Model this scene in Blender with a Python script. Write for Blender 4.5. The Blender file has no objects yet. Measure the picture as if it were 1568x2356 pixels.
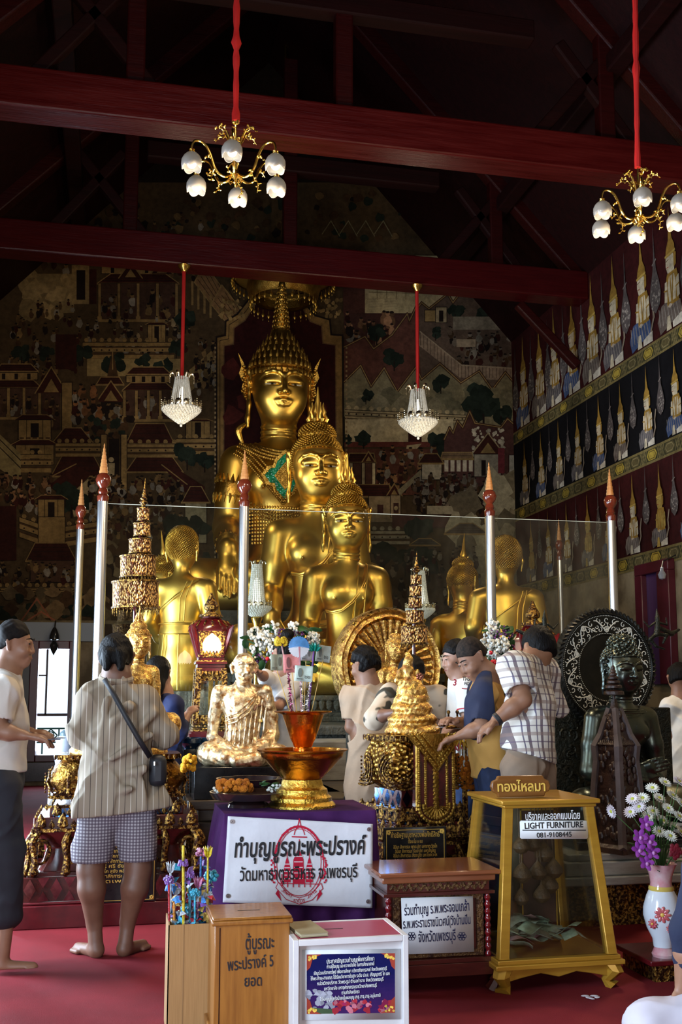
import bpy, math, random
import numpy as np
import openvdb
from mathutils import Vector as V, Matrix, Euler
SC = bpy.context.scene
COL = SC.collection
PI = math.pi
rad = math.radians
# ---------------------------------------------------------------- camera
F, PX, PY = 2400.0, 784.0, 1290.0
CAM = V((0, 0, 1.33))
YAW = math.atan(0.2165)
ROT = Euler((PI / 2 + math.atan(310 / F), 0, -YAW)).to_matrix()
_c = bpy.data.cameras.new('camera')
cam = bpy.data.objects.new('camera', _c)
COL.objects.link(cam)
cam.location = CAM
cam.rotation_euler = (PI / 2 + math.atan(310 / F), 0, -YAW)
_c.sensor_fit = 'HORIZONTAL'
_c.sensor_width = 36
_c.lens = 36 * F / 1568
_c.shift_y = 112 / 1568
_c.clip_end = 200
SC.camera = cam
# ---------------------------------------------------------------- light
SC.view_settings.view_transform = 'Standard'
SC.view_settings.look = 'None'
SC.view_settings.gamma = 1
SC.view_settings.exposure = -0.12
SC.cycles.use_denoising = True
SC.cycles.max_bounces = 7
SC.cycles.diffuse_bounces = 1
SC.cycles.glossy_bounces = 4
SC.cycles.transparent_max_bounces = 24
SC.cycles.sample_clamp_indirect = 4
SC.cycles.caustics_reflective = False
SC.cycles.caustics_refractive = False
w = bpy.data.worlds.new('sky')
SC.world = w
w.use_nodes = True
w.node_tree.nodes['Background'].inputs[0].default_value = (0.72, 0.85, 1, 1)
w.node_tree.nodes['Background'].inputs[1].default_value = 1.6
XL, XR, YB, YF, ZT = -1.95, 6.55, 16.4, -4.0, 9.6   # room: left/right walls, back/front walls, ceiling
def area(name, loc, rot, sx, sy, power, col, spread=PI):
 l = bpy.data.lights.new(name, 'AREA')
 l.shape = 'RECTANGLE'
 l.size, l.size_y, l.energy, l.color, l.spread = sx, sy, power, col, spread
 o = bpy.data.objects.new(name, l)
 COL.objects.link(o)
 o.location, o.rotation_euler = loc, rot
 return o
def _later():
 for q in FRONT_FILL:
  lamp('front_fill', q, 75, (1, .80, .54), .35)
def lamp(name, loc, power, col=(1, .78, .5), r=.05):
 l = bpy.data.lights.new(name, 'POINT')
 l.energy, l.color, l.shadow_soft_size = power, col, r
 o = bpy.data.objects.new(name, l)
 COL.objects.link(o)
 o.location = loc
 return o
DAY = (.62, .8, 1)
# daylight coming through the left-hand doors, the far door and the entrance behind the visitors
LEFT_DOORS = [(1.2, 2.6), (5.6, 7.0), (8.9, 10.3)]
for _y0, _y1 in LEFT_DOORS:
 area('daylight_left', (XL - .25, (_y0 + _y1) / 2, 1.55), (0, -PI / 2, 0), 2.5, _y1 - _y0 - .1, 400, DAY)
area('daylight_far', (-.62, YB + .3, 1.3), (-PI / 2, 0, 0), .95, 1.6, 90, DAY)
area('daylight_entrance', (XL + .8, YF - .1, 1.5), (PI / 2, 0, 0), 1.3, 2.8, 210, (.90, .94, 1))
# fill lights added over the front of the hall, with no lamps built there
FRONT_FILL = [(.6, 1.2, 5.7), (4.2, 1.4, 5.7)]
_later()
# ---------------------------------------------------------------- pixels to places
def ray(px, py):
 return ROT @ V(((px - PX) / F, (PY - py) / F, -1))
def W(px, py, Y):            # point of the view through a pixel at distance Y down the hall
 d = ray(px, py)
 return CAM + d * (Y / d.y)
def G(px, py, z=0.0):        # ... at height z
 d = ray(px, py)
 return CAM + d * ((z - CAM.z) / d.z)
def WX(px, py, X):           # ... on the plane x = X
 d = ray(px, py)
 return CAM + d * (X / d.x)
def mpp(p):                  # metres per photo pixel at p
 return -(ROT.transposed() @ (V(p) - CAM)).z / F
# ---------------------------------------------------------------- scene objects
LOC = {}
def props(o, label=None, cat=None, group=None, kind=None):
 for k, v in (('label', label), ('category', cat), ('group', group), ('kind', kind)):
  if v:
   o[k] = v
 return o
def T(name, label, cat, loc=(0, 0, 0), group=None, rz=0, kind=None):
 o = bpy.data.objects.new(name, None)
 COL.objects.link(o)
 o.location = loc
 o.rotation_euler = (0, 0, rz)
 o.empty_display_size = .1
 LOC[o] = V(loc)
 return props(o, label, cat, group, kind)
def dup(root, loc, rz=None, sc=None, label=None):
 r = root.copy()
 COL.objects.link(r)
 r.location = loc
 LOC[r] = V(loc)
 if rz is not None:
  r.rotation_euler = (0, 0, rz)
 if sc is not None:
  r.scale = (sc,) * 3
 if label:
  r['label'] = label
 def rec(a, b):
  for ch in list(a.children):
   c = ch.copy()
   COL.objects.link(c)
   c.parent = b
   rec(ch, c)
 rec(root, r)
 return r
def link(name, me, mats, par=None):
 o = bpy.data.objects.new(name, me)
 COL.objects.link(o)
 for m in (mats if isinstance(mats, (list, tuple)) else [mats]):
  if m:
   me.materials.append(m)
 if par is not None:
  o.parent = par
 return o
def wl(o):                   # world place of an object's origin (unrotated chains only)
 p = V((0, 0, 0))
 while o is not None:
  p = p + o.location
  o = o.parent
 return p
def align(p, q, s=1):        # matrix taking +z to the direction p->q
 d = (V(q) - V(p)).normalized()
 return Matrix.Translation(p) @ d.to_track_quat('Z', 'Y').to_matrix().to_4x4()
def RZ(a):
 return Matrix.Rotation(a, 4, 'Z')
def RX(a):
 return Matrix.Rotation(a, 4, 'X')
def RY(a):
 return Matrix.Rotation(a, 4, 'Y')
def TR(*p):
 return Matrix.Translation(p if len(p) == 3 else p[0])
class MB:
 def __init__(s, M=None):
  s.v, s.f, s.m, s.M = [], [], [], M
 def add(s, vs, fs, m=0, M=None):
  b = len(s.v)
  if M is not None:
   vs = [M @ V(v) for v in vs]
  if s.M is not None:
   vs = [s.M @ V(v) for v in vs]
  s.v += [tuple(v) for v in vs]
  s.f += [[i + b for i in f] for f in fs]
  s.m += [m] * len(fs)
  return s
 def box(s, c, z, m=0, rz=0, tp=1, M=None, tpy=None):
  x, y, h = z[0] / 2, z[1] / 2, z[2] / 2
  ty = tp if tpy is None else tpy
  vs = [(-x, -y, -h), (x, -y, -h), (x, y, -h), (-x, y, -h), (-x * tp, -y * ty, h), (x * tp, -y * ty, h), (x * tp, y * ty, h), (-x * tp, y * ty, h)]
  A = TR(*c) @ RZ(rz)
  if M is not None:
   A = M @ A
  return s.add(vs, [(0, 3, 2, 1), (4, 5, 6, 7), (0, 1, 5, 4), (1, 2, 6, 5), (2, 3, 7, 6), (3, 0, 4, 7)], m, A)
 def bb(s, x0, x1, y0, y1, z0, z1, m=0):
  return s.box(((x0 + x1) / 2, (y0 + y1) / 2, (z0 + z1) / 2), (x1 - x0, y1 - y0, z1 - z0), m)
 def lathe(s, prof, c=(0, 0, 0), n=24, m=0, M=None, cap=True, wob=None, a0=0, sx=1, sy=1):
  vs, fs = [], []
  for (r, z) in prof:
   for i in range(n):
    a = 2 * PI * i / n + a0
    q = r * (wob(a, z) if wob else 1)
    vs.append((q * math.cos(a) * sx, q * math.sin(a) * sy, z))
  for j in range(len(prof) - 1):
   for i in range(n):
    k = (i + 1) % n
    fs.append((j * n + i, j * n + k, (j + 1) * n + k, (j + 1) * n + i))
  if cap:
   fs.append(tuple(range(n - 1, -1, -1)))
   fs.append(tuple((len(prof) - 1) * n + i for i in range(n)))
  A = TR(*c)
  return s.add(vs, fs, m, (M @ A) if M is not None else A)
 def tube(s, pts, r, n=8, m=0, M=None, closed=False, cr=0):
  P = [V(p) for p in pts]
  if cr:                                   # round the path off
   rs = r if isinstance(r, (list, tuple)) else [r] * len(P)
   A, B = [], []
   for i in range(len(P) - 1):
    a, b, c, d = P[max(i - 1, 0)], P[i], P[i + 1], P[min(i + 2, len(P) - 1)]
    for k in range(cr):
     t = k / cr
     A.append(b * 1.0 + (c - a) * (.5 * t) + (a * 2 - b * 5 + c * 4 - d) * (.5 * t * t) + (b * 3 - a - c * 3 + d) * (.5 * t ** 3))
     B.append(rs[i] + (rs[i + 1] - rs[i]) * t)
   P, r = A + [P[-1]], B + [rs[-1]]
  N = len(P)
  rs = r if isinstance(r, (list, tuple)) else [r] * N
  vs, fs = [], []
  up = None
  for i in range(N):
   if closed:
    t = P[(i + 1) % N] - P[i - 1]
   else:
    t = P[min(i + 1, N - 1)] - P[max(i - 1, 0)]
   t = t.normalized() if t.length > 1e-9 else V((0, 0, 1))
   if up is None:
    up = t.orthogonal().normalized()
   up = (up - t * up.dot(t))
   up = up.normalized() if up.length > 1e-6 else t.orthogonal().normalized()
   b = t.cross(up)
   for k in range(n):
    a = 2 * PI * k / n
    vs.append(P[i] + (up * math.cos(a) + b * math.sin(a)) * rs[i])
  L = N if closed else N - 1
  for i in range(L):
   for k in range(n):
    j, l = (i + 1) % N, (k + 1) % n
    fs.append((i * n + k, i * n + l, j * n + l, j * n + k))
  if not closed:
   fs.append(tuple(range(n - 1, -1, -1)))
   fs.append(tuple((N - 1) * n + k for k in range(n)))
  return s.add(vs, fs, m, M)
 def ball(s, c, r, n=12, k=8, m=0, M=None, R=None):
  rr = r if isinstance(r, (list, tuple)) else (r,) * 3
  vs, fs = [(0, 0, -rr[2])], []
  for j in range(1, k):
   b = -PI / 2 + PI * j / k
   for i in range(n):
    a = 2 * PI * i / n
    vs.append((rr[0] * math.cos(b) * math.cos(a), rr[1] * math.cos(b) * math.sin(a), rr[2] * math.sin(b)))
  vs.append((0, 0, rr[2]))
  for i in range(n):
   fs.append((0, 1 + (i + 1) % n, 1 + i))
   fs.append((len(vs) - 1, 1 + (k - 2) * n + i, 1 + (k - 2) * n + (i + 1) % n))
  for j in range(k - 2):
   for i in range(n):
    l = (i + 1) % n
    fs.append((1 + j * n + i, 1 + j * n + l, 1 + (j + 1) * n + l, 1 + (j + 1) * n + i))
  A = TR(*c)
  if R is not None:
   A = A @ R
  return s.add(vs, fs, m, (M @ A) if M is not None else A)
 def prism(s, pts, h, M=None, m=0, c=0):     # outline in xy, thickness h along z (centred on c)
  n = len(pts)
  ar = sum(pts[i][0] * pts[(i + 1) % n][1] - pts[(i + 1) % n][0] * pts[i][1] for i in range(n))
  if ar < 0:
   pts = pts[::-1]
  vs = [(p[0], p[1], c - h / 2) for p in pts] + [(p[0], p[1], c + h / 2) for p in pts]
  fs = [tuple(range(n - 1, -1, -1)), tuple(range(n, 2 * n))]
  fs += [(i, (i + 1) % n, n + (i + 1) % n, n + i) for i in range(n)]
  return s.add(vs, fs, m, M)
 def grid(s, nu, nv, fn, m=0, M=None):
  vs = [fn(i / (nu - 1), j / (nv - 1)) for j in range(nv) for i in range(nu)]
  fs = [(j * nu + i, j * nu + i + 1, (j + 1) * nu + i + 1, (j + 1) * nu + i) for j in range(nv - 1) for i in range(nu - 1)]
  return s.add(vs, fs, m, M)
 def build(s, name, mats, par=None, bev=0, sm=35, local=False, solid=0):
  me = bpy.data.meshes.new(name)
  vs = s.v
  if par is not None and not local:
   p = wl(par)
   vs = [(a - p.x, b - p.y, c - p.z) for a, b, c in vs]
  me.from_pydata(vs, [], s.f)
  me.polygons.foreach_set('material_index', s.m)
  if sm:
   me.polygons.foreach_set('use_smooth', [True] * len(s.f))
   me.set_sharp_from_angle(angle=rad(sm))
  o = link(name, me, mats, par)
  if solid:
   q = o.modifiers.new('solid', 'SOLIDIFY')
   q.thickness = solid
   q.offset = 0
  if bev:
   q = o.modifiers.new('bevel', 'BEVEL')
   q.width, q.segments, q.limit_method, q.angle_limit = bev, 2, 'ANGLE', rad(40)
  return o
def flip_out(me):
 n = len(me.vertices)
 co = np.empty(n * 3)
 me.vertices.foreach_get('co', co)
 return co.reshape(-1, 3)
class SD:                                        # smooth solids blended on a voxel grid, then surfaced
 def __init__(s, lo, hi, h):
  s.lo, s.h = np.array(lo, float), h
  s.n = np.ceil((np.array(hi, float) - s.lo) / h).astype(int) + 1
  s.a = np.full(s.n, 1.0, np.float32)
 def win(s, lo, hi):
  i0 = np.clip(np.floor((np.array(lo) - s.lo) / s.h).astype(int), 0, s.n)
  i1 = np.clip(np.ceil((np.array(hi) - s.lo) / s.h).astype(int) + 1, 0, s.n)
  if (i1 <= i0).any():
   return None, None
  sl = tuple(slice(a, b) for a, b in zip(i0, i1))
  ax = [(s.lo[k] + s.h * np.arange(i0[k], i1[k])).astype(np.float32) for k in range(3)]
  return sl, (ax[0][:, None, None], ax[1][None, :, None], ax[2][None, None, :])
 def put(s, sl, d, k, op):
  A = s.a[sl]
  if op == 's':
   d2 = -d
   q = np.clip(.5 - .5 * (A - d2) / k, 0, 1)
   A[...] = A * (1 - q) + d2 * q + k * q * (1 - q)
  else:
   q = np.clip(.5 + .5 * (A - d) / k, 0, 1)
   A[...] = A * (1 - q) + d * q - k * q * (1 - q)
 def cap(s, p, q, r1, r2=None, k=.02, fl=None, op='u'):
  p, q = np.array(p, float), np.array(q, float)
  r2 = r1 if r2 is None else r2
  m = max(r1, r2) + k + 3 * s.h
  if fl and fl[1] < 1:
   m = m / fl[1]
  sl, g = s.win(np.minimum(p, q) - m, np.maximum(p, q) + m)
  if sl is None:
   return s
  ba = q - p
  L = max(float(ba @ ba), 1e-9)
  v = [g[i] - p[i] for i in range(3)]
  if fl:
   f = np.array(fl[0], float)
   f = f / np.linalg.norm(f)
   e = fl[1] - 1
   dt = v[0] * f[0] + v[1] * f[1] + v[2] * f[2]
   v = [v[i] + e * dt * f[i] for i in range(3)]
   ba = ba + e * float(ba @ f) * f
   L = max(float(ba @ ba), 1e-9)
  t = np.clip((v[0] * ba[0] + v[1] * ba[1] + v[2] * ba[2]) / L, 0, 1)
  d = np.sqrt((v[0] - ba[0] * t) ** 2 + (v[1] - ba[1] * t) ** 2 + (v[2] - ba[2] * t) ** 2) - (r1 + (r2 - r1) * t)
  if fl and fl[1] > 1:
   d = d / (1 + .5 * (fl[1] - 1))
  s.put(sl, d.astype(np.float32), k, op)
  return s
 def chain(s, pts, rs, k=.02, fl=None, op='u'):
  for i in range(len(pts) - 1):
   s.cap(pts[i], pts[i + 1], rs[i], rs[i + 1], k, fl, op)
  return s
 def ell(s, c, r, k=.02, R=None, op='u'):
  c, r = np.array(c, float), np.array(r, float)
  m = (r.max() if R is not None else r) + k + 3 * s.h
  sl, g = s.win(c - m, c + m)
  if sl is None:
   return s
  v = [g[i] - c[i] for i in range(3)]
  if R is not None:
   A = np.array(R.transposed())
   v = [A[i][0] * v[0] + A[i][1] * v[1] + A[i][2] * v[2] for i in range(3)]
  k0 = np.sqrt(sum((v[i] / r[i]) ** 2 for i in range(3)))
  k1 = np.sqrt(sum((v[i] / r[i] ** 2) ** 2 for i in range(3))) + 1e-9
  s.put(sl, (k0 * (k0 - 1) / k1).astype(np.float32), k, op)
  return s
 def grd(s):
  return [(s.lo[k] + s.h * np.arange(s.n[k])).astype(np.float32).reshape([-1 if j == k else 1 for j in range(3)]) for k in range(3)]
 def cut(s, p, n, k=.004):                    # keep the side the normal points away from
  g = s.grd()
  n = np.array(n, float)
  n /= np.linalg.norm(n)
  d = sum((g[i] - p[i]) * n[i] for i in range(3)).astype(np.float32)
  q = np.clip(.5 - .5 * (s.a - d) / k, 0, 1)
  s.a = s.a * (1 - q) + d * q + k * q * (1 - q)
  return s
 def rough(s, amp, f, seed=0):                # folds / lumps
  g = s.grd()
  rnd = random.Random(seed)
  t = 0
  for o in range(4):
   a, b, c = (rnd.uniform(-1, 1) for _ in range(3))
   ff = f * (1 + .7 * o)
   t = t + np.sin(ff * (a * g[0] + b * g[1] + c * g[2]) + rnd.uniform(0, 6)) * np.sin(ff * (b * g[0] - c * g[1] + a * g[2]) + rnd.uniform(0, 6)) / (1 + .5 * o)
  s.a = (s.a + amp * t).astype(np.float32)
  return s
 def folds(s, amp, f, seed=0):                # soft creases of cloth
  g = s.grd()
  rnd = random.Random(seed)
  t = 0
  for o in range(5):
   a, b, c = rnd.uniform(-1, 1), rnd.uniform(-1, 1), rnd.uniform(-.55, .55)
   n = (a * a + b * b + c * c) ** .5
   ff = f * rnd.uniform(.8, 1.5) / n
   p = ff * (a * g[0] + b * g[1] + c * g[2]) + 1.1 * np.sin(5 * g[2] + 7 * b * g[0] + o) + rnd.uniform(0, 6)
   q = np.sin(rnd.uniform(5, 9) * (b * g[0] - a * g[1]) + rnd.uniform(6, 11) * g[2] + rnd.uniform(0, 6))
   t = t + (1 - np.abs(np.sin(p))) ** 3 * np.clip(q, 0, 1)
  s.a = (s.a - amp * t).astype(np.float32)
  return s
 def mesh(s, name, mats, par=None, M=None, local=False):
  b = 3 * s.h
  a = np.clip(s.a, -b, b)
  for ax in range(3):
   ix = [slice(None)] * 3
   for e in (0, -1):
    ix[ax] = e
    a[tuple(ix)] = b
  g = openvdb.FloatGrid(float(b))
  g.copyFromArray(np.ascontiguousarray(a, np.float32))
  p, q = g.convertToQuads(0.0)
  p = p.astype(float) * s.h + s.lo
  if len(q):
   A, B, C2 = p[q[:, 0]], p[q[:, 1]], p[q[:, 2]]
   if (np.einsum('ij,ij->i', A, np.cross(B, C2))).sum() < 0:
    q = q[:, ::-1]
  if par is not None and not local:
   p = p - np.array(wl(par))
  me = bpy.data.meshes.new(name)
  me.vertices.add(len(p))
  me.vertices.foreach_set('co', p.astype(np.float32).ravel())
  me.loops.add(len(q) * 4)
  me.loops.foreach_set('vertex_index', np.ascontiguousarray(q, np.int32).ravel())
  me.polygons.add(len(q))
  me.polygons.foreach_set('loop_start', np.arange(0, len(q) * 4, 4, dtype=np.int32))
  me.polygons.foreach_set('use_smooth', np.ones(len(q), bool))
  me.update(calc_edges=True)
  me.validate()
  if M is not None:
   me.transform(M)
  return link(name, me, mats, par)
# ---------------------------------------------------------------- materials
MATS = {}
def mat(name, c, c2=None, sc=5, rough=.6, metal=0, bump=0, bsc=None, stretch=None, coat=0, emit=None, es=0, kind='noise', lo=.35, hi=.65, r2=None, sheen=0, alpha=None, trans=0, detail=4, spec=None):
 if name in MATS:
  return MATS[name]
 m = bpy.data.materials.new(name)
 m.use_nodes = True
 N, L = m.node_tree.nodes, m.node_tree.links
 b = N['Principled BSDF']
 b.inputs['Base Color'].default_value = (*c, 1)
 b.inputs['Roughness'].default_value = rough
 b.inputs['Metallic'].default_value = metal
 if spec is not None:
  b.inputs['Specular IOR Level'].default_value = spec
 if coat:
  b.inputs['Coat Weight'].default_value = coat
  b.inputs['Coat Roughness'].default_value = .12
 if sheen:
  b.inputs['Sheen Weight'].default_value = sheen
 if trans:
  b.inputs['Transmission Weight'].default_value = trans
 if emit:
  b.inputs['Emission Color'].default_value = (*emit, 1)
  b.inputs['Emission Strength'].default_value = es
 if c2 is not None or bump:
  tc = N.new('ShaderNodeTexCoord')
  mp = N.new('ShaderNodeMapping')
  if stretch:
   mp.inputs['Scale'].default_value = stretch
  L.new(tc.outputs['Object'], mp.inputs['Vector'])
  def tex(scale):
   if kind == 'vor':
    t = N.new('ShaderNodeTexVoronoi')
    t.inputs['Scale'].default_value = scale
    L.new(mp.outputs[0], t.inputs['Vector'])
    return t.outputs['Distance']
   t = N.new('ShaderNodeTexNoise')
   t.inputs['Scale'].default_value = scale
   t.inputs['Detail'].default_value = detail
   t.inputs['Roughness'].default_value = .6
   L.new(mp.outputs[0], t.inputs['Vector'])
   return t.outputs['Fac']
  if c2 is not None:
   fac = tex(sc)
   r = N.new('ShaderNodeValToRGB')
   r.color_ramp.elements[0].position, r.color_ramp.elements[1].position = lo, hi
   r.color_ramp.elements[0].color, r.color_ramp.elements[1].color = (*c, 1), (*c2, 1)
   L.new(fac, r.inputs[0])
   L.new(r.outputs[0], b.inputs['Base Color'])
   if r2 is not None:
    q = N.new('ShaderNodeMapRange')
    q.inputs['From Min'].default_value, q.inputs['From Max'].default_value = lo, hi
    q.inputs['To Min'].default_value, q.inputs['To Max'].default_value = rough, r2
    L.new(fac, q.inputs['Value'])
    L.new(q.outputs[0], b.inputs['Roughness'])
  if bump:
   bn = N.new('ShaderNodeBump')
   bn.inputs['Strength'].default_value = bump
   bn.inputs['Distance'].default_value = .02
   L.new(tex(bsc or sc), bn.inputs['Height'])
   L.new(bn.outputs[0], b.inputs['Normal'])
 MATS[name] = m
 return m
def glass_mat(name, tint=(1, 1, 1), gl=.12, rough=.02):
 m = bpy.data.materials.new(name)
 m.use_nodes = True
 N, L = m.node_tree.nodes, m.node_tree.links
 N.remove(N['Principled BSDF'])
 t, g, x = N.new('ShaderNodeBsdfTransparent'), N.new('ShaderNodeBsdfGlossy'), N.new('ShaderNodeMixShader')
 t.inputs[0].default_value = (*tint, 1)
 g.inputs['Roughness'].default_value = rough
 fr = N.new('ShaderNodeLayerWeight')
 fr.inputs['Blend'].default_value = .25
 mr = N.new('ShaderNodeMapRange')
 mr.inputs['To Min'].default_value, mr.inputs['To Max'].default_value = gl * .5, .7
 L.new(fr.outputs['Fresnel'], mr.inputs['Value'])
 L.new(mr.outputs[0], x.inputs[0])
 L.new(t.outputs[0], x.inputs[1])
 L.new(g.outputs[0], x.inputs[2])
 L.new(x.outputs[0], N['Material Output'].inputs[0])
 return m
def paint_mat(name, rough=.8, sc=3.0, stain=.6, bump=.15):   # colours come from each painted patch, worn by stains
 m = bpy.data.materials.new(name)
 m.use_nodes = True
 N, L = m.node_tree.nodes, m.node_tree.links
 b = N['Principled BSDF']
 b.inputs['Roughness'].default_value = rough
 b.inputs['Specular IOR Level'].default_value = .12
 at = N.new('ShaderNodeAttribute')
 at.attribute_name = 'paint'
 tc = N.new('ShaderNodeTexCoord')
 n1, n2 = N.new('ShaderNodeTexNoise'), N.new('ShaderNodeTexNoise')
 n1.inputs['Scale'].default_value, n2.inputs['Scale'].default_value = sc * .35, sc * 4
 n1.inputs['Detail'].default_value = n2.inputs['Detail'].default_value = 6
 n2.inputs['Roughness'].default_value = .7
 mu = N.new('ShaderNodeMath')
 mu.operation = 'MULTIPLY'
 r = N.new('ShaderNodeMapRange')
 r.inputs['From Min'].default_value, r.inputs['From Max'].default_value = .13, .38
 r.inputs['To Min'].default_value, r.inputs['To Max'].default_value = 1 - stain, 1.15
 mx = N.new('ShaderNodeMix')
 mx.data_type, mx.blend_type = 'RGBA', 'MULTIPLY'
 mx.inputs[0].default_value = 1
 for n in (n1, n2):
  L.new(tc.outputs['Object'], n.inputs['Vector'])
 L.new(n1.outputs[0], mu.inputs[0])
 L.new(n2.outputs[0], mu.inputs[1])
 L.new(mu.outputs[0], r.inputs['Value'])
 L.new(at.outputs['Color'], mx.inputs[6])
 L.new(r.outputs[0], mx.inputs[7])
 L.new(mx.outputs[2], b.inputs['Base Color'])
 MATS[name] = m
 return m
class Paint:                                    # patches of paint on a flat surface; fn maps drawing coordinates to the surface
 def __init__(s, fn, nrm, lift=.0012):
  s.fn, s.n, s.lift, s.v, s.f, s.c, s.k = fn, V(nrm), lift, [], [], [], 0
 def poly(s, pts, c, up=1):
  s.k += up
  b = len(s.v)
  off = s.n * (s.lift + .00001 * s.k)
  for p in pts:
   s.v.append(tuple(s.fn(p[0], p[1]) + off))
  s.f.append(list(range(b, b + len(pts))))
  s.c.append(c)
 def rect(s, x0, y0, x1, y1, c):
  s.poly([(x0, y0), (x1, y0), (x1, y1), (x0, y1)], c)
 def line(s, pts, wd, c, closed=False):
  if closed:
   pts = list(pts) + [pts[0]]
  for (x0, y0), (x1, y1) in zip(pts[:-1], pts[1:]):
   dx, dy = x1 - x0, y1 - y0
   l = math.hypot(dx, dy) or 1
   ex, ey = dx / l * wd / 2, dy / l * wd / 2
   nx, ny = -ey, ex
   s.poly([(x0 - ex + nx, y0 - ey + ny), (x1 + ex + nx, y1 + ey + ny), (x1 + ex - nx, y1 + ey - ny), (x0 - ex - nx, y0 - ey - ny)], c)
 def blob(s, x, y, r, c, n=9, j=.3, ry=None, rnd=random):
  ry = ry or r
  s.poly([(x + r * (1 + rnd.uniform(-j, j)) * math.cos(2 * PI * i / n), y + ry * (1 + rnd.uniform(-j, j)) * math.sin(2 * PI * i / n)) for i in range(n)], c)
 def build(s, name, m, par=None):
  me = bpy.data.meshes.new(name)
  p = wl(par) if par is not None else V((0, 0, 0))
  me.from_pydata([(a - p.x, b - p.y, c - p.z) for a, b, c in s.v], [], s.f)
  at = me.color_attributes.new('paint', 'FLOAT_COLOR', 'CORNER')
  buf = []
  for f, c in zip(s.f, s.c):
   buf += [c[0], c[1], c[2], 1.0] * len(f)
  at.data.foreach_set('color', buf)
  return link(name, me, m, par)
DG = None
def text_mesh(body, size, M, m, name='lettering', par=None, align_x='CENTER', bold=.012, ext=.0006, width=None, slant=0):
 c = bpy.data.curves.new('t', 'FONT')
 c.body, c.size, c.align_x = body, size, align_x
 c.align_y = 'CENTER'
 c.space_line = .95
 c.shear = slant
 c.extrude = ext
 c.bevel_depth = bold * size
 c.bevel_resolution = 0
 c.resolution_u = 3
 o = bpy.data.objects.new('t', c)
 COL.objects.link(o)
 dg = bpy.context.evaluated_depsgraph_get()
 me = bpy.data.meshes.new_from_object(o.evaluated_get(dg))
 bpy.data.objects.remove(o)
 bpy.data.curves.remove(c)
 co = np.empty(len(me.vertices) * 3, np.float32)
 me.vertices.foreach_get('co', co)
 co = co.reshape(-1, 3)
 zs = max(1e-6, np.abs(co[:, 2]).max())
 co[:, 2] *= ext / zs                          # keep the lettering a thin coat of paint
 if width:
  k = width / (co[:, 0].max() - co[:, 0].min())
  co[:, 0] *= k
 me.vertices.foreach_set('co', co.ravel())
 me.transform(M)
 if par is not None:
  me.transform(TR(-wl(par)))
 me.materials.clear()
 me.name = name
 return link(name, me, m, par)
# ================================================================ the hall
wood = mat('red_lacquer', (.045, .0022, .0022), (.072, .0045, .004), sc=4, rough=.26, bump=.25, bsc=9, stretch=(.3, 4, 4), r2=.40, spec=.28)
dwood = mat('shaded_red_boards', (.008, .0008, .0008), (.013, .0014, .0014), sc=3, rough=.6, bump=.15, bsc=6, stretch=(.4, 5, 5), spec=.15)  # roof and ceiling shade put into the colour of the red boards
mwood = mat('shaded_lacquer', (.018, .0014, .0014), (.028, .0024, .0022), sc=4, rough=.4, bump=.2, bsc=8, stretch=(.4, 5, 5), spec=.2)  # red lacquer darkened in colour for the shade among the upper timbers
bwood = mat('shaded_red_lacquer', (.034, .0018, .0026), (.05, .003, .0035), sc=4, rough=.3, bump=.2, bsc=8, stretch=(.4, 5, 5), spec=.25)  # red lacquer of the far tie beam with its shade coloured in
plast = mat('stained_plaster', (.30, .23, .14), (.12, .09, .055), sc=2.2, rough=.9, bump=.2, bsc=14, lo=.35, hi=.62, detail=8, spec=.15)
muralm = paint_mat('mural_paint')
floor_m = mat('red_carpet', (.17, .0085, .013), (.22, .011, .018), sc=2.5, rough=.82, bump=.35, bsc=420, spec=.25)
o = MB().bb(XL - .3, XR + .3, YF - .3, YB + .3, -.15, 0).build('floor', floor_m, sm=0)
props(o, kind='structure')
# ceiling: red boards coloured dark for shade, between the trusses, pitched like the roof
cm = MB()
xc = (XL + XR) / 2
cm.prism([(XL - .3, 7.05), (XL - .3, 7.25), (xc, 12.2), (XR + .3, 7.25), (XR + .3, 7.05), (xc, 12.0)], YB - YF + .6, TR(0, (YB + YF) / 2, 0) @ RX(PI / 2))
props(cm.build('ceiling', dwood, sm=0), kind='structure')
def wall_holes(name, x0, x1, z1, holes, place, m, t=.35):
 b = MB()
 xs = sorted({x0, x1} | {h[0] for h in holes} | {h[1] for h in holes})
 for a, c in zip(xs[:-1], xs[1:]):
  hs = [h for h in holes if h[0] <= a and h[1] >= c]
  z = 0
  for h in sorted(hs, key=lambda q: q[2]):
   if h[2] > z:
    place(b, a, c, z, h[2])
   z = h[3]
  if z < z1:
   place(b, a, c, z, z1)
 return props(b.build(name, m, sm=0), kind='structure')
# left wall with open doors, out of the picture but it lets the daylight in
wall_holes('wall_left', YF, YB, 7.2, [(a, c, .25, 2.85) for a, c in LEFT_DOORS], lambda b, a, c, z0, z1: b.bb(XL - .35, XL, a, c, z0, z1), plast)
wall_holes('wall_front', XL, XR, 7.2, [(XL + .1, XL + 1.5, 0, 3.0)], lambda b, a, c, z0, z1: b.bb(a, c, YF - .35, YF, z0, z1), plast)
dl, dr_ = W(70, 1600, YB).x, W(172, 1600, YB).x
db, dt = W(120, 1746, YB).z, W(120, 1478, YB).z
wall_back = wall_holes('wall_back', XL, XR, 12.3, [(dl, dr_, db, dt)], lambda b, a, c, z0, z1: b.bb(a, c, YB, YB + .35, z0, z1), plast)
ledge = W(1200, 738, YB).z
rw = wall_holes('wall_right', YF, YB, 7.05, [], lambda b, a, c, z0, z1: b.bb(XR, XR + .35, a, c, z0, z1), plast)
props(MB().bb(XR - .10, XR, YF, YB, ledge - .02, ledge + .10).build('trim_1', plast, sm=0, bev=.02), kind='structure')
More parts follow.
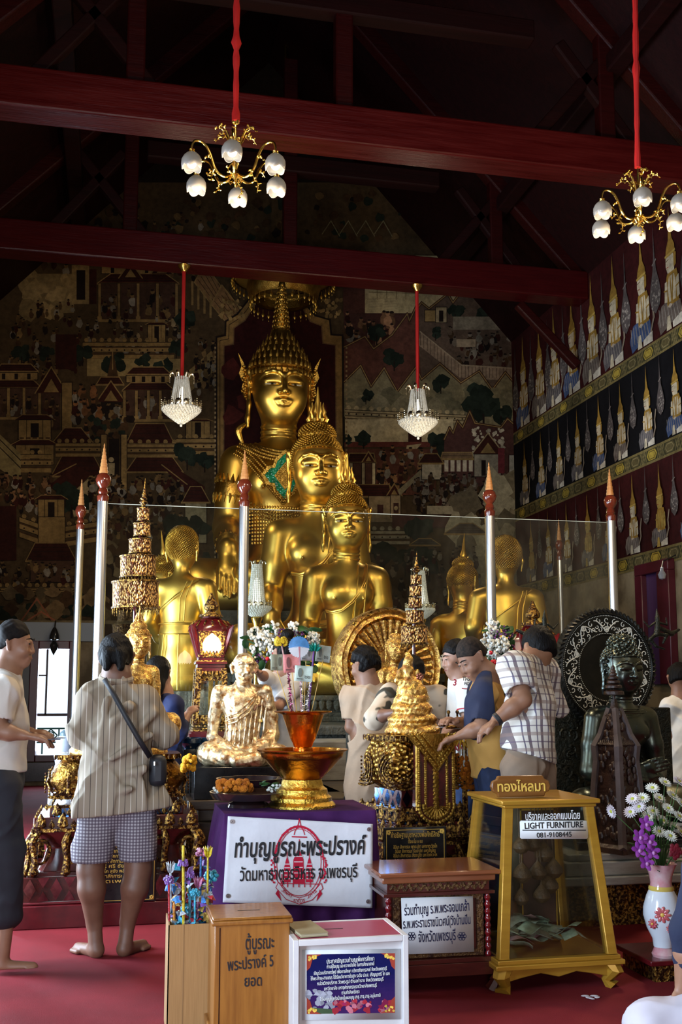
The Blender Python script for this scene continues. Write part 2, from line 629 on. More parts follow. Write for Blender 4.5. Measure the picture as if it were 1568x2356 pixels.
# ---------------------------------------------------------------- trusses
Z0 = 7.0
def beam(name, p, q, wd, ht, roll=0, m=wood):
 p, q = V(p), V(q)
 d = q - p
 M = TR(*((p + q) / 2)) @ d.to_track_quat('X', 'Z').to_matrix().to_4x4()
 return props(MB().box((0, 0, 0), (d.length, wd, ht), 0, 0, M=M).build(name, m, bev=.02, sm=0), kind='structure')
for Yt, bw, zt in ((9.9, .34, Z0), (13.35, .34, Z0)):
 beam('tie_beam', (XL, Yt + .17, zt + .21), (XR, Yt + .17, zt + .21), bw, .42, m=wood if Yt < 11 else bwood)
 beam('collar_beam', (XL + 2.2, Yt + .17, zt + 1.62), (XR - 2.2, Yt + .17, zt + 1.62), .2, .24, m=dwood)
 for x in (W(797, 200, 9.9).x, W(1405, 200, 9.9).x, .05):
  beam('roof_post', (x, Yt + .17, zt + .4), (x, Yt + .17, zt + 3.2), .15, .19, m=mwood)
 for s_, xw in ((1, XR), (-1, XL)):
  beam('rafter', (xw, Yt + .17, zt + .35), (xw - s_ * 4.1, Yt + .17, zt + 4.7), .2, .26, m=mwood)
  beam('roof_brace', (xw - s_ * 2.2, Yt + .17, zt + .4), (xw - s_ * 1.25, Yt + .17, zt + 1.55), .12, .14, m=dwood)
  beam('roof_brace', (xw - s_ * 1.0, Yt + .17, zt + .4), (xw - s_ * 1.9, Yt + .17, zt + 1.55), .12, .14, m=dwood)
# knee braces where the tie beams meet the right wall
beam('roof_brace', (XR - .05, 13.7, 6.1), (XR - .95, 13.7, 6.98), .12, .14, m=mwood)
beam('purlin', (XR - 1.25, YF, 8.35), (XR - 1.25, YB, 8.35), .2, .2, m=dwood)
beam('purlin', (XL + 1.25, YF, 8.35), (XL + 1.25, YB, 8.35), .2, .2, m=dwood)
# ---------------------------------------------------------------- mural on the back wall
OC, CR, DK, BR, MA, GN, RD, GY = (.24, .15, .055), (.36, .27, .14), (.014, .008, .006), (.06, .03, .013), (.036, .009, .006), (.014, .020, .013), (.19, .035, .017), (.20, .17, .13)
def lerp(a, b, t):
 return tuple(x + (y - x) * t for x, y in zip(a, b))
P = Paint(lambda x, y: W(x, y, YB), (0, -1, 0))
rn = random.Random(4)
P.poly([(-700, -900), (2200, -900), (2200, 430), (-700, 430)], (.012, .007, .005))  # unlit gable above the mural: its shade is painted on in dark brown
P.poly([(-60, 420), (1200, 420), (1215, 1470), (-60, 1470)], (.065, .040, .018))
def jit(c, a=.2):
 k = 1 + rn.uniform(-a, a)
 return tuple(x * k for x in c)
def tree(x, y, r, c=GN):
 for i in range(9):
  P.blob(x + rn.uniform(-.7, .7) * r, y + rn.uniform(-.5, .5) * r, r * rn.uniform(.35, .6), jit(c, .4), 8, .35, rnd=rn)
 P.line([(x, y + r * .4), (x, y + r * 1.2)], max(2, r * .12), DK)
def crowd(x0, y0, x1, y1, n, s=8, c=OC):
 for i in range(n):
  x, y = rn.uniform(x0, x1), rn.uniform(y0, y1)
  q = s * rn.uniform(.7, 1.2)
  k = jit(lerp(c, BR, rn.uniform(.35, .9)), .3)
  P.blob(x, y + q * 1.3, q * .75, jit(rn.choice([MA, BR, DK, k, GY]), .3), 7, .25, q * 1.1, rnd=rn)
  P.blob(x, y, q * .48, k, 7, .15, rnd=rn)
  P.blob(x, y - q * .35, q * .42, DK, 6, .2, q * .25, rnd=rn)
def box(x0, y0, x1, y1, c, e=DK, wd=1.6):
 P.rect(x0, y0, x1, y1, c)
 if e:
  P.line([(x0, y0), (x1, y0), (x1, y1), (x0, y1)], wd, e, True)
def roof(x0, x1, y0, y1, ov=.16, c=MA):
 k = (x1 - x0) * ov
 P.poly([(x0 + k, y0), (x1 - k, y0), (x1, y1), (x0, y1)], jit(c))
 for i in range(1, 4):
  t = i / 4
  P.line([(x0 + k * (1 - t), y0 + (y1 - y0) * t), (x1 - k * (1 - t), y0 + (y1 - y0) * t)], 1, DK)
 P.line([(x0, y1), (x0 + k, y0), (x1 - k, y0), (x1, y1)], 2.2, jit(OC))
 P.rect(x0 - 2, y1, x1 + 2, y1 + 4, jit(OC))
def gable(x, y, w, h, c=OC):
 P.poly([(x - w / 2, y), (x, y - h), (x + w / 2, y)], jit(MA))
 P.line([(x - w / 2 - 2, y), (x, y - h), (x + w / 2 + 2, y)], 2.6, jit(c))
 P.poly([(x - w / 4, y - 2), (x, y - h * .55), (x + w / 4, y - 2)], jit(OC))
def hall(x0, y0, x1, y1, n=4, c=OC, two=True):
 h = y1 - y0
 ya = y0
 if two:
  roof(x0 + 8, x1 - 8, ya, ya + h * .13)
  box(x0 + 8, ya + h * .16, x1 - 8, ya + h * .30, jit(c))
  for i in range(n):
   xx = x0 + 14 + (x1 - x0 - 28) * (i + .5) / n
   P.rect(xx - 4, ya + h * .18, xx + 4, ya + h * .29, DK)
  ya += h * .30
 roof(x0, x1, ya, ya + h * .14)
 ya += h * .15
 box(x0 + 2, ya, x1 - 2, y1, (.06, .03, .018))
 crowd(x0 + 6, ya + 14, x1 - 6, y1 - 18, int((x1 - x0) / 7), 9)
 for i in range(n + 1):
  xx = x0 + 4 + (x1 - x0 - 8) * i / n
  box(xx - 3.6, ya, xx + 3.6, y1, jit(c), DK, 1)
  P.rect(xx - 5, y1 - 7, xx + 5, y1, jit(c))
 P.rect(x0 - 2, y1, x1 + 2, y1 + 6, jit(c))
def tower(x, y0, y1, w, c=OC, tiers=2):
 h = y1 - y0
 for t in range(tiers):
  ya, yb = y0 + h * t / tiers, y0 + h * (t + 1) / tiers
  k = w * (.7 + .3 * (t + 1) / tiers) / 2
  P.poly([(x - k * .6, ya), (x + k * .6, ya), (x + k, ya + h * .1), (x - k, ya + h * .1)], jit(MA))
  P.line([(x - k, ya + h * .1), (x - k * .6, ya), (x + k * .6, ya), (x + k, ya + h * .1)], 1.5, jit(c))
  box(x - k * .8, ya + h * .1, x + k * .8, yb, jit(c))
  P.line([(x - k * .4, ya + h * .1), (x - k * .4, yb)], 1.2, DK)
  P.line([(x + k * .4, ya + h * .1), (x + k * .4, yb)], 1.2, DK)
  P.rect(x - k * .2, ya + h * .17, x + k * .2, yb - h * .05, DK)
  for i in range(5):
   xx = x - k * .8 + k * 1.6 * (i + .5) / 5
   P.rect(xx - k * .11, yb - h * .05, xx + k * .11, yb - h * .02, BR)
def rampart(x0, x1, y, h=34, c=OC, s=0):
 n = max(2, int((x1 - x0) / 17))
 f = lambda x: s * (x - x0)
 for i in range(n):
  xx = x0 + (x1 - x0) * (i + .5) / n
  P.blob(xx, y - 5 + f(xx), 5.5, jit(c), 8, .05, rnd=rn)
  P.rect(xx - 3, y - 5 + f(xx), xx + 3, y + f(xx), jit(c))
 for k, cc in ((0, c), (.28, BR), (.36, c), (.72, BR), (.8, c)):
  P.poly([(x0, y + h * k + f(x0)), (x1, y + h * k + f(x1)), (x1, y + h * (k + .24) + f(x1)), (x0, y + h * (k + .24) + f(x0))], jit(cc, .1))
 for i in range(n):
  xx = x0 + (x1 - x0) * (i + .5) / n
  P.blob(xx, y + h * .5 + f(xx), 2.4, DK, 4, 0, rnd=rn)
 P.line([(x0, y + f(x0)), (x1, y + f(x1))], 1.4, DK)
def zig(pts, below, c):
 P.poly(list(pts) + below, c)
 P.line(pts, 6, (.05, .02, .012))
 P.line(pts, 2, jit(OC))
# left of the niche: city walls, pavilions and crowds
crowd(10, 480, 520, 640, 60, 10)
P.rect(60, 630, 170, 720, (.20, .14, .06))
for i in range(18):
 P.blob(rn.uniform(30, 180), rn.uniform(600, 740), rn.uniform(10, 26), jit((.24, .165, .07), .35), 9, .4, rnd=rn)
crowd(20, 690, 190, 860, 90, 8)
hall(225, 585, 410, 735, 4, two=True)
gable(300, 640, 50, 38)
gable(372, 630, 46, 36)
P.rect(165, 610, 205, 700, (.25, .17, .07))
P.rect(176, 622, 196, 690, DK)
P.rect(205, 620, 222, 700, MA)
for (x, y, w_, a) in ((470, 650, 46, .6), (510, 700, 50, .6)):
 P.poly([(x - w_ / 2, y), (x, y - 44), (x + w_, y + 20), (x + w_ / 2, y + 60)], jit((.22, .12, .05)))
 for i in range(6):
  P.line([(x - w_ / 2 + w_ * i / 6, y - i * 0 - 44 * i / 6 * .9), (x + w_ / 2 + w_ * .5 * i / 6, y + 58 - 40 * i / 6)], 1.1, DK)
 P.line([(x - w_ / 2, y), (x, y - 44), (x + w_, y + 20), (x + w_ / 2, y + 60)], 2.4, jit(OC), True)
for x in (442, 456, 470, 484):
 P.line([(x, 650 + (x - 442) * .7), (x, 700 + (x - 442) * .7)], 5, jit(OC))
crowd(200, 730, 440, 800, 80, 7, CR)
tower(360, 742, 795, 52, tiers=1)
rampart(190, 400, 788, 36)
P.rect(200, 826, 420, 866, (.24, .165, .065))
for x, y, r in ((190, 815, 22), (262, 830, 26), (330, 830, 17), (372, 846, 22), (50, 812, 24), (110, 812, 16), (425, 735, 26), (405, 800, 20)):
 tree(x, y, r)
P.rect(128, 770, 176, 850, MA)
P.poly([(405, 880), (520, 780), (520, 830), (405, 930)], (.22, .15, .06))
P.line([(405, 880), (520, 780)], 3, jit(OC))
crowd(450, 780, 495, 900, 34, 8)
hall(-20, 838, 95, 960, 3)
gable(118, 905, 70, 60)
P.rect(97, 905, 138, 990, (.045, .022, .014))
crowd(100, 915, 136, 980, 12, 9)
box(142, 880, 166, 992, jit(OC))
P.poly([(246, 868), (259, 806), (272, 868)], jit(BR))
P.line([(259, 806), (259, 850)], 2, OC)
roof(222, 284, 868, 884)
gable(255, 925, 62, 48)
P.rect(232, 925, 280, 975, DK)
crowd(232, 925, 280, 990, 14, 9)
hall(282, 845, 400, 965, 4)
crowd(170, 880, 230, 1000, 26, 11, (.35, .14, .05))
for i in range(30):
 P.blob(rn.uniform(210, 300), rn.uniform(960, 1015), rn.uniform(5, 12), jit(rn.choice([GN, DK, BR]), .3), 8, .35, rnd=rn)
roof(290, 400, 975, 1020, .2)
roof(120, 215, 985, 1020, .3)
tower(80, 955, 1070, 110)
P.poly([(-60, 980), (0, 1000), (48, 1045), (48, 1110), (0, 1080), (-60, 1040)], (.23, .17, .07))
P.line([(-60, 995), (0, 1012), (48, 1060)], 2, DK)
P.line([(-60, 1015), (0, 1030), (48, 1078)], 2, DK)
rampart(48, 118, 1046, 40)
rampart(128, 232, 1020, 30)
rampart(292, 410, 1022, 30)
box(232, 1000, 246, 1150, jit(OC))
box(278, 1000, 292, 1150, jit(OC))
P.rect(250, 1010, 274, 1130, DK)
P.blob(256, 1058, 6, CR, 8, .1, rnd=rn)
P.poly([(249, 1066), (264, 1066), (262, 1118), (272, 1122), (250, 1120)], jit(CR))
tower(455, 965, 1010, 70, tiers=1)
rampart(405, 495, 1010, 36)
roof(118, 240, 1050, 1095, .2)
P.poly([(105, 1125), (170, 1070), (212, 1090), (175, 1125)], jit(MA))
P.line([(112, 1100), (175, 1068)], 2.4, OC)
roof(290, 420, 1052, 1085, .18)
P.poly([(375, 1075), (440, 1150), (470, 1165), (470, 1120), (400, 1075)], jit(MA))
P.line([(372, 1070), (430, 1115)], 2.4, OC)
P.poly([(160, 1140), (205, 1100), (205, 1180), (170, 1190)], jit(CR, .1))
box(425, 1155, 475, 1250, jit((.30, .24, .13)))
roof(418, 482, 1120, 1155, .3)
crowd(205, 1090, 420, 1230, 190, 9)
for x, y, r in ((165, 1150, 34), (150, 1135, 26), (455, 1215, 30), (430, 1050, 26), (470, 1060, 22), (395, 1210, 34)):
 tree(x, y, r)
crowd(-40, 1090, 120, 1165, 60, 9, (.4, .2, .09))
tower(118, 1140, 1235, 76, tiers=1)
rampart(45, 88, 1190, 44, s=.35)
rampart(150, 225, 1212, 44, s=-.15)
box(88, 1190, 150, 1262, jit(OC))
P.rect(-60, 1165, 38, 1290, MA)
roof(60, 175, 1250, 1290, .18)
box(70, 1290, 170, 1340, (.07, .035, .02))
crowd(72, 1295, 168, 1335, 26, 9)
crowd(-40, 1290, 70, 1350, 30, 9)
rampart(-60, 180, 1352, 10)
for i in range(70):
 P.blob(rn.uniform(-40, 330), rn.uniform(1360, 1430), rn.uniform(8, 20), jit(rn.choice([BR, (.16, .10, .045), (.1, .07, .035), GN]), .3), 8, .4, rnd=rn)
for x in (85, 95):
 P.line([(x - 38, 1432), (x, 1378 + (x - 85) * 3), (x + 38, 1432)], 3.5, jit((.3, .10, .05)))
P.rect(-60, 1428, 460, 1436, (.2, .15, .08))
P.rect(-60, 1436, 460, 1470, (.03, .018, .012))
for i in range(40):
 P.blob(rn.uniform(240, 480), rn.uniform(1240, 1420), rn.uniform(10, 26), jit(rn.choice([BR, DK, GN, (.14, .1, .05)]), .3), 8, .4, rnd=rn)
# upper strip seen between the beams
for i in range(120):
 P.blob(rn.uniform(170, 1060), rn.uniform(445, 560), rn.uniform(4, 11), jit(rn.choice([GN, DK, BR, BR, lerp(OC, BR, .6)]), .3), 10, .3, rnd=rn)
for x in (760, 800, 840, 880):
 P.line([(x - 20, 540), (x, 510), (x + 20, 545)], 2, (.2, .17, .09))
P.blob(1010, 540, 30, (.5, .38, .2), 12, .2, 10, rnd=rn)
# right of the niche
P.rect(790, 590, 1065, 722, (.42, .32, .16))
for x in range(800, 1060, 22):
 P.line([(x, 600), (x, 690)], 1.4, (.14, .09, .04))
for y in (640, 655, 672):
 P.line([(795, y), (1060, y + 8)], 1.4, (.14, .09, .04))
P.rect(788, 634, 838, 724, (.07, .026, .018))
P.rect(838, 628, 847, 690, CR)
for x in (855, 890):
 for y in range(690, 720, 6):
  P.line([(x - 8, y), (x + 22, y - 2)], 2, CR)
for x, y in ((985, 668), (1000, 672), (1018, 672), (1035, 675)):
 P.blob(x, y + 12, 11, jit(CR), 8, .2, rnd=rn)
 P.blob(x, y, 7, DK, 7, .2, rnd=rn)
P.rect(790, 722, 1000, 800, (.055, .022, .016))
crowd(790, 720, 910, 780, 26, 11, (.4, .2, .1))
mz = [(955, 715), (968, 698), (985, 712), (1028, 678), (1040, 698), (1072, 656), (1092, 682), (1120, 645)]
zig(mz, [(1200, 660), (1200, 950), (960, 950)], (.095, .06, .04))
box(975, 715, 1000, 742, jit(OC))
box(1000, 708, 1026, 744, jit((.3, .22, .12)))
P.rect(1008, 716, 1018, 742, DK)
for x, y, r in ((1045, 718, 18), (1150, 700, 40), (1000, 765, 16), (1120, 720, 24), (865, 765, 24), (910, 822, 26), (1180, 620, 30)):
 tree(x, y, r)
P.rect(1040, 730, 1190, 760, (.2, .16, .11))
crowd(1030, 750, 1190, 840, 50, 9, GY)
P.rect(1048, 782, 1092, 800, (.3, .22, .14))
zig([(790, 800), (838, 776), (858, 804), (900, 772), (935, 724), (940, 740), (956, 706)], [(975, 1000), (790, 900)], (.10, .036, .024))
tree(905, 825, 24)
P.poly([(965, 765), (1060, 840), (1195, 848), (1195, 880), (1055, 870), (960, 795)], (.25, .17, .11))
for i in range(30):
 t = i / 29
 x = 965 + 230 * t
 y = 766 + min(75, 260 * t * .75)
 P.line([(x, y), (x, y + 30)], 1.1, (.06, .03, .02))
P.line([(965, 765), (1060, 842), (1195, 850)], 2.5, (.3, .22, .14))
zz = [(790, 880), (828, 842), (852, 890), (882, 848), (912, 902), (955, 846), (968, 874), (1010, 838), (1058, 882), (1100, 855), (1130, 898), (1160, 858), (1200, 905)]
zig(zz, [(1205, 1010), (790, 960)], (.20, .16, .085))
for i in range(46):
 P.blob(rn.uniform(795, 1190), rn.uniform(905, 960), rn.uniform(8, 22), jit(rn.choice([(.17, .14, .08), (.24, .19, .10), (.13, .11, .06)]), .2), 8, .4, rnd=rn)
for x, y, r in ((840, 912, 16), (1012, 882, 20), (1095, 915, 32), (1110, 940, 40), (1150, 950, 24)):
 tree(x, y, r)
rampart(792, 1070, 944, 18, (.36, .27, .14), s=.045)
P.rect(792, 966, 1040, 1020, (.46, .36, .2))
P.rect(937, 970, 968, 1022, MA)
P.rect(790, 1018, 1000, 1030, (.12, .03, .02))
P.poly([(934, 1026), (968, 1022), (955, 1036), (932, 1036)], CR)
for x, y, r in ((835, 1012, 20), (795, 1012, 14), (1008, 1020, 26), (1005, 1045, 22)):
 tree(x, y, r)
P.rect(790, 1034, 1000, 1140, (.10, .035, .02))
crowd(870, 1030, 1000, 1130, 60, 10, (.4, .2, .08))
roof(798, 862, 1044, 1064, .06)
gable(846, 1064, 26, 24)
box(800, 1066, 862, 1118, (.07, .03, .02))
for x in (806, 834, 858):
 box(x - 4, 1066, x + 4, 1116, jit((.38, .3, .17)))
roof(815, 898, 1116, 1142, .05)
gable(905, 1142, 32, 28)
box(846, 1142, 896, 1196, (.24, .17, .09))
box(896, 1140, 920, 1192, (.28, .2, .11))
P.rect(866, 1162, 880, 1184, (.05, .02, .015))
P.rect(903, 1158, 915, 1182, (.05, .02, .015))
P.blob(909, 1170, 5, CR, 8, .1, rnd=rn)
P.rect(840, 1192, 925, 1202, (.2, .14, .08))
P.poly([(912, 1130), (965, 1082), (970, 1090), (918, 1142)], (.2, .16, .09))
zig([(1020, 1012), (1032, 985), (1040, 998), (1050, 970), (1062, 985), (1078, 948), (1090, 975), (1150, 985), (1165, 965), (1205, 1000)], [(1205, 1120), (1015, 1120)], (.07, .028, .022))
for i in range(90):
 P.blob(rn.uniform(1085, 1155), rn.uniform(985, 1050) , rn.uniform(2, 5), jit((.42, .36, .26), .3), 6, .4, rnd=rn)
gable(1120, 1046, 70, 48, CR)
box(1088, 1046, 1150, 1098, (.26, .22, .16))
P.rect(1105, 1060, 1115, 1096, DK)
P.rect(1143, 1032, 1158, 1090, (.15, .025, .03))
for x in (1020, 1034, 1048, 1062, 1076):
 P.rect(x, 1056, x + 9, 1086, (.5, .42, .3))
roof(1012, 1086, 1042, 1056, .05, (.2, .12, .06))
box(968, 1066, 1014, 1105, (.4, .33, .22))
roof(960, 1018, 1045, 1066, .25)
box(1168, 1048, 1204, 1102, (.34, .31, .25))
crowd(950, 1090, 1140, 1170, 150, 8, GY)
P.rect(980, 1165, 1052, 1184, (.33, .27, .17))
P.rect(900, 1186, 1030, 1215, (.06, .02, .016))
for i in range(60):
 P.blob(rn.uniform(1060, 1205), rn.uniform(1110, 1400), rn.uniform(14, 40), jit(rn.choice([(.32, .27, .17), (.22, .17, .10), (.13, .10, .06), (.38, .32, .2)]), .2), 10, .4, rnd=rn)
rampart(850, 940, 1222, 30, (.26, .22, .15))
for x, y, r in ((960, 1222, 34), (880, 1270, 30), (985, 1290, 40), (930, 1290, 30)):
 tree(x, y, r)
roof(1020, 1120, 1205, 1228, .35, (.06, .04, .03))
roof(940, 1010, 1240, 1254, .3, (.06, .05, .04))
crowd(840, 1260, 1100, 1420, 90, 9, (.2, .17, .12))
# painted niche frame
NB = [(497, 1440), (497, 778), (517, 774), (518, 742), (545, 725), (572, 690), (590, 672), (645, 655), (702, 672), (692, 690), (722, 728), (757, 738), (760, 772), (786, 774), (792, 1440)]
NI = [(513, 1440), (514, 798), (536, 794), (537, 757), (562, 740), (588, 700), (645, 674), (688, 700), (712, 742), (738, 752), (741, 792), (770, 796), (774, 1440)]
P.poly(NB, (.22, .125, .04))
P.line(NB, 4, DK)
P.poly(NI, (.028, .004, .0035))
P.line(NI, 2.5, (.13, .07, .03))
P.line([(p[0] + (505 - 497 if p[0] < 645 else -9), p[1] + 8) for p in NB[:6]], 1.4, DK)
for i in range(60):
 y = 800 + 640 * i / 60
 P.rect(492, y, 496, y + 5, (.3, .2, .1))
 P.rect(793, y, 797, y + 5, (.3, .2, .1))
for sx, xo in ((1, 0), (-1, 1290)):
 for i in range(26):
  P.blob(xo + sx * rn.uniform(505, 560), rn.uniform(690, 735), rn.uniform(3, 6), jit(OC, .4), 6, .3, rnd=rn)
for i in range(14):
 P.blob(rn.uniform(520, 770), rn.uniform(850, 1000), rn.uniform(10, 25), (.07, .012, .009), 9, .4, rnd=rn)
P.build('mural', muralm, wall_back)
# ---------------------------------------------------------------- rows of worshippers painted on the right wall
Q = Paint(lambda y, z: V((XR, y, z)), (-1, 0, 0))
bands = []
for a, b in (((1560, 751), (1230, 963)), ((1560, 1003), (1230, 1149)), ((1560, 1250), (1240, 1335))):
 bands.append((WX(*a, XR).z + WX(*b, XR).z) / 2)
print('bands', bands, 'ledge', ledge)
y0_, y1_ = 8.2, YB - .02
bh = .21
zt3 = ledge - .04
tops = [zt3, bands[0] - bh, bands[1] - bh]
for i in range(3):
 Q.rect(y0_, bands[i], y1_, tops[i], [(.045, .007, .007), (.006, .0055, .007), (.045, .007, .007)][i])
Q.rect(y0_, tops[0] - .25, y1_, tops[0], (.10, .075, .05))
Q.line([(y0_, tops[0] - .25), (y1_, tops[0] - .25)], .012, (.3, .24, .16))
for i in range(3):
 z = bands[i]
 Q.rect(y0_, z - bh, y1_, z, (.20, .15, .055))
 Q.rect(y0_, z - bh + .03, y1_, z - .03, (.05, .045, .02))
 k = 0
 y = y0_ + .1
 while y < y1_ - .1:
  c = (.42, .30, .05) if k % 2 == 0 else (.11, .085, .035)
  hx = lambda s_: [(y - .13 * s_, z - bh / 2), (y - .08 * s_, z - bh / 2 + .065 * s_), (y + .08 * s_, z - bh / 2 + .065 * s_), (y + .13 * s_, z - bh / 2), (y + .08 * s_, z - bh / 2 - .065 * s_), (y - .08 * s_, z - bh / 2 - .065 * s_)]
  Q.poly(hx(1.0), c)
  Q.line(hx(.72), .012, (.12, .08, .02) if k % 2 == 0 else (.25, .2, .09), True)
  for d in (-.16, -.2, .16, .2):
   Q.line([(y + d - .025, z - .035), (y + d + .025, z - bh + .035)], .012, (.22, .17, .07))
   Q.line([(y + d + .025, z - .035), (y + d - .025, z - bh + .035)], .012, (.22, .17, .07))
  y += .43
  k += 1
def deity(y, z, h, skin=(.62, .52, .36), gold=(.34, .19, .035), cloth=(.12, .105, .11)):
 s = h
 f = lambda pts: [(y + a * s, z + b * s) for a, b in pts]      # +a runs towards the back wall: the way they face
 Q.poly(f([(-.16, 0), (.0, 0), (.0, .09), (-.16, .09)]), (.62, .55, .45))
 Q.poly(f([(-.14, .09), (.20, 0), (.24, .12), (.17, .24), (-.02, .27), (-.13, .2)]), cloth)
 for i in range(7):
  Q.line(f([(-.1 + i * .05, .07), (-.06 + i * .045, .22)]), .01 * s, (.3, .26, .22))
 Q.poly(f([(.02, .0), (.1, .0), (.08, .12), (.04, .12)]), skin)
 Q.poly(f([(-.11, .2), (.07, .2), (.10, .36), (.06, .48), (-.09, .48), (-.125, .36)]), gold)
 Q.poly(f([(-.06, .23), (.04, .23), (.06, .36), (.03, .45), (-.05, .45), (-.075, .35)]), skin)
 Q.poly(f([(-.125, .24), (-.085, .23), (-.075, .40), (-.12, .42)]), skin)
 Q.poly(f([(.07, .24), (.115, .25), (.10, .42), (.065, .42)]), skin)
 for a in (-.03, .015):
  Q.line(f([(a, .44), (a * .4, .30), (a * .3, .23)]), .016 * s, gold)
 Q.line(f([(-.12, .34), (-.07, .33)]), .014 * s, gold)
 Q.line(f([(.07, .34), (.115, .35)]), .014 * s, gold)
 Q.poly(f([(-.01, .2), (.03, .18), (.07, .2), (.03, .22)]), (.5, .4, .3))
 Q.poly(f([(-.055, .48), (.05, .48), (.075, .55), (.07, .64), (-.03, .66), (-.065, .58)]), skin)
 Q.line(f([(.065, .59), (.03, .60)]), .008 * s, (.1, .05, .02))
 Q.line(f([(.06, .535), (.035, .535)]), .008 * s, (.3, .06, .03))
 Q.poly(f([(-.085, .52), (-.05, .5), (-.05, .64), (-.09, .62)]), gold)
 Q.poly(f([(-.075, .63), (.075, .62), (.06, .70), (.025, .76), (.015, .86), (.0, 1.06), (-.015, .86), (-.035, .76), (-.07, .70)]), gold)
 Q.line(f([(-.07, .645), (.075, .635)]), .02 * s, (.5, .33, .08))
 Q.line(f([(-.14, .1), (-.19, .2), (-.18, .3), (-.215, .42)]), .028 * s, (.22, .16, .12))
 Q.line(f([(-.145, .1), (-.2, .2), (-.19, .3), (-.22, .42)]), .01 * s, (.4, .32, .22))
def pendant(y, z, h):
 s = h
 f = lambda pts: [(y + a * s, z + b * s) for a, b in pts]
 c = (.10, .08, .075)
 Q.poly(f([(0, 0), (.07, .06), (.095, .16), (.07, .27), (.03, .38), (.012, .5), (0, .78), (-.012, .5), (-.03, .38), (-.07, .27), (-.095, .16), (-.07, .06)]), c)
 for i in range(34):
  a, b = rn.uniform(-.075, .075), rn.uniform(.03, .32)
  if abs(a) < .095 - abs(b - .16) * .35:
   Q.blob(y + a * s, z + b * s, .012 * s, jit((.26, .22, .19), .4), 5, .4, rnd=rn)
 Q.line(f([(.03, .44), (-.03, .47)]), .015 * s, (.2, .16, .14))
for i, (pxs, pyb) in enumerate((((1241, 1276, 1318, 1365, 1417, 1484, 1554), 850), ((1288, 1332, 1383, 1434, 1496, 1563), 1080), ((1307, 1356, 1405, 1462, 1525), 1250))):
 ys = [WX(p, pyb, XR).y for p in pxs]
 st = (ys[0] - ys[-1]) / (len(ys) - 1)
 ys = [ys[0] + st * k for k in (2, 1)] + ys + [ys[-1] - st * k for k in (1, 2, 3)]
 hh = (tops[i] - (.35 if i == 0 else 0)) - bands[i]
 for k, y in enumerate(ys):
  if y < YB - .15:
   dim = 1.0
   deity(y, bands[i] + .01, min(hh * .9, 1.5), (.62, .52, .36) if not (i == 2 and k % 3 == 0) else (.4, .27, .07), cloth=[(.12, .105, .11), (.06, .09, .19), (.16, .12, .10)][k % 3])
  if y - st / 2 < YB - .15:
   pendant(y - st / 2, bands[i] + .33, min(hh * .9, 1.5))
Q.build('mural', muralm, rw)
# ================================================================ Buddha images
gold = mat('gilded_bronze', (.80, .50, .10), (.62, .36, .055), sc=1.6, rough=.34, metal=1, r2=.46, lo=.3, hi=.75, bump=.04, bsc=30)
goldd = mat('carved_gold', (.62, .38, .075), (.34, .18, .03), sc=9, rough=.36, metal=1, bump=.5, bsc=60)
hairg = mat('gold_curls', (.44, .245, .035), (.32, .17, .025), sc=20, rough=.46, metal=1)
leafg = mat('gold_leaf', (.92, .60, .17), (.34, .16, .05), sc=30, rough=.22, metal=1, bump=.6, bsc=34, lo=.44, hi=.60, r2=.5, detail=8)
bronze = mat('dark_bronze', (.075, .10, .105), (.10, .10, .065), sc=4, rough=.22, metal=.95, bump=.08, bsc=30, r2=.36)
bronzed = mat('cast_bronze', (.018, .022, .018), (.04, .035, .022), sc=9, rough=.35, metal=.7, bump=.6, bsc=45)
eyew = mat('eye_inlay', (.42, .36, .25), rough=.25)
eyeb = mat('eye_pupil', (.008, .006, .006), rough=.15)
green = mat('green_glass', (.004, .10, .035), (.01, .2, .08), sc=60, rough=.12, bump=.6, bsc=120, kind='vor')
def head_sd(ear=1, h=.0032):
 s = SD((-.15, -.17, .60), (.15, .15, 1.0), h)
 s.ell((0, .012, .838), (.088, .102, .100), .02)
 s.ell((0, -.010, .800), (.079, .088, .104), .03)
 s.ell((0, -.012, .775), (.071, .076, .080), .02)
 s.ell((0, -.042, .730), (.046, .040, .034), .04)                 # chin
 for x in (-1, 1):
  s.ell((x * .042, -.052, .775), (.030, .034, .034), .03)     # cheeks
  s.ell((x * .036, -.079, .8235), (.027, .014, .0135), .010)  # lids
  s.ell((x * .037, -.095, .8135), (.026, .010, .0032), .005, op='s')
  s.chain([(x * .004, -.103, .838), (x * .016, -.101, .849), (x * .034, -.092, .854), (x * .055, -.078, .849), (x * .071, -.055, .833)], [.0048, .0060, .0062, .0055, .003], .005)
  s.cap((x * .006, -.107, .789), (x * .0135, -.104, .7865), .0085, .0072, .006)   # nostril wings
  s.chain([(x * .038, -.080, .7655), (x * .022, -.093, .7605), (x * .006, -.099, .7635), (0, -.0985, .762)], [.003, .0044, .005, .0045], .006)
  s.chain([(x * .031, -.084, .7585), (x * .014, -.093, .7515), (0, -.0955, .7505)], [.003, .005, .006], .006)
  # long ears
  s.chain([(x * .094, .010, .845), (x * .100, .014, .865), (x * .101, .030, .850), (x * .098, .024, .80), (x * .096, .012, .76), (x * .100, .008, .715), (x * .099, .008, .690)], [.010, .011, .011, .010, .010, .011, .008], .008, fl=((1, .15, 0), 1.5))
  s.cap((x * .104, .012, .845), (x * .108, .014, .79), .006, .005, .006, op='s')
 s.chain([(0, -.098, .846), (0, -.109, .815), (0, -.121, .788)], [.0055, .007, .0105], .006)
 s.cap((0, -.09, .7568), (0, -.115, .7568), .001, k=.004, op='s')
 s.cap((0, .012, .60), (0, .004, .74), .056, .054, .02)
 for z in (.655, .672, .689):
  s.ell((0, .008, z), (.0595, .0595, .007), .006)
 return s
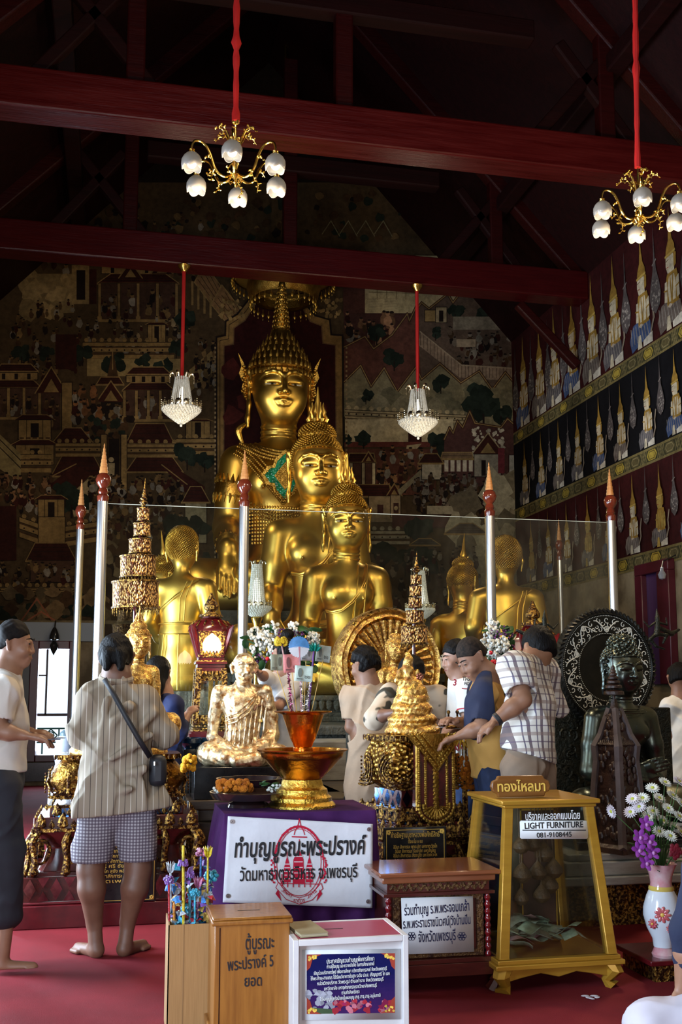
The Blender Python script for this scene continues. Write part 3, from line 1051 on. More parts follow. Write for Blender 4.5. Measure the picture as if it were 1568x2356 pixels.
def body_sd(arms='earth', h=.0055, wide=1):
 s = SD((-.50, -.40, -.04), (.50, .24, .72), h)
 s.cap((0, .012, .56), (0, .006, .70), .060, .054, .04)
 s.cap((-.13, .012, .566), (.13, .012, .566), .060, k=.05, fl=((0, 1, 0), 1.1))
 s.ell((0, .006, .485), (.150, .098, .115), .05)
 for x in (-1, 1):
  s.ell((x * .066, -.052, .478), (.070, .050, .058), .03)
  s.ell((x * .078, -.100, .452), (.005, .006, .005), .004)
 s.ell((0, .012, .33), (.108, .080, .16), .06)
 s.ell((0, .014, .17), (.135, .110, .13), .06)
 s.ell((0, -.02, .10), (.19, .13, .09), .05)
 for x in (-1, 1):
  s.cap((x * .11, .0, .10), (x * .335, -.10, .10), .105, .098, .05)
  s.cap((x * .345, -.11, .08), (x * -.02, -.215, .075), .082, .055, .04)
 s.cap((-.02, -.235, .10), (-.17, -.215, .14), .036, .030, .02)     # upturned sole
 def arm(x, sh, el, wr, r=(.068, .066, .056, .052, .038)):
  m1, m2 = [(V(a).lerp(V(b), .5)) for a, b in ((sh, el), (el, wr))]
  s.chain([sh, m1, el, m2, wr], list(r), .016)
 def hand(wr, d, n, side, L=.15):
  d, n = V(d).normalized(), V(n).normalized()
  t = d.cross(n).normalized() * side
  k = V(wr) + d * L * .5
  s.cap(wr, k, .034, .038, .015, fl=(n, 1.7))
  for i in range(4):
   b = k + t * (i - 1.5) * .0195 - d * .01
   f = [.95, 1.08, 1.02, .82][i] * L * .75
   s.chain([b, b + d * f * .5 + n * .006, b + d * f + n * .0], [.0112, .0105, .008], .003)
  b = V(wr) + d * L * .15 + t * -.03
  s.chain([b, b + d * .04 - t * .024, b + d * .08 - t * .026], [.013, .0115, .008], .006)
 if arms == 'earth':
  arm(-1, (-.172, .018, .550), (-.205, .035, .325), (-.218, -.150, .225))
  hand((-.218, -.155, .222), (-.05, -.42, -.9), (0, -.9, .42), 1)
  arm(1, (.172, .018, .550), (.205, .035, .325), (.075, -.165, .190))
  hand((.075, -.17, .188), (-1, -.12, -.05), (0, -.15, 1), 1)
 elif arms == 'teach':
  arm(-1, (-.172, .018, .550), (-.225, .01, .275), (-.05, -.19, .285))
  hand((-.05, -.195, .287), (1, -.25, .25), (0, -1, .2), -1)
  arm(1, (.172, .018, .550), (.225, .01, .275), (.08, -.19, .245))
  hand((.08, -.195, .245), (-1, -.2, .15), (0, -1, .3), 1)
 return s
def curls(mb, c, r, n, d, zc, fn=None, lo=-.35, k=5):
 """little hair curls spread over a skull"""
 g = PI * (3 - 5 ** .5)
 for i in range(n):
  z = 1 - 2 * (i + .5) / n
  if z < lo:
   continue
  q = (1 - z * z) ** .5
  p = V((q * math.cos(g * i), q * math.sin(g * i), z))
  if fn and not fn(p):
   continue
  w_ = V((c[0] + p.x * r[0], c[1] + p.y * r[1], c[2] + p.z * r[2]))
  nn = V((p.x / r[0], p.y / r[1], p.z / r[2])).normalized()
  mb.lathe([(d, -d * .4), (d * .95, d * .25), (d * .55, d * .8), (0.0005, d * 1.05)], n=k, M=TR(*w_) @ nn.to_track_quat('Z', 'Y').to_matrix().to_4x4(), cap=False)
def hairline(p):
 return not (p.y < -.28 and p.z < .40 - abs(p.x) * .10) and p.z > -.55
SK = ((0, .014, .842), (.094, .107, .103))
def hair_mesh(name, n=1300, d=.0046, m=hairg, um=1):
 b = MB()
 b.ball((0, .016, .846), (.0925, .104, .1015), 28, 18)
 # the cap ends at the hairline: push its front lower half inside the face
 b.v = [(x * .55, y * .45, z) if (y < -.03 and z < .878 - abs(x) * .1) else (x, y, z) for x, y, z in b.v]
 curls(b, SK[0], SK[1], n, d, .8, hairline, -.62)
 b.ball((0, .020, .934), (.064, .068, .046), 22, 12)
 curls(b, (0, .020, .934), (.065, .069, .047), n // 3, d, .9, None, -.1)
 b.tube([(math.sin(a) * .0875, .012 - math.cos(a) * .1, .8855 - .012 * math.sin(a) ** 2 - (.05 if abs(a) > 1.45 else 0)) for a in np.linspace(-1.5, 1.5, 25)], .0035, 6)
 return b
def flame(z=.985, s=1.0):
 b = MB()
 b.lathe([(.030, -.012), (.034, 0), (.026, .008), (.02, .012)], (0, .022, z), 16)
 b.lathe([(.018, 0), (.020, .02), (.016, .045), (.010, .075), (.006, .10), (.0012, .135 * s)], (0, .022, z), 10, sy=.6)
 for k in range(8):
  a = 2 * PI * k / 8 + .39
  for rr, h0, hh in ((.027, 0, .046), (.019, .02, .058)):
   ca, sa = math.cos(a), math.sin(a)
   b.tube([(ca * rr, .022 + sa * rr, z + h0), (ca * rr * 1.35, .022 + sa * rr * 1.35, z + h0 + hh * .4), (ca * rr * 1.05, .022 + sa * rr * 1.05, z + h0 + hh * .75), (ca * rr * 1.15, .022 + sa * rr * 1.15, z + h0 + hh)], [.005, .007, .004, .001], 6)
 for k in range(12):
  a = 2 * PI * k / 12
  b.ball((math.cos(a) * .032, .022 + math.sin(a) * .032, z - .002), (.008, .008, .012), 6, 5)
 return b
def eyes_mesh(x):
 b1, b2 = MB(), MB()
 b1.ball((x * .037, -.0805, .8125), (.022, .0105, .0042), 14, 8)
 b2.ball((x * .036, -.0840, .8123), (.0085, .0080, .0042), 10, 8)
 return b1, b2
def robe_lines():
 b = MB()
 # hem of the robe across the chest, and the folded shawl over the left shoulder
 ch = [(-.118, -.035, .40), (-.085, -.075, .392), (-.04, -.092, .40), (.015, -.100, .44), (.06, -.100, .49), (.09, -.085, .545), (.10, -.03, .612), (.10, .03, .622)]
 b.tube(ch, .0048, 6)
 b.tube([(-.116, -.035, .393), (-.085, -.075, .384), (-.04, -.092, .392), (.020, -.100, .432), (.066, -.100, .482), (.096, -.084, .537)], .003, 6)
 for x in (.04, .09):
  b.tube([(x + .02, .02, .630), (x + .02, -.045, .612), (x + .01, -.088, .55), (x, -.103, .49), (x - .005, -.090, .42), (x - .01, -.072 + x * .1, .34), (x - .01, -.085, .22)], .004, 6)
 return b
class BM:
 pass
HS = TR(0, 0, .70) @ RX(.12) @ Matrix.Diagonal((1.13, 1.10, 1.12, 1)) @ TR(0, 0, -.70)   # head a little broader than life
BS = Matrix.Diagonal((.87, 1, 1, 1))
BM.body = body_sd('earth').mesh('body', gold, M=BS)
BM.head = head_sd().mesh('head', gold, M=HS)
BM.hair = hair_mesh('hair').build('hair', hairg, sm=50)
BM.flame = flame(.972).build('flame_finial', gold, sm=50)
BM.robe = robe_lines().build('robe_hem', gold)
BM.robe.data.transform(BS)
BM.eyel, BM.pupl = [q.build(n_, m_) for q, n_, m_ in zip(eyes_mesh(-1), ('eye', 'pupil'), (eyew, eyeb))]
BM.eyer, BM.pupr = [q.build(n_, m_) for q, n_, m_ in zip(eyes_mesh(1), ('eye', 'pupil'), (eyew, eyeb))]
for q in (BM.hair, BM.flame, BM.eyel, BM.eyer, BM.pupl, BM.pupr):
 q.data.transform(HS)
def use(src, par, name=None, m=None):
 o = src.copy()
 o.name = name or src.name.split('.')[0]
 if m is not None:
  o.data = src.data.copy()
  o.data.materials.clear()
  o.data.materials.append(m)
 COL.objects.link(o)
 o.parent = par
 return o
def buddha(name, label, loc, sc, rz, m=None, parts=('body', 'head', 'hair', 'flame', 'eye', 'robe'), group=None, cat='buddha statue', body=None, hm=None):
 t = T(name, label, cat, loc, group)
 for p in parts:
  if p == 'eye':
   for a, b in ((BM.eyel, BM.pupl), (BM.eyer, BM.pupr)):
    use(b, use(a, t))
  elif p == 'body' and body is not None:
   use(body, t, 'body')
  else:
   use(getattr(BM, p), t, None, hm if p == 'hair' and hm else m)
 t.scale = (sc,) * 3
 t.rotation_euler = (0, 0, rz)
 return t
def from_px(px, py, Y, upx, zu):       # where a statue stands when unit height zu shows at (px,py) and one unit is upx pixels
 p = W(px, py, Y)
 s = mpp(p) * upx
 return (p.x, p.y, p.z - zu * s), s
def facing(p):                          # turn from -y towards the visitors
 return math.atan2(p[0] - CAM.x, p[1] - CAM.y) * -1
L3, S3 = from_px(797, 1262, 11.4, 482, .700)
L2, S2 = from_px(728, 1150, 13.0, 576, .700)
L1, S1 = from_px(642, 976, 14.95, 643, .700)
b3 = buddha('seated_buddha', 'smallest and frontmost of the three big seated gold buddhas, with looping flame finial', L3, S3, -.10, group=None)
b2 = buddha('seated_buddha', 'middle one of the three big seated gold buddhas, half hidden by the front one', L2, S2, -.06)
b1 = buddha('seated_buddha', 'largest gold buddha at the back with tall pointed crown and green chest jewel', L1, S1, -.02, parts=('body', 'head', 'eye'))
# the crown and ornaments of the largest one
c = MB()
c.lathe([(.100, .862), (.112, .868), (.114, .884), (.108, .892), (.112, .897), (.110, .910), (.104, .920), (.096, .935), (.080, .955), (.060, .978), (.044, .998), (.036, 1.02)], (0, .012, 0), 40, sy=1.1)
for i, (r, z) in enumerate(((.112, .875), (.112, .902), (.100, .925), (.085, .947), (.066, .970), (.050, .990))):
 n = int(34 - i * 4)
 for k in range(n):
  a = 2 * PI * k / n + i * .3
  c.lathe([(.006, -.006), (.0065, .002), (.003, .010), (.0006, .018)], n=5, M=TR(math.cos(a) * r, .012 + math.sin(a) * r * 1.1, z))
c.M = None
cr = c.build('crown', goldd, b1, local=True)
HC = TR(0, .005, -.022) @ HS @ Matrix.Diagonal((.86, .9, 1, 1))
cr.data.transform(HC)
sp = MB()
z = 1.005
prof = []
for i in range(13):
 r = .034 - .0021 * i
 prof += [(r * .8, z), (r, z + .006), (r, z + .012), (r * .78, z + .018)]
 z += .0155
prof += [(.008, z), (.009, z + .015), (.006, z + .022), (.007, z + .032), (.005, z + .05), (.001, z + .115)]
sp.lathe(prof, (0, .012, 0), 20)
for i in range(10):
 zz = 1.02 + i * .0155
 r = .034 - .0021 * i
 for k in range(14):
  a = 2 * PI * k / 14 + i
  sp.ball((math.cos(a) * r, .012 + math.sin(a) * r, zz), (.003, .003, .0045), 5, 4)
sp.build('spire', goldd, cr, local=True).data.transform(HC)
for x in (-1, 1):
 e = MB()
 pts = [(0, 0), (.018, .03), (.012, .055), (.026, .085), (.018, .11), (.03, .15), (.012, .12), (.004, .09), (-.006, .04)]
 e.prism([(p_ * x, q_) for p_, q_ in pts], .010, TR(x * .103, .03, .775) @ RX(PI / 2))
 for k in range(9):
  e.ball((x * (.108 + .003 * (k % 3)), .022, .785 + k * .012), (.007, .009, .006), 6, 5)
 e.tube([(x * .104, .03, .70), (x * .125, .03, .68), (x * .12, .03, .655), (x * .105, .03, .625)], [.006, .012, .009, .002], 8, cr=5)
 e.build('ear_ornament', goldd, b1, local=True).data.transform(HS)
def surf(x, z, lift=.0, yb=.0):          # rough front surface of the chest for laying ornaments
 d = 1 - (x / .2) ** 2 - ((z - .47) / .2) ** 2
 return -(.055 + .058 * max(0, d) ** .5) + .0 - lift
j = MB()
for k, (r0, r1, n) in enumerate(((.062, .085, 26),)):
 pass
for s_ in np.linspace(-1.25, 1.25, 46):        # collar
 for rr in (.075, .09, .105, .12):
  x, z = rr * 1.25 * math.sin(s_), .63 - rr * .72 * math.cos(s_) - .0
  j.ball((x, surf(x, z, .004) + (.05 if z > .58 else 0) * min(1, (z - .58) * 30), z), (.0065, .006, .0065), 6, 5)
for s_ in (-1, 1):                              # crossed sashes
 for t in np.linspace(0, 1, 34):
  for o_ in (-.022, -.008, .008, .022):
   x = s_ * (-.155 + .165 * t) + o_ * .6 * s_
   z = .60 - .19 * t + o_ * .8
   j.ball((x, surf(x, z, .004) + (.035 * max(0, 1 - t * 4)), z), (.0055, .005, .0055), 6, 4)
for t in np.linspace(0, 1, 26):
 for o_ in (-.012, 0, .012):
  x = -.14 + .26 * t
  z = .40 - .055 * math.sin(t * PI) + o_
  j.ball((x, surf(x, z, .003), z), (.005, .005, .005), 6, 4)
for x in np.linspace(-.115, .115, 26):          # belt and lower bodice
 for z in np.linspace(.26, .385, 11):
  if abs(x) < .115 - (.385 - z) * .1:
   q = 1 - (x / .125) ** 2
   j.ball((x, -.085 * max(.05, q) ** .5 + .012 - .004, z), (.0048, .004, .0052), 5, 4)
j.build('chest_ornament', goldd, b1, local=True)
for x in (-1, 1):
 a = MB()
 cc = V((x * .187, .026, .455))
 M = TR(*cc) @ (V((x * -.14, -.07, .97))).normalized().to_track_quat('Z', 'Y').to_matrix().to_4x4()
 a.lathe([(.070, -.028), (.073, -.02), (.071, 0), (.073, .02), (.070, .028)], n=24, M=M, cap=False)
 for k in range(20):
  t = 2 * PI * k / 20
  a.lathe([(.008, -.004), (.009, .008), (.001, .03)], n=5, M=M @ TR(.070 * math.cos(t), .070 * math.sin(t), .022))
  a.lathe([(.006, .004), (.007, -.008), (.001, -.03)], n=5, M=M @ TR(.070 * math.cos(t), .070 * math.sin(t), -.022))
 a.build('armlet', goldd, b1, local=True).data.transform(BS)
 a = MB()
 p, q = (V((-.218, -.150, .225)), V((-.205, .035, .325))) if x < 0 else (V((.075, -.165, .190)), V((.205, .035, .325)))
 M = align(p, q)
 a.lathe([(.036, -.0), (.045, .012), (.04, .02), (.05, .034), (.044, .046)], n=20, M=M, cap=False)
 for k in range(14):
  t = 2 * PI * k / 14
  a.lathe([(.006, 0), (.008, .012), (.001, .04)], n=5, M=M @ TR(.046 * math.cos(t), .046 * math.sin(t), .03))
 a.build('bracelet', goldd, b1, local=True).data.transform(BS)
# the green chest jewel
g = MB()
M = TR(.005, -.120, .486) @ RX(PI / 2 + .12) @ Matrix.Scale(.78, 4)
def star(r):
 o_ = []
 for k in range(4):
  a = k * PI / 2
  ca, sa = math.cos(a), math.sin(a)
  for u, v_ in ((.62, -.38), (.55, -.22), (1.0, 0), (.55, .22), (.62, .38)):
   o_.append((r * (ca * u - sa * v_), r * (sa * u + ca * v_) * 1.15))
 return o_
g.prism([(0, -.118), (.045, -.075), (.055, -.045), (.08, -.04), (.105, 0), (.08, .04), (.055, .045), (.045, .075), (0, .118), (-.045, .075), (-.055, .045), (-.08, .04), (-.105, 0), (-.08, -.04), (-.055, -.045), (-.045, -.075)], .010, M)
jw = g.build('chest_jewel', goldd, b1, local=True)
g = MB()
g.prism([(0, -.10), (.035, -.066), (.045, -.034), (.068, -.030), (.09, 0), (.068, .030), (.045, .034), (.035, .066), (0, .10), (-.035, .066), (-.045, .034), (-.068, .030), (-.09, 0), (-.068, -.030), (-.045, -.034), (-.035, -.066)], .012, M, c=.003)
g.build('green_inlay', green, jw, local=True)
g = MB()
g.prism([(0, -.062), (.048, 0), (0, .062), (-.048, 0)], .012, M, c=.006)
for i in range(6):
 for k in range(6):
  a, b = -.038 + i * .0152, -.038 + k * .0152
  g.ball(((a - b) * .5, (a + b) * .6, .014), (.0048, .0048, .004), 6, 4, M=M)
for k in range(24):
 a = k / 24 * 4
 i = int(a)
 cs = [(0, -.108), (.093, 0), (0, .108), (-.093, 0)]
 p, q = cs[i], cs[(i + 1) % 4]
 t = a - i
 g.ball((p[0] + (q[0] - p[0]) * t, p[1] + (q[1] - p[1]) * t, .008), (.005, .005, .004), 6, 4, M=M)
g.build('gold_filigree', goldd, jw, local=True)
for t in list(BM.__dict__.values()):
 if isinstance(t, bpy.types.Object):
  COL.objects.unlink(t)
# ================================================================ chandeliers and lamps
brass = mat('polished_brass', (.86, .60, .16), (.55, .33, .06), sc=30, rough=.22, metal=1)
opal = mat('opal_glass', (.22, .21, .20), rough=.3, emit=(1, .80, .55), es=.08)
glow = mat('bulb_glow', (1, .95, .85), emit=(1, .88, .66), es=9)
glow2 = mat('crystal_glow', (1, .97, .9), emit=(1, .93, .78), es=2.2)
ribbon = mat('red_ribbon', (.55, .012, .010), (.36, .008, .008), sc=30, rough=.55, stretch=(1, 1, .1))
crystal = mat('crystal_beads', (.55, .53, .48), (.34, .31, .24), sc=40, rough=.08, spec=.8, emit=(1, .93, .78), es=.16)
chrome = mat('silver_tube', (.60, .61, .64), rough=.30, metal=1)
def shade_mesh():
 b = MB()
 n = 40
 prof = [(.012, 0), (.034, -.008), (.052, -.026), (.062, -.052), (.064, -.078), (.060, -.098)]
 vs, fs = [], []
 for j_, (r, z) in enumerate(prof):
  for i in range(n):
   a = 2 * PI * i / n
   sc_ = abs(math.sin(a * 2.5))
   dz = 0 if j_ < 4 else (-.020 * sc_ if j_ == 5 else -.006 * sc_)
   rr = r * (1 + (.05 * sc_ if j_ > 2 else 0))
   vs.append((rr * math.cos(a), rr * math.sin(a), z + dz))
 for j_ in range(len(prof) - 1):
  for i in range(n):
   fs.append((j_ * n + i, (j_ + 1) * n + i, (j_ + 1) * n + (i + 1) % n, j_ * n + (i + 1) % n))
 b.add(vs, fs)
 return b
def acanthus(b, p, d, L, up):
 """a little cast leaf spray"""
 p, d, up = V(p), V(d).normalized(), V(up)
 pts = [p + d * L * t + up * L * (.35 * math.sin(t * 3)) for t in (0, .3, .6, 1)]
 b.tube(pts, [.004, .005, .004, .001], 6, cr=3)
 for t, s_ in ((.3, 1), (.5, -1), (.7, 1), (.9, -1)):
  q = p + d * L * t + up * L * .35 * math.sin(t * 3)
  side = d.cross(up).normalized() * s_
  b.ball(q + side * .010 + up * .004, (.010, .006, .006), 6, 5)
  b.tube([q, q + side * .016 + up * .010, q + side * .026 + up * .006], [.004, .005, .001], 5)
def brass_chandelier(px, py, Y, rot, label, ribbon_px):
 """py: height of the hub; six tulip shades on curling arms"""
 p = W(px, py, Y)
 t = T('brass_chandelier', label, 'chandelier', p, None)
 b = MB()
 b.lathe([(.006, -.16), (.014, -.15), (.006, -.135), (.020, -.115), (.034, -.095), (.026, -.07), (.014, -.06), (.020, -.035), (.028, -.02), (.018, 0), (.012, .03), (.016, .06), (.009, .09), (.012, .13), (.007, .16), (.010, .22), (.006, .26), (.006, .30)], n=16)
 for k in range(6):
  a = k * PI / 3 + .4
  d = V((math.cos(a), math.sin(a), 0))
  b.tube([d * .012 + V((0, 0, .07)), d * .05 + V((0, 0, .16)), d * .075 + V((0, 0, .20)), d * .10 + V((0, 0, .185))], [.006, .007, .006, .002], 8, cr=4)
  acanthus(b, d * .055 + V((0, 0, .16)), d + V((0, 0, .8)), .085, (0, 0, 1))
  acanthus(b, d * .09 + V((0, 0, .19)), d + V((0, 0, -.3)), .075, (0, 0, 1))
  b.tube([d * .02 + V((0, 0, -.09)), d * .05 + V((0, 0, -.13)), d * .035 + V((0, 0, -.155)), d * .02 + V((0, 0, -.14))], .004, 5)
 b.build('stem', brass, t, local=True)
 sh = None
 for k in range(6):
  a = k * PI / 3 + rot
  d = V((math.cos(a), math.sin(a), 0))
  up = V((0, 0, 1))
  b = MB()
  pts = [d * .02 - up * .09, d * .07 - up * .125, d * .12 - up * .115, d * .155 - up * .07, d * .18 - up * .005, d * .215 + up * .05, d * .26 + up * .07, d * .30 + up * .058, d * .315 + up * .02, d * .315 - up * .01]
  b.tube(pts, [.008, .009, .009, .009, .009, .009, .008, .008, .007, .009], 10, cr=5)
  acanthus(b, d * .145 - up * .08, d * .2 - up, .10, d.cross(up))
  acanthus(b, d * .17 - up * .03, d - up * .4, .06, up)
  b.lathe([(.010, .012), (.020, .004), (.014, -.004), (.022, -.010), (.016, -.018)], d * .315 - up * .012, 12)
  b.build('arm', brass, t, local=True)
  o = shade_mesh().build('glass_shade', opal, t, local=True, solid=.003) if sh is None else sh.copy()
  if sh is None:
   sh = o
  else:
   COL.objects.link(o)
  o.location = d * .315 - up * .028
  q = MB().ball((0, 0, -.072), (.031, .031, .036), 16, 12).build('bulb', glow, o, local=True)
 lamp('bulb_light', p - V((0, 0, .8)), 215, (1, .76, .48), .22)
 q = W(ribbon_px[0], ribbon_px[1], Y)
 b = MB()
 n = 26
 r_ = random.Random(px)
 pts = [V((0, 0, .29)) + (q - p - V((0, 0, .29))) * (i / n) for i in range(n + 1)]
 b.tube(pts, [(.022 if i > 1 else .03) * r_.uniform(.75, 1.15) * (1.5 if i == 11 else 1) for i in range(n + 1)], 8)
 b.build('red_ribbon', ribbon, t, local=True)
 return t
brass_chandelier(541, 372, 6.6, .35, 'brass chandelier with six lit tulip shades hanging left, clear of the painted wall', (545, -140))
brass_chandelier(1469, 470, 6.75, .1, 'brass chandelier with six lit tulip shades near the painted right wall', (1458, -140))
def crystal_lamp(p, R, H, label, cordtop=None, bs=1.0):
 """R radius of the bowl, H height of the tapering bead column"""
 t = T('crystal_chandelier', label, 'chandelier', p)
 b = MB()
 def ring(r, z, n, s_):
  for k in range(n):
   a = 2 * PI * k / n
   b.ball((r * math.cos(a), r * math.sin(a), z), (s_, s_, s_ * 1.25), 6, 5)
 n = 22
 for i in range(n + 1):
  f = i / n
  ring(R * (.62 - .30 * f ** .7), H * f, 22, R * .036 * bs)
 b.build('bead_column', crystal, t, local=True)
 b = MB()
 for i in range(9):
  f = i / 8
  ring(R * (.94 - .74 * f ** 1.2), -R * .10 - R * .62 * f, int(34 - 20 * f), R * .062 * bs)
  ring(R * (.90 - .74 * f ** 1.2), -R * .135 - R * .62 * f, int(30 - 18 * f), R * .055)
 b.ball((0, 0, -R * .92), R * .07, 10, 8)
 b.lathe([(R * .9, -R * .08), (R * .55, -R * .45), (R * .15, -R * .70)], n=24, cap=False)
 b.build('crystal_bowl', crystal, t, local=True)
 b = MB()
 for k in range(14):
  a = 2 * PI * k / 14
  M = RZ(a) @ TR(R * .92, 0, R * .10)
  b.lathe([(.0, -.1 * R), (.15 * R, -.06 * R), (.17 * R, 0), (.13 * R, .10 * R), (.0, .14 * R)], n=10, M=M @ RY(PI / 2) @ Matrix.Diagonal((1, 1, .3, 1)), cap=False)
  for i in range(4):
   b.ball((R * 1.0, R * .12, R * (.22 - .1 * i)), R * .038, 6, 5, M=M @ TR(-R * .92, 0, 0))
 gm = mat('silver_gilt', (.78, .70, .52), rough=.25, metal=1)
 b.build('disc_trim', gm, t, local=True)
 for k in range(6):
  b = MB()
  a = 2 * PI * k / 6
  M = RZ(a) @ TR(R * .36, 0, H * 1.04)
  b.tube([(-.02 * R, 0, -.04 * R), (.05 * R, 0, .14 * R), (.18 * R, 0, .16 * R), (.24 * R, 0, .04 * R), (.2 * R, 0, -.04 * R)], [.05 * R, .06 * R, .06 * R, .05 * R, .02 * R], 7, M=M, cr=3)
  for i in range(5):
   b.ball((.24 * R, 0, -.02 * R - i * .07 * R), R * .028, 6, 4, M=M)
  b.build('scroll_arm', gm, t, local=True)
 b = MB()
 b.lathe([(R * .3, 0), (R * .72, -R * .04), (R * .62, -R * .30), (R * .3, -R * .5), (R * .1, -R * .6)], n=16)
 b.lathe([(R * .10 * bs * bs, 0), (R * .13 * bs * bs, H * .3), (R * .10 * bs * bs, H * .6), (R * .05, H * .7)], n=10)
 b.build('bulb_cluster', glow2, t, local=True)
 if cordtop is not None:
  q = V(cordtop) - V(p)
  b = MB()
  b.tube([V((0, 0, H)) + (q - V((0, 0, H))) * (i / 8) for i in range(9)], .024, 8)
  b.build('red_cord', ribbon, t, local=True)
  b = MB()
  b.lathe([(.02, 0), (.035, -.015), (.045, .01), (.07, .04), (.085, .07), (.06, .09)], q - V((0, 0, .09)), 14)
  b.build('ceiling_rose', brass, t, local=True)
 return t
for (px, py, Y, tx, ty, nm) in ((417, 938, 13.35, 424, 574, 'lit crystal chandelier on a red cord, hanging to the left of the tall crowned buddha'), (961, 967, 13.35, 958, 619, 'lit crystal chandelier on a red cord, right of the three big buddhas')):
 p = W(px, py, Y)
 top = W(tx, ty, Y)
 crystal_lamp(p, mpp(p) * 46, mpp(p) * 70, nm, (p.x + (top.x - p.x) * 1.0, Y, Z0 - .005))
 lamp('crystal_light', p - V((0, .5, .7)), 42, (1, .84, .6), .2)
# ================================================================ altar, glass case, canopies, disciples, lanterns
stone = mat('carved_grey_stone', (.10, .10, .08), (.04, .04, .03), sc=6, rough=.75, bump=.9, bsc=38, kind='noise')
granite = mat('brown_granite', (.085, .055, .033), (.035, .022, .014), sc=7, rough=.35, bump=.1, bsc=60, stretch=(.5, 1, 2.5), coat=.2)
black = mat('black_granite', (.012, .012, .014), (.022, .021, .022), sc=20, rough=.16)
marble = mat('grey_marble', (.42, .40, .36), (.26, .24, .21), sc=5, rough=.3, stretch=(1, 1, 4))
redl = mat('red_lacquer_trim', (.11, .006, .009), (.07, .004, .006), sc=12, rough=.25, coat=.4)
gilt = mat('gilt_carving', (.46, .26, .055), (.04, .014, .008), sc=60, rough=.34, metal=.9, bump=.7, bsc=60, lo=.40, hi=.54)
lattice = mat('gilt_lattice', (.62, .36, .12), (.10, .035, .015), sc=80, rough=.4, metal=.85, bump=.9, bsc=80, kind='vor', lo=.42, hi=.62, stretch=(1, 1, .55))
turned = mat('turned_red_wood', (.17, .03, .012), (.10, .014, .008), sc=14, rough=.14, coat=.6)
pale = mat('pale_turned_wood', (.58, .27, .09), (.42, .17, .05), sc=10, rough=.4, stretch=(1, 1, 8))
glass = glass_mat('clear_glass', (.94, .97, .95), .10)
def slab(x0, x1, y0, y1, steps, b=None, m=0):
 """stepped mouldings: steps = [(z0, z1, inset)]"""
 b = b or MB()
 for z0, z1, i in steps:
  b.bb(x0 + i, x1 - i, y0 + i, y1 - i * 0, z0, z1, m)
 return b
ax0, ax1 = W(172, 1600, 9.3).x, W(1287, 1600, 12.6).x + .12
t = T('stone_altar', 'carved grey stone altar platform under the golden images and glass case', 'altar', (2.4, 9.1, 0))
slab(ax0, ax1, 9.15, 15.9, [(0, .12, -.1), (.12, .3, 0), (.3, .42, .08), (.42, .78, .16), (.78, .9, .1), (.9, .98, .02), (.98, 1.06, -.04)]).build('platform', stone, t, bev=.012)
b = MB()
n = 46
for i in range(n):
 x = ax0 + .2 + (ax1 - ax0 - .4) * i / (n - 1)
 b.lathe([(.0, .0), (.055, .05), (.075, .14), (.05, .26), (.0, .33)], (x, 9.30, .43), 8, sy=.45)
b.build('lotus_frieze', stone, t)
sx0, sx1 = W(446, 1800, 7.08).x, W(800, 1800, 7.08).x
t = T('granite_step', 'brown polished granite step in front of the carved altar', 'step', (1.7, 7.1, 0))
_st = [(0, .1, -.03), (.1, .3, .03), (.3, .5, .0), (.5, .58, .03), (.58, .645, -.04)]
slab(sx1 - .1, W(1120, 1800, 7.5).x, 7.5, 9.02, _st, slab(sx0, sx1, 7.08, 9.02, _st)).build('steps', granite, t, bev=.008)
b = MB().bb(W(700, 1700, 8.5).x, W(1000, 1700, 8.5).x, 8.4, 9.0, .645, .96)
props(b.build('marble_ledge', marble, bev=.01), 'pale marble ledge behind the golden bowls', 'ledge')
for bd, L, S, nm, wd in ((b3, L3, S3, 'grey lotus pedestal under the frontmost gold buddha', .46), (b2, L2, S2, 'grey lotus pedestal under the middle gold buddha', .46), (b1, L1, S1, 'grey lotus pedestal under the tallest crowned buddha', .46)):
 t = T('lotus_pedestal', nm, 'pedestal', (L[0], L[1], 1.06))
 z1 = L[2] + S * .005
 h = z1 - 1.06
 b = MB()
 cx, cy = L[0], L[1] - .06 * S
 for f0, f1, k in ((0, .2, 1.0), (.2, .35, .94), (.35, .65, .86), (.65, .8, .92), (.8, 1.0, 1.0)):
  b.box((cx, cy, 1.06 + h * (f0 + f1) / 2), (S * .92 * k, S * .50 * k, h * (f1 - f0)))
 b.build('base', stone, t, bev=.01)
 b = MB()
 for i in range(28):
  b.lathe([(.0, 0), (S * .012, h * .1), (S * .016, h * .3), (0, h * .5)], (cx - S * .44 + S * .88 * i / 27, cy - S * .243, 1.06 + h * .42), 7, sy=.6)
 b.build('lotus_petals', stone, t)
# ---- glass case: silver posts with turned finials, and the panes between them
zp = 3.08
gc = T('glass_case', 'tall open glass case on silver posts with turned red finials, around the buddhas', 'glass case', (2.2, 9.6, 1.055))
def post(px, Y, r, zb=1.055):
 p = W(px, 1300, Y)
 M = TR(p.x, Y, zb)
 z = zp - zb
 o = MB(M).lathe([(r * 1.3, 0), (r * 1.3, .03), (r, .04), (r, z)], n=24).build('silver_post', chrome, gc)
 b = MB(M)
 b.lathe([(r * 1.0, 0), (r * 1.1, .02), (r * 1.15, .05), (r * .8, .07), (r * 1.0, .085), (r * .85, .11), (r * .7, .125), (r * 1.25, .16), (r * 1.5, .20), (r * 1.25, .24), (r * .7, .262)], (0, 0, z), 20)
 b.lathe([(r * .82 * (1 - i / 16) + (.004 if i % 2 else 0), .262 + i * .0175) for i in range(16)] + [(.001, .545)], (0, 0, z), 16, m=1)
 b.build('finial', [turned, pale], gc).parent = o
 o.children[0].location = (0, 0, 0)
 return p.x
PX_ = {}
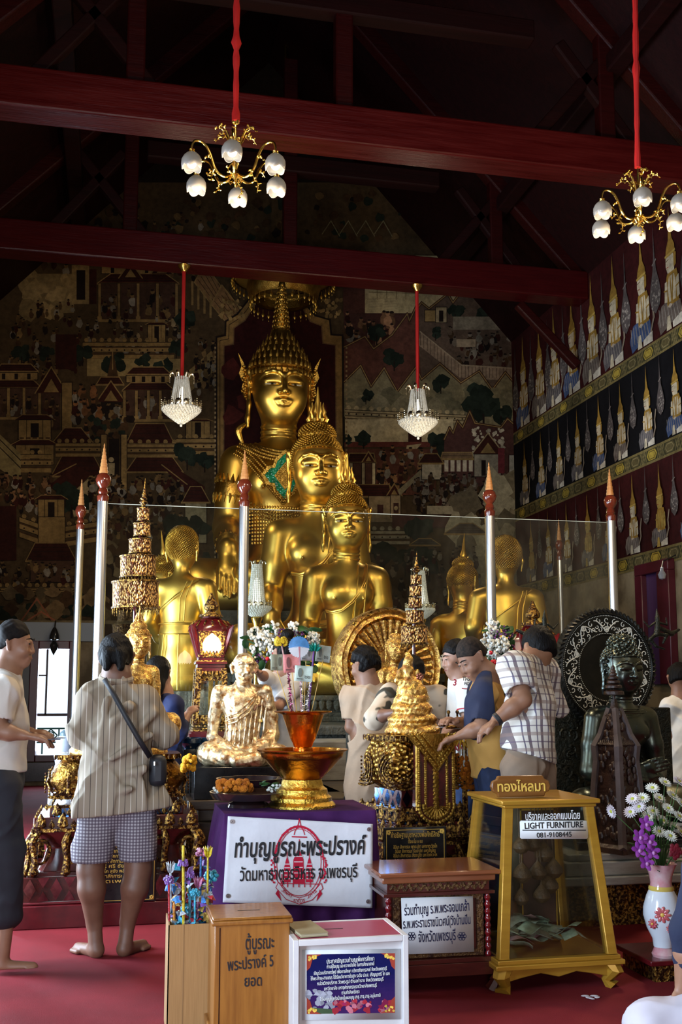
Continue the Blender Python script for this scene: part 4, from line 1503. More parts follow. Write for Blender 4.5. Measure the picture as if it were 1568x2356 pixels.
for px, Y, r in ((232, 9.6, .047), (182, 11.3, .040), (560, 9.6, .047), (1128, 9.6, .047), (1408, 9.6, .045), (1287, 12.6, .036)):
 PX_[px] = post(px, Y, r)
for a, c, Y in ((232, 560, 9.6), (560, 1128, 9.6), (1128, 1408, 9.6)):
 o = MB().bb(PX_[a] + .05, PX_[c] - .05, Y - .004, Y + .004, 1.06, zp - .02).build('glass_pane', glass, gc, sm=0)
 MB().bb(PX_[a] + .05, PX_[c] - .05, Y - .006, Y + .006, zp - .02, zp - .014).build('glass_edge', mat('glass_edge', (.45, .5, .46), rough=.2), gc, sm=0).parent = o
# ---- tiered canopies
def canopy(p0, tiers, spire, foot, label, Y, nfr=34):
 cx, cy = p0
 _q = tiers[-1]
 base = W((_q[0] + _q[1]) / 2 - 4, _q[3] + 300, Y)
 base.z = 0.0
 t = T('tiered_canopy', label, 'ceremonial canopy', base)
 pts = [base] + [W((a + c) / 2, d, Y) for a, c, d, e in tiers[::-1]] 
 MB().tube(pts, [.012] * len(pts), 8).build('pole', redl, t)
 for a, c, d, e in tiers:
  q, w_ = W((a + c) / 2, e, Y), W((a + c) / 2, d, Y)
  r = mpp(q) * (c - a) / 2
  ax = align(q, w_)
  h = (w_ - q).length
  b = MB()
  b.lathe([(r * .97, 0), (r * .965, h)], n=40, M=ax, cap=False)
  b.lathe([(r * .94, h), (r * .93, 0)], n=40, M=ax, cap=False)
  o = b.build('tier', lattice, t)
  b = MB()
  for z in (0, h):
   b.lathe([(r * .95, z - h * .05), (r * 1.02, z - h * .04), (r * 1.03, z + h * .03), (r * .95, z + h * .05)], n=40, M=ax, cap=False)
  b.lathe([(.01, h * .98), (r * .95, h * .96), (r * .95, h * .93), (.01, h * .94)], n=40, M=ax, cap=False)
  b.build('tier_rim', gilt, o)
  b = MB()
  for k in range(nfr):
   an = 2 * PI * k / nfr
   b.lathe([(.001, -.0), (r * .035, -h * .06), (r * .02, -h * .14), (.0005, -h * .26)], n=5, M=ax @ TR(math.cos(an) * r * .98, math.sin(an) * r * .98, -h * .04))
  if c - a > 60:
   b.build('fringe', gilt, o)
 q, w_ = W((tiers[0][0] + tiers[0][1]) / 2, tiers[0][2], Y), W(*spire, Y)
 L = (w_ - q).length
 pr = [(.010, 0), (.012, .1), (.030, .20), (.014, .26), (.026, .32), (.012, .38), (.016, .45), (.009, .52), (.010, .6), (.005, .7), (.001, 1)]
 MB().lathe([(r_, z_ * L) for r_, z_ in pr], n=12, M=align(q, w_)).build('spire', gilt, t)
canopy((0, 0), [(315, 343, 1170, 1198), (307, 346, 1205, 1233), (296, 348, 1242, 1273), (276, 359, 1281, 1328), (258, 366, 1340, 1398)], (334, 1100), None, 'tall five-tiered lattice canopy standing over the left throne', 7.35)
canopy((0, 0), [(944, 970, 1324, 1344), (941, 970, 1349, 1371), (939, 970, 1376, 1398), (933, 975, 1406, 1434), (921, 983, 1443, 1480)], (958, 1268), None, 'slim five-tiered lattice canopy above the gold-leaf mound on the centre throne', 6.98)
# ---- round canopy over the crowned buddha
p = W(652, 640, 15.62)
R = mpp(p) * 118
t = T('hanging_canopy', 'round pierced gold canopy hanging above the tall crown', 'canopy', p)
b = MB()
b.lathe([(R * 1.0, .12), (R * 1.03, .04), (R * 1.0, .0), (R * .97, .04), (R * .97, .12), (R * .6, .30), (R * .2, .42)], n=48, cap=False)
b.build('upper_ring', gilt, t, local=True)
b = MB()
b.lathe([(R * .70, -.10), (R * .72, -.16), (R * .68, -.30), (R * .60, -.36)], n=48, cap=False)
b.lathe([(R * .58, -.36), (R * .67, -.29), (R * .69, -.16)], n=48, cap=False)
b.build('lower_ring', goldd, t, local=True)
b = MB()
b.lathe([(R * .98, .02), (R * .70, -.06), (R * .69, -.12)], n=48, cap=False)
b.build('soffit', mat('canopy_lining', (.30, .17, .03), rough=.4, metal=.6), t, local=True)
for rr, z, n in ((1.0, .0, 46), (.64, -.37, 30)):
 b = MB()
 for k in range(n):
  a = 2 * PI * k / n
  M = TR(math.cos(a) * R * rr, math.sin(a) * R * rr, z)
  b.tube([(0, 0, 0), (0, 0, -.05)], .004, 5, M=M)
  b.lathe([(.001, -.05), (.022, -.075), (.026, -.095), (.012, -.115), (.001, -.13)], n=6, M=M, sy=.4)
  b.ball((0, 0, -.16), (.006, .006, .02), 5, 4, M=M)
 b.build('fringe', gold, t, local=True)
MB().tube([(0, 0, .40), (0, 0, 4.6)], .02, 8).build('hanging_rod', brass, t, local=True)
# ---- disciples and side buddhas
def stand_sd(disciple=True, h=.007):
 s = SD((-.34, -.30, -.16), (.34, .26, 1.02), h)
 s.cap((0, .012, .56), (0, .004, .72), .060, .052, .04)
 s.cap((-.14, .02, .56), (.14, .02, .56), .066, k=.06)
 s.ell((0, .012, .45), (.165, .105, .15), .05)
 s.ell((0, .016, .28), (.135, .095, .16), .06)
 s.chain([(0, .01, .2), (0, .012, .05), (0, .015, -.06)], [.142, .15, .17], .05, fl=((0, 1, 0), 1.25))
 for x in (-1, 1):
  if disciple:
   s.chain([(x * .185, .02, .545), (x * .225, .02, .36), (x * .20, -.10, .24), (x * .05, -.19, .33)], [.068, .058, .048, .035], .02)
  else:
   s.chain([(x * .185, .02, .545), (x * .225, .03, .32), (x * .225, -.02, .06)], [.066, .056, .040], .02)
   s.cap((x * .225, -.02, .06), (x * .225, -.03, -.05), .034, .022, .02)
   s.cap((x * .225, .02, .30), (x * .22, .05, -.1), .045, .06, .02, fl=((1, 0, 0), 2.2))
 s.cut((0, 0, -.13), (0, 0, -1))
 if disciple:
  s.cap((0, -.19, .33), (0, -.2, .43), .035, .02, .02)
  # head with a smooth oval skull
  s.ell((0, .012, .845), (.105, .112, .125), .02)
  s.ell((0, -.015, .79), (.085, .09, .105), .03)
  for x in (-1, 1):
   s.chain([(x * .105, .01, .86), (x * .113, .02, .80), (x * .106, .012, .735)], [.012, .013, .008], .008, fl=((1, 0, 0), 1.3))
 return s
dm = stand_sd(True).mesh('body', gold)
sm_ = stand_sd(False).mesh('body', gold)
rb = MB()
rb.tube([(-.155, .085, .60), (-.02, .135, .50), (.09, .128, .42), (.165, .07, .34)], .0045, 6)
rb.tube([(-.12, .10, .595), (-.085, .128, .48), (-.075, .125, .33)], .004, 6)
rb.tube([(-.09, .115, .59), (-.05, .132, .48), (-.04, .125, .33)], .004, 6)
for z in (.245, .315):
 rb.tube([(.148 * math.sin(a), .016 + .118 * math.cos(a), z) for a in np.linspace(-1.7, 1.7, 17)], .0045, 6)
for x in (-.045, .06):
 rb.tube([(x, .135, .24), (x * 1.1, .152, .08), (x * 1.3, .170, -.12)], .0042, 6)
rm = rb.build('robe_folds', gold)
hb = MB()
curls(hb, (0, .012, .848), (.107, .114, .126), 1300, .0075, .8, lambda p: not (p.y < -.25 and p.z < .35) and p.z > -.80, -.85)
hm_ = hb.build('cropped_hair', hairg, sm=50)
for nm, px, py, Y, u, rz, lab in (('disciple_statue', 419, 1352, 11.0, 345, PI - .5, 'gold robed disciple seen from behind, left beyond the red lantern'), ('disciple_statue', 1163, 1374, 11.2, 345, PI - .15, 'gold robed disciple seen from behind, right behind a silver post')):
 L, S = from_px(px, py, Y, u, .56)
 t = T(nm, lab, 'statue', L)
 for q in (dm, rm, hm_):
  use(q, t)
 t.scale = (S,) * 3
 t.rotation_euler = (0, 0, rz)
 z0 = L[2] - .125 * S
 if z0 > 1.06:
  props(MB().box((L[0], L[1], (1.05 + z0) / 2), (S * .62, S * .6, z0 - 1.05)).build('statue_plinth', stone, bev=.02), 'grey carved plinth under the gold disciple on the ' + ('left' if px < 800 else 'right'), 'plinth')
for px, py, Y, u, rz, lab in ((378, 1382, 12.2, 330, -1.25, 'gold standing buddha turned to the left, peeking out behind the left disciple'), (1064, 1386, 12.0, 330, 2.25, 'gold standing buddha with thin spike, turned away toward the crowned buddha')):
 L, S = from_px(px, py, Y, u, .70)
 t = buddha('standing_buddha', lab, L, S, rz, parts=('head', 'hair', 'eye', 'body'), body=sm_)
 sp = MB().lathe([(.028, .965), (.034, .972), (.02, .985), (.022, 1.0), (.012, 1.03), (.001, 1.14)], (0, .022, .0), 12)
 for k in range(8):
  sp.tube([(.024 * math.cos(k * .785), .022 + .024 * math.sin(k * .785), .975), (.034 * math.cos(k * .785), .022 + .034 * math.sin(k * .785), .99)], [.007, .001], 5)
 o = sp.build('flame_finial', gold, t, local=True)
 o.data.transform(HS)
 z0 = L[2] - .125 * S
 if z0 > 1.06:
  props(MB().box((L[0], L[1], (1.05 + z0) / 2), (S * .55, S * .5, z0 - 1.05)).build('statue_plinth', stone, bev=.02), 'grey plinth under the standing buddha on the ' + ('left' if px < 800 else 'right'), 'plinth')
for q in (dm, sm_, rm, hm_):
 COL.objects.unlink(q)
# ---- lanterns
lampg = mat('lit_lantern_glass', (.9, .8, .6), emit=(1, .86, .66), es=5)
def lantern(px, py, Y, u, label, full=True):
 """px,py: foot centre; u: scale"""
 p = W(px, py, Y)
 t = T('temple_lantern', label, 'lantern', p)
 k = mpp(p) * u
 M = Matrix.Scale(k, 4)
 q = lambda name, m, b, par=None: b.build(name, m, par or t, local=True, bev=.0)
 if full:
  b = MB(M)
  b.box((0, 0, .02), (1.05, .95, .04)); b.box((0, 0, .07), (.95, .85, .06)); b.box((0, 0, .125), (.86, .76, .05))
  q('base', redl, b)
  b = MB(M)
  for z in (.165, .21, .27):
   b.box((0, 0, z), (.80 - (z - .165) * .3, .7 - (z - .165) * .3, .035))
  for i in range(9):
   b.lathe([(.0, 0), (.035, .02), (.03, .06), (0, .1)], (-.32 + .08 * i, -.345, .29), 6)
  q('base_carving', gilt, b)
  b = MB(M)
  for sx in (-1, 1):
   for sy in (-1, 1):
    b.box((0, 0, 0), (.13, .13, 1.25), M=TR(sx * .31, sy * .27, .92) @ RY(-sx * .05))
  b.box((0, 0, .42), (.74, .62, .16)); b.box((0, 0, 1.38), (.62, .54, .22))
  q('post_frame', gilt, b)
  b = MB(M)
  b.box((0, -.20, .9), (.10, .03, .86)); b.box((.13, -.12, .9), (.06, .03, .86))
  q('inner_column', goldd, b)
  b = MB(M).box((0, -.255, .9), (.5, .012, .86))
  q('front_glass', glass, b)
 b = MB(M)
 b.box((0, 0, 1.52), (.66, .58, .06)); b.box((0, 0, 1.60), (.62, .54, .07)); b.box((0, 0, 1.67), (.70, .62, .05)); b.box((0, 0, 1.76), (.58, .50, .10))
 q('capital', redl, b)
 b = MB(M)
 for i in range(8):
  for sy in (-1, 1):
   b.lathe([(.0, 0), (.045, .04), (.035, .12), (0, .18)], (-.26 + .075 * i, sy * .27, 1.78), 6, sy=.5)
   b.lathe([(.0, 0), (.04, -.03), (.035, -.10), (0, -.15)], (-.28 + .08 * i, sy * .30, 1.5), 6, sy=.5)
 b.box((0, 0, 1.71), (.68, .60, .03))
 q('leaf_crown', gilt, b)
 b = MB(M)
 for sx in (-1, 1):
  for sy in (-1, 1):
   b.tube([(sx * .26, sy * .22, 1.80), (sx * .34, sy * .28, 2.1), (sx * .42, sy * .34, 2.42), (sx * .47, sy * .38, 2.52)], [.045, .05, .06, .02], 6)
 b.lathe([(.56, 2.38), (.52, 2.50), (.36, 2.62), (.20, 2.70), (.20, 2.76)], n=8, a0=PI / 8, sy=.85)
 for sy in (-1, 1):
  b.prism([(-.36, 2.45), (-.27, 1.8), (-.20, 1.8), (-.23, 2.1), (-.17, 2.25), (0, 2.38), (.17, 2.25), (.23, 2.1), (.20, 1.8), (.27, 1.8), (.36, 2.45), (0, 2.62)], .05, TR(0, sy * .30, 0) @ RX(PI / 2))
 r_ = q('lantern_head', redl, b)
 b = MB(M)
 for sy in (-1, 1):
  b.prism([(-.31, 2.40), (-.25, 1.85), (-.20, 1.85), (-.21, 2.1), (-.15, 2.22), (0, 2.34), (.15, 2.22), (.21, 2.1), (.20, 1.85), (.25, 1.85), (.31, 2.40), (0, 2.58)], .03, TR(0, sy * .335, 0) @ RX(PI / 2))
 for a in range(16):
  b.tube([(.50 * math.cos(a * PI / 8), .43 * math.sin(a * PI / 8), 2.5), (.36 * math.cos(a * PI / 8), .31 * math.sin(a * PI / 8), 2.63)], .018, 5)
 q('gilt_arch', gilt, b, r_)
 b = MB(M)
 b.lathe([(.18, 1.82), (.24, 2.0), (.27, 2.2), (.22, 2.36)], n=12)
 q('lit_glass', lampg, b)
 b = MB(M)
 b.lathe([(.28, 2.72), (.26, 2.78), (.14, 2.80), (.10, 2.86), (.16, 2.90), (.17, 2.98), (.10, 3.1), (.02, 3.28)], n=12)
 q('roof_finial', gilt, b)
 lamp('lantern_light', p + V((0, -.25 * k - .1, 2.1 * k)), 4, (1, .75, .45), .05)
 return t
lantern(481, 1697, 8.05, 102, 'red and gold carved lantern post, lit, behind the seated gold-leaf monk')
zz = W(481, 1697, 8.05).z
props(MB().box((W(481, 1697, 8.05).x, 8.05, (zz + .645) / 2), (.55, .5, zz - .645)).build('lantern_stand', black, bev=.01), 'black stand under the carved lantern post', 'stand')
p = W(1232, 1697, 8.3)
lantern(1232, 1716, 8.3, 102, 'red and gold lantern, mostly hidden behind the man in the checked shirt')
props(MB().box((p.x, 8.3, .47), (.55, .5, .94)).build('lantern_stand', black, bev=.01), 'black stand of the lantern behind the checked shirt', 'stand')
# ---- standing crystal lamps among the statues
for px, py, Y, rb_, hb_, nm in ((590, 1395, 10.4, 34, 95, 'lit standing crystal lamp right of the second silver post'), (966, 1400, 10.4, 34, 85, 'lit standing crystal lamp behind the slim tiered canopy')):
 p = W(px, py, Y)
 u = mpp(p)
 t = crystal_lamp(p, u * rb_, u * hb_, nm, bs=1.55)
 t.name = 'standing_crystal_lamp'
 t['category'] = 'lamp'
 b = MB()
 z0 = 1.07 - p.z
 b.lathe([(.16, z0), (.15, z0 + .03), (.05, z0 + .06), (.03, z0 + .12), (.05, z0 + .16), (.025, z0 + .2), (.02, -.30), (.045, -.26), (.03, -.2), (.06, -.12), (.03, -.05)], n=16)
 for k in range(6):
  b.tube([(.03 * math.cos(k), .03 * math.sin(k), -.24), (.12 * math.cos(k), .12 * math.sin(k), -.28), (.15 * math.cos(k), .15 * math.sin(k), -.20)], .008, 6)
 b.build('lamp_stem', brass, t, local=True)
# ================================================================ thrones, gold-leaf images, the dark buddha
cgold = mat('deep_carved_gold', (.62, .38, .08), (.20, .09, .015), sc=38, rough=.34, metal=1, bump=1, bsc=38, kind='vor', lo=.2, hi=.6)
dgold = mat('dark_bronze_gold', (.36, .19, .035), (.07, .03, .008), sc=14, rough=.28, metal=1, bump=.6, bsc=40, lo=.38, hi=.6)  # darker, patchier gold than on the other bowl
blkgold = mat('dark_gilt_lacquer', (.10, .012, .010), (.030, .008, .006), sc=14, rough=.22, coat=.5)
mirror = mat('mirror_tile', (.30, .36, .44), (.12, .16, .24), sc=30, rough=.10, metal=1)
mirrorp = mat('pink_mirror_tile', (.40, .20, .22), (.2, .09, .11), sc=30, rough=.12, metal=1)
mirrorb = mat('blue_mirror_tile', (.06, .18, .42), (.03, .07, .2), sc=25, rough=.12, metal=1)
redgem = mat('red_glass_tile', (.55, .015, .015), (.30, .01, .01), sc=30, rough=.10, coat=.6)
def scroll(b, M, s_=1, r=.012, t=1):
 """a C-shaped scroll leg"""
 pts = []
 for i in range(15):
  a = -2.2 + i * .36
  rr = .075 * (1 - i * .035) * s_
  pts.append((t * rr * math.cos(a), 0, rr * math.sin(a) * 1.25))
 b.tube(pts, [r * (.5 + .6 * math.sin(PI * i / 14)) * s_ for i in range(15)], 6, M=M)
 b.ball(pts[-1], r * 1.1 * s_, 6, 5, M=M)
def leafrow(b, w_, d, z, n, h, M):
 for side in range(4):
  L, D = (w_, d) if side % 2 == 0 else (d, w_)
  m = n if side % 2 == 0 else max(3, int(n * d / w_))
  A = M @ RZ(side * PI / 2)
  for i in range(m):
   k = 1.25 if i % 2 == 0 else .7
   b.lathe([(.0, 0), (h * .34 * k, h * .22), (h * .26 * k, h * .6 * k), (0, h * k)], n=6, M=A @ TR(-L / 2 + L * (i + .5) / m, -D / 2, z), sy=.5)
def diamonds(b, w_, d, z0, z1, M, off=.004):
 h = z1 - z0
 for side in range(4):
  L, D = (w_, d) if side % 2 == 0 else (d, w_)
  A = M @ RZ(side * PI / 2)
  m = max(2, round(L / (h * .55)))
  for i in range(m):
   for zz in ((.5,) if i % 2 == 0 else (.02, .98)):
    s_ = L / m * .92
    b.prism([(-s_ / 2, 0), (0, -h * .46), (s_ / 2, 0), (0, h * .46)] if zz == .5 else ([(-s_ / 2, 0), (s_ / 2, 0), (0, h * .42)] if zz < .5 else [(-s_ / 2, 0), (s_ / 2, 0), (0, -h * .42)]), .006, A @ TR(-L / 2 + L * (i + .5) / m, -D / 2 - off, z0 + h * zz) @ RX(PI / 2))
def sqlathe(b, prof, w_, d, M, m=0, e=5.0, n=48):
 """rounded-square turned body"""
 def wob(a, z):
  return (abs(math.cos(a)) ** e + abs(math.sin(a)) ** e) ** (-1 / e)
 b.lathe(prof, n=n, m=m, M=M @ Matrix.Diagonal((w_, d, 1, 1)), wob=wob)
def throne(name, label, c, rz, W_, D_, Z, apron=False, mats_=None):
 """Z: heights of slab, mirror band, legs, rail, upper band, waist, bowl rim"""
 t = T(name, label, 'throne', (c[0], c[1], 0), None, rz)
 A = Matrix.Identity(4)
 z0, z1, z2, z3, z4, z5, z6, z7 = Z
 mp, mq = mats_ or (mirrorp, mirrorb)
 L = dict(par=t, local=True)
 b = MB()
 b.box((0, 0, z0 / 2), (W_ * (1.04 if apron else 1.14), D_ * (1.04 if apron else 1.1), z0))
 b.box((0, 0, z0 + .008), (W_ * 1.05, D_ * 1.05, .016))
 b.build('floor_slab', redl, bev=.006, **L)
 b = MB()
 b.box((0, 0, (z0 + z1) / 2), (W_, D_, z1 - z0))
 b.box((0, 0, z1 + .01), (W_ * .95, D_ * .95, .03))
 sqlathe(b, [(.44, z1), (.40, z1 + (z2 - z1) * .3), (.38, z1 + (z2 - z1) * .6), (.45, z2 - .02), (.46, z2)], W_, D_, A, e=8)
 b.box((0, 0, (z2 + z3) / 2), (W_ * .90, D_ * .90, (z3 - z2)))
 b.box((0, 0, (z3 + z4) / 2), (W_ * .74, D_ * .74, (z4 - z3)))
 b.box((0, 0, (z4 + z5) / 2), (W_ * .52, D_ * .52, (z5 - z4)))
 b.build('tiered_base', blkgold, bev=.005, **L)
 b = MB()
 diamonds(b, W_ * .98, D_, z0 + .018, z1, A)
 b.build('mirror_band', mp, **L)
 b = MB()
 diamonds(b, W_ * .72, D_ * .74, z3, z4 - .012, A)
 diamonds(b, W_ * .50, D_ * .52, z4, z5, A)
 b.build('upper_mirror_band', mq, **L)
 b = MB()
 h = z2 - z1
 for side in range(4):
  LW, D = (W_, D_) if side % 2 == 0 else (D_, W_)
  R = RZ(side * PI / 2)
  for x, s_ in ((-.41, 1), (-.25, 1), (.25, -1), (.41, -1)):
   scroll(b, R @ TR(LW * x, -D * .44, z1 + h * .58), h * 3.6, .012, s_)
   b.tube([(LW * x * 1.02, -D * .44, z1 + h * .98), (LW * x * 1.10, -D * .475, z1 + h * .75), (LW * x * 1.06, -D * .47, z1 + h * .4), (LW * x * 1.08, -D * .48, z1 + h * .1)], [h * .06, h * .09, h * .07, h * .10], 8, M=R, cr=4)
   b.ball((LW * x * 1.08, -D * .485, z1 + h * .09), (h * .12, h * .12, h * .09), 7, 5, M=R)
  b.tube([(-LW * .2, -D * .445, z1 + h * .75), (-LW * .1, -D * .45, z1 + h * .88), (0, -D * .45, z1 + h * .78), (LW * .1, -D * .45, z1 + h * .88), (LW * .2, -D * .445, z1 + h * .75)], h * .035, 6, M=R)
  b.box((0, -D * .45, z2 + .006), (LW * .92, .02, .02), M=R)
  b.box((0, -D * .37, z4 - .004), (LW * .76, .02, .016), M=R)
 b.build('scroll_legs', gilt, **L)
 b = MB()
 leafrow(b, W_ * .88, D_ * .92, z2 + .012, 15, (z3 - z2) * .95, A)
 leafrow(b, W_ * .72, D_ * .78, z3, 11, (z4 - z3) * 1.1, A)
 b.build('gilt_leaf_rows', gilt, **L)
 # the lotus bowl
 b = MB()
 h = z7 - z5
 bw = .34
 sqlathe(b, [(bw * .70, z5), (bw * .80, z5 + h * .04), (bw * 1.02, z5 + h * .16), (bw * 1.12, z5 + h * .38), (bw * 1.10, z5 + h * .6), (bw * .98, z5 + h * .8), (bw * .94, z5 + h * .86), (bw * 1.02, z5 + h * .88), (bw * 1.04, z7)], W_, D_, A, e=6)
 bowl = b.build('lotus_bowl', cgold if apron else dgold, **L)
 b = MB()
 for side in range(4):
  LW, D = (W_, D_) if side % 2 == 0 else (D_, W_)
  R = RZ(side * PI / 2)
  for x in (-1, 1):
   for i in range(4):
    r = (.26 - .05 * i)
    b.tube([(x * LW * (.30 - r * math.sin(a) * .9) * .95, -D * (.395 - .02 * abs(math.cos(a))), z5 + h * (.36 + r * 1.3 * -math.cos(a))) for a in np.linspace(-.4, 2.6, 12)], LW * .010, 6, M=R)
   for i in range(7):
    b.ball((x * LW * .27, -D * .40, z5 + h * (.15 + .07 * i)), LW * .012, 6, 5, M=R)
  for i in range(22):
   b.lathe([(.0, 0), (LW * .011, -h * .03), (LW * .009, -h * .09), (0, -h * .13)], n=5, M=R @ TR(-LW * .33 + LW * .66 * (i + .5) / 22, -D * bw * 1.035, z7), sy=.6)
 b.build('bowl_relief', gilt, bowl, local=True)
 if apron:
  b = MB()
  aw, yf = W_ * .21, -D_ * .43
  zb = z4 - (z4 - z2) * .4
  f = []
  for i in range(9):
   a = PI * i / 8
   f.append((-aw * math.cos(a), zb + aw * .8 - aw * .8 * math.sin(a)))
  f += [(aw * .92, z7 - .02), (-aw * .92, z7 - .02)]
  b.prism(f, .05, TR(0, yf, 0) @ RX(PI / 2))
  ap = b.build('hanging_apron', blkgold, **L)
  b = MB()
  for k in (-1, -.62, .62, 1):
   n = 34
   for i in range(n):
    z = zb + aw * .7 + (z7 - .05 - zb - aw * .7) * i / n
    b.ball((aw * k * .93, yf - .028, z), (aw * .075, .010, .008), 6, 4)
   if abs(k) == 1:
    b.tube([(aw * k, yf - .022, zb + aw * .6), (aw * k * .98, yf - .022, z7 - .03)], .009, 6)
  for i in range(15):
   z = zb + aw * .5 + (z7 - .10 - zb - aw * .5) * i / 14
   b.lathe([(.0, -.02), (aw * .20, 0), (aw * .12, .02), (0, .04)], n=7, M=TR(0, yf - .024, z), sy=.35)
  for a in np.linspace(0, PI, 17):
   for rr in (.95, .7):
    b.ball((-aw * math.cos(a) * rr, yf - .03, zb + aw * .8 - aw * .8 * math.sin(a) * rr), (.012, .012, .012), 6, 5)
  for a in np.linspace(.35, PI - .35, 9):
   b.tube([(-aw * .25 * math.cos(a), yf - .028, zb + aw * .8 - aw * .2 * math.sin(a)), (-aw * .62 * math.cos(a), yf - .03, zb + aw * .8 - aw * .52 * math.sin(a))], [.004, .012], 6)
  v = W_ * .30
  for k in (1.0, .78, .52):
   b.tube([(-v * k, yf - .03, z7 + .012), (0, yf - .034, z7 + .012 - v * 1.15 * k), (v * k, yf - .03, z7 + .012)], .010, 6)
   for i in range(12):
    u = i / 11
    for x in (-1, 1):
     b.ball((x * v * k * .9 * (1 - u), yf - .034, z7 + .006 - v * 1.15 * k * .9 * u), (.009, .009, .009), 6, 4)
  b.prism([(-v, 0), (v, 0), (0, -v * 1.15)], .03, TR(0, yf - .012, z7 + .01) @ RX(PI / 2))
  b.build('apron_beading', goldd, ap, local=True)
 return t
ca = W(268, 1900, 6.72)
throne('ornate_throne', 'wide red and gold throne with mirrored base, in front of the man in striped shirt', (ca.x, 6.76), .0, 1.06, .62, (.13, .285, .54, .62, .68, .72, .72, .975))
cb = W(946, 1800, 5.95)
throne('ornate_throne', 'gilded throne with hanging beaded apron under the gold-leaf mound', (cb.x, 5.98), .30, .60, .56, (.06, .16, .50, .62, .70, .80, .80, 1.105), apron=True, mats_=(redgem, mirrorb))
# gold leaf on the first throne: cushion and a small seated image
k = SD((ca.x - .36, 6.35, .95), (ca.x + .36, 7.2, 1.2), .010)
k.ell((ca.x, 6.76, .98), (.30, .22, .10), .03)
k.ell((ca.x, 6.76, 1.03), (.24, .18, .07), .03)
k.cut((0, 0, .968), (0, 0, -1))
k.rough(.006, 26, 3)
props(k.mesh('gold_leaf_cushion', leafg), 'lumpy gold-leaf cushion on the wide mirrored throne', 'cushion')
L, S = from_px(316, 1545, 6.78, 255, .70)
L = (L[0], L[1], 1.085)
buddha('gold_leaf_buddha', 'small gold-leaf covered buddha on the wide throne, behind the striped shirt', L, S, .25, m=leafg, parts=('body', 'head', 'hair', 'flame'), hm=leafg)
# gold-leaf mound on the second throne
o = W(948, 1690, 5.98)
X0, Y0, Z0_ = o.x, 5.98, 1.105
k = SD((X0 - .26, Y0 - .26, Z0_ - .02), (X0 + .26, Y0 + .26, Z0_ + .52), .006)
for r, z, h in ((.165, .02, .045), (.145, .085, .03), (.125, .15, .03), (.105, .205, .028), (.09, .25, .02)):
 k.ell((X0, Y0, Z0_ + z), (r, r, h + .012), .015)
 k.ell((X0, Y0, Z0_ + z), (r * .86, r * .86, h + .05), .02)
k.ell((X0 - .02, Y0, Z0_ + .30), (.075, .055, .035), .02)
k.cap((X0 - .02, Y0, Z0_ + .29), (X0 - .025, Y0, Z0_ + .375), .048, .036, .02)
for s_ in (-1, 1):
 k.chain([(X0 - .02 + s_ * .052, Y0, Z0_ + .365), (X0 - .02 + s_ * .07, Y0 - .01, Z0_ + .315), (X0 - .02 + s_ * .02, Y0 - .045, Z0_ + .30)], [.018, .016, .012], .01)
k.cap((X0 - .025, Y0, Z0_ + .37), (X0 - .025, Y0, Z0_ + .40), .018, .016, .015)
k.ell((X0 - .025, Y0 - .004, Z0_ + .425), (.030, .032, .036), .015)
k.ell((X0 - .025, Y0, Z0_ + .462), (.015, .015, .018), .012)
k.cut((0, 0, Z0_), (0, 0, -1))
k.rough(.0035, 60, 5)
t = T('gold_leaf_mound', 'lumpy gold-leaf stepped mound with a tiny seated buddha, on the apron throne', 'relic mound', (X0, Y0, Z0_))
k.mesh('mound', leafg, t)
b = MB()
for i in range(5):
 a = i * 1.26
 b.ball((X0 + .03 + .012 * math.cos(a), Y0 - .06, Z0_ + .335 + .012 * math.sin(a)), (.012, .008, .012), 7, 5)
b.build('foil_rose', mat('copper_foil', (.45, .18, .12), rough=.25, metal=1), t)
MB().tube([(X0 - .025, Y0, Z0_ + .47), (X0 - .027, Y0, Z0_ + .54)], .003, 6).build('spike', gilt, t)
# ---- seated monk under gold leaf
def JM(px, py, dy=0.0):
 return np.array(W(px, py, 7.36 + dy))
hc = JM(562, 1536, -.02)
k = SD(JM(545, 1640) - np.array((.36, .42, .42)), JM(560, 1620) + np.array((.36, .30, .46)), .0055)
fw = np.array((.12, -1, 0)) / 1.007
rt = np.array((1, .12, 0)) / 1.007
up = np.array((0, 0, 1))
def HM(a, b, c):
 return hc + rt * a + fw * b + up * c
k.ell(HM(0, -.012, .022), (.078, .092, .082), .02)
k.ell(HM(0, .012, -.03), (.064, .072, .088), .03)
k.ell(HM(0, .055, -.085), (.028, .024, .022), .025)
k.chain([HM(0, .078, .022), HM(0, .098, -.018), HM(0, .104, -.032)], [.010, .012, .017], .012)
for x in (-1, 1):
 k.ell(HM(x * .030, .082, .010), (.018, .012, .009), .008, op='s')
 k.ell(HM(x * .030, .066, .008), (.016, .012, .010), .006)
 k.chain([HM(x * .010, .086, .026), HM(x * .034, .082, .032), HM(x * .056, .062, .022)], [.007, .008, .006], .01)
 k.ell(HM(x * .042, .058, -.028), (.022, .018, .020), .02)
 k.cap(HM(x * .012, .088, -.036), HM(x * .034, .074, -.062), .005, .004, .008)
 k.chain([HM(x * .080, 0, .03), HM(x * .092, -.008, .01), HM(x * .086, 0, -.04)], [.012, .014, .010], .01, fl=(tuple(rt), 1.4))
k.cap(HM(-.026, .076, -.060), HM(.026, .076, -.060), .006, k=.008)
k.cap(HM(-.020, .080, -.0665), HM(.020, .080, -.0665), .003, k=.004, op='s')
k.cap(HM(-.018, .074, -.074), HM(.018, .074, -.074), .008, k=.008)
nb, ch, wa = JM(556, 1592, .02), JM(556, 1625, 0), JM(556, 1700, 0)
k.cap(HM(0, -.01, -.05), nb, .046, .050, .03)
k.cap(JM(508, 1592, .02), JM(606, 1590, .02), .045, k=.05)
k.ell(ch, (.135, .085, .10), .05)
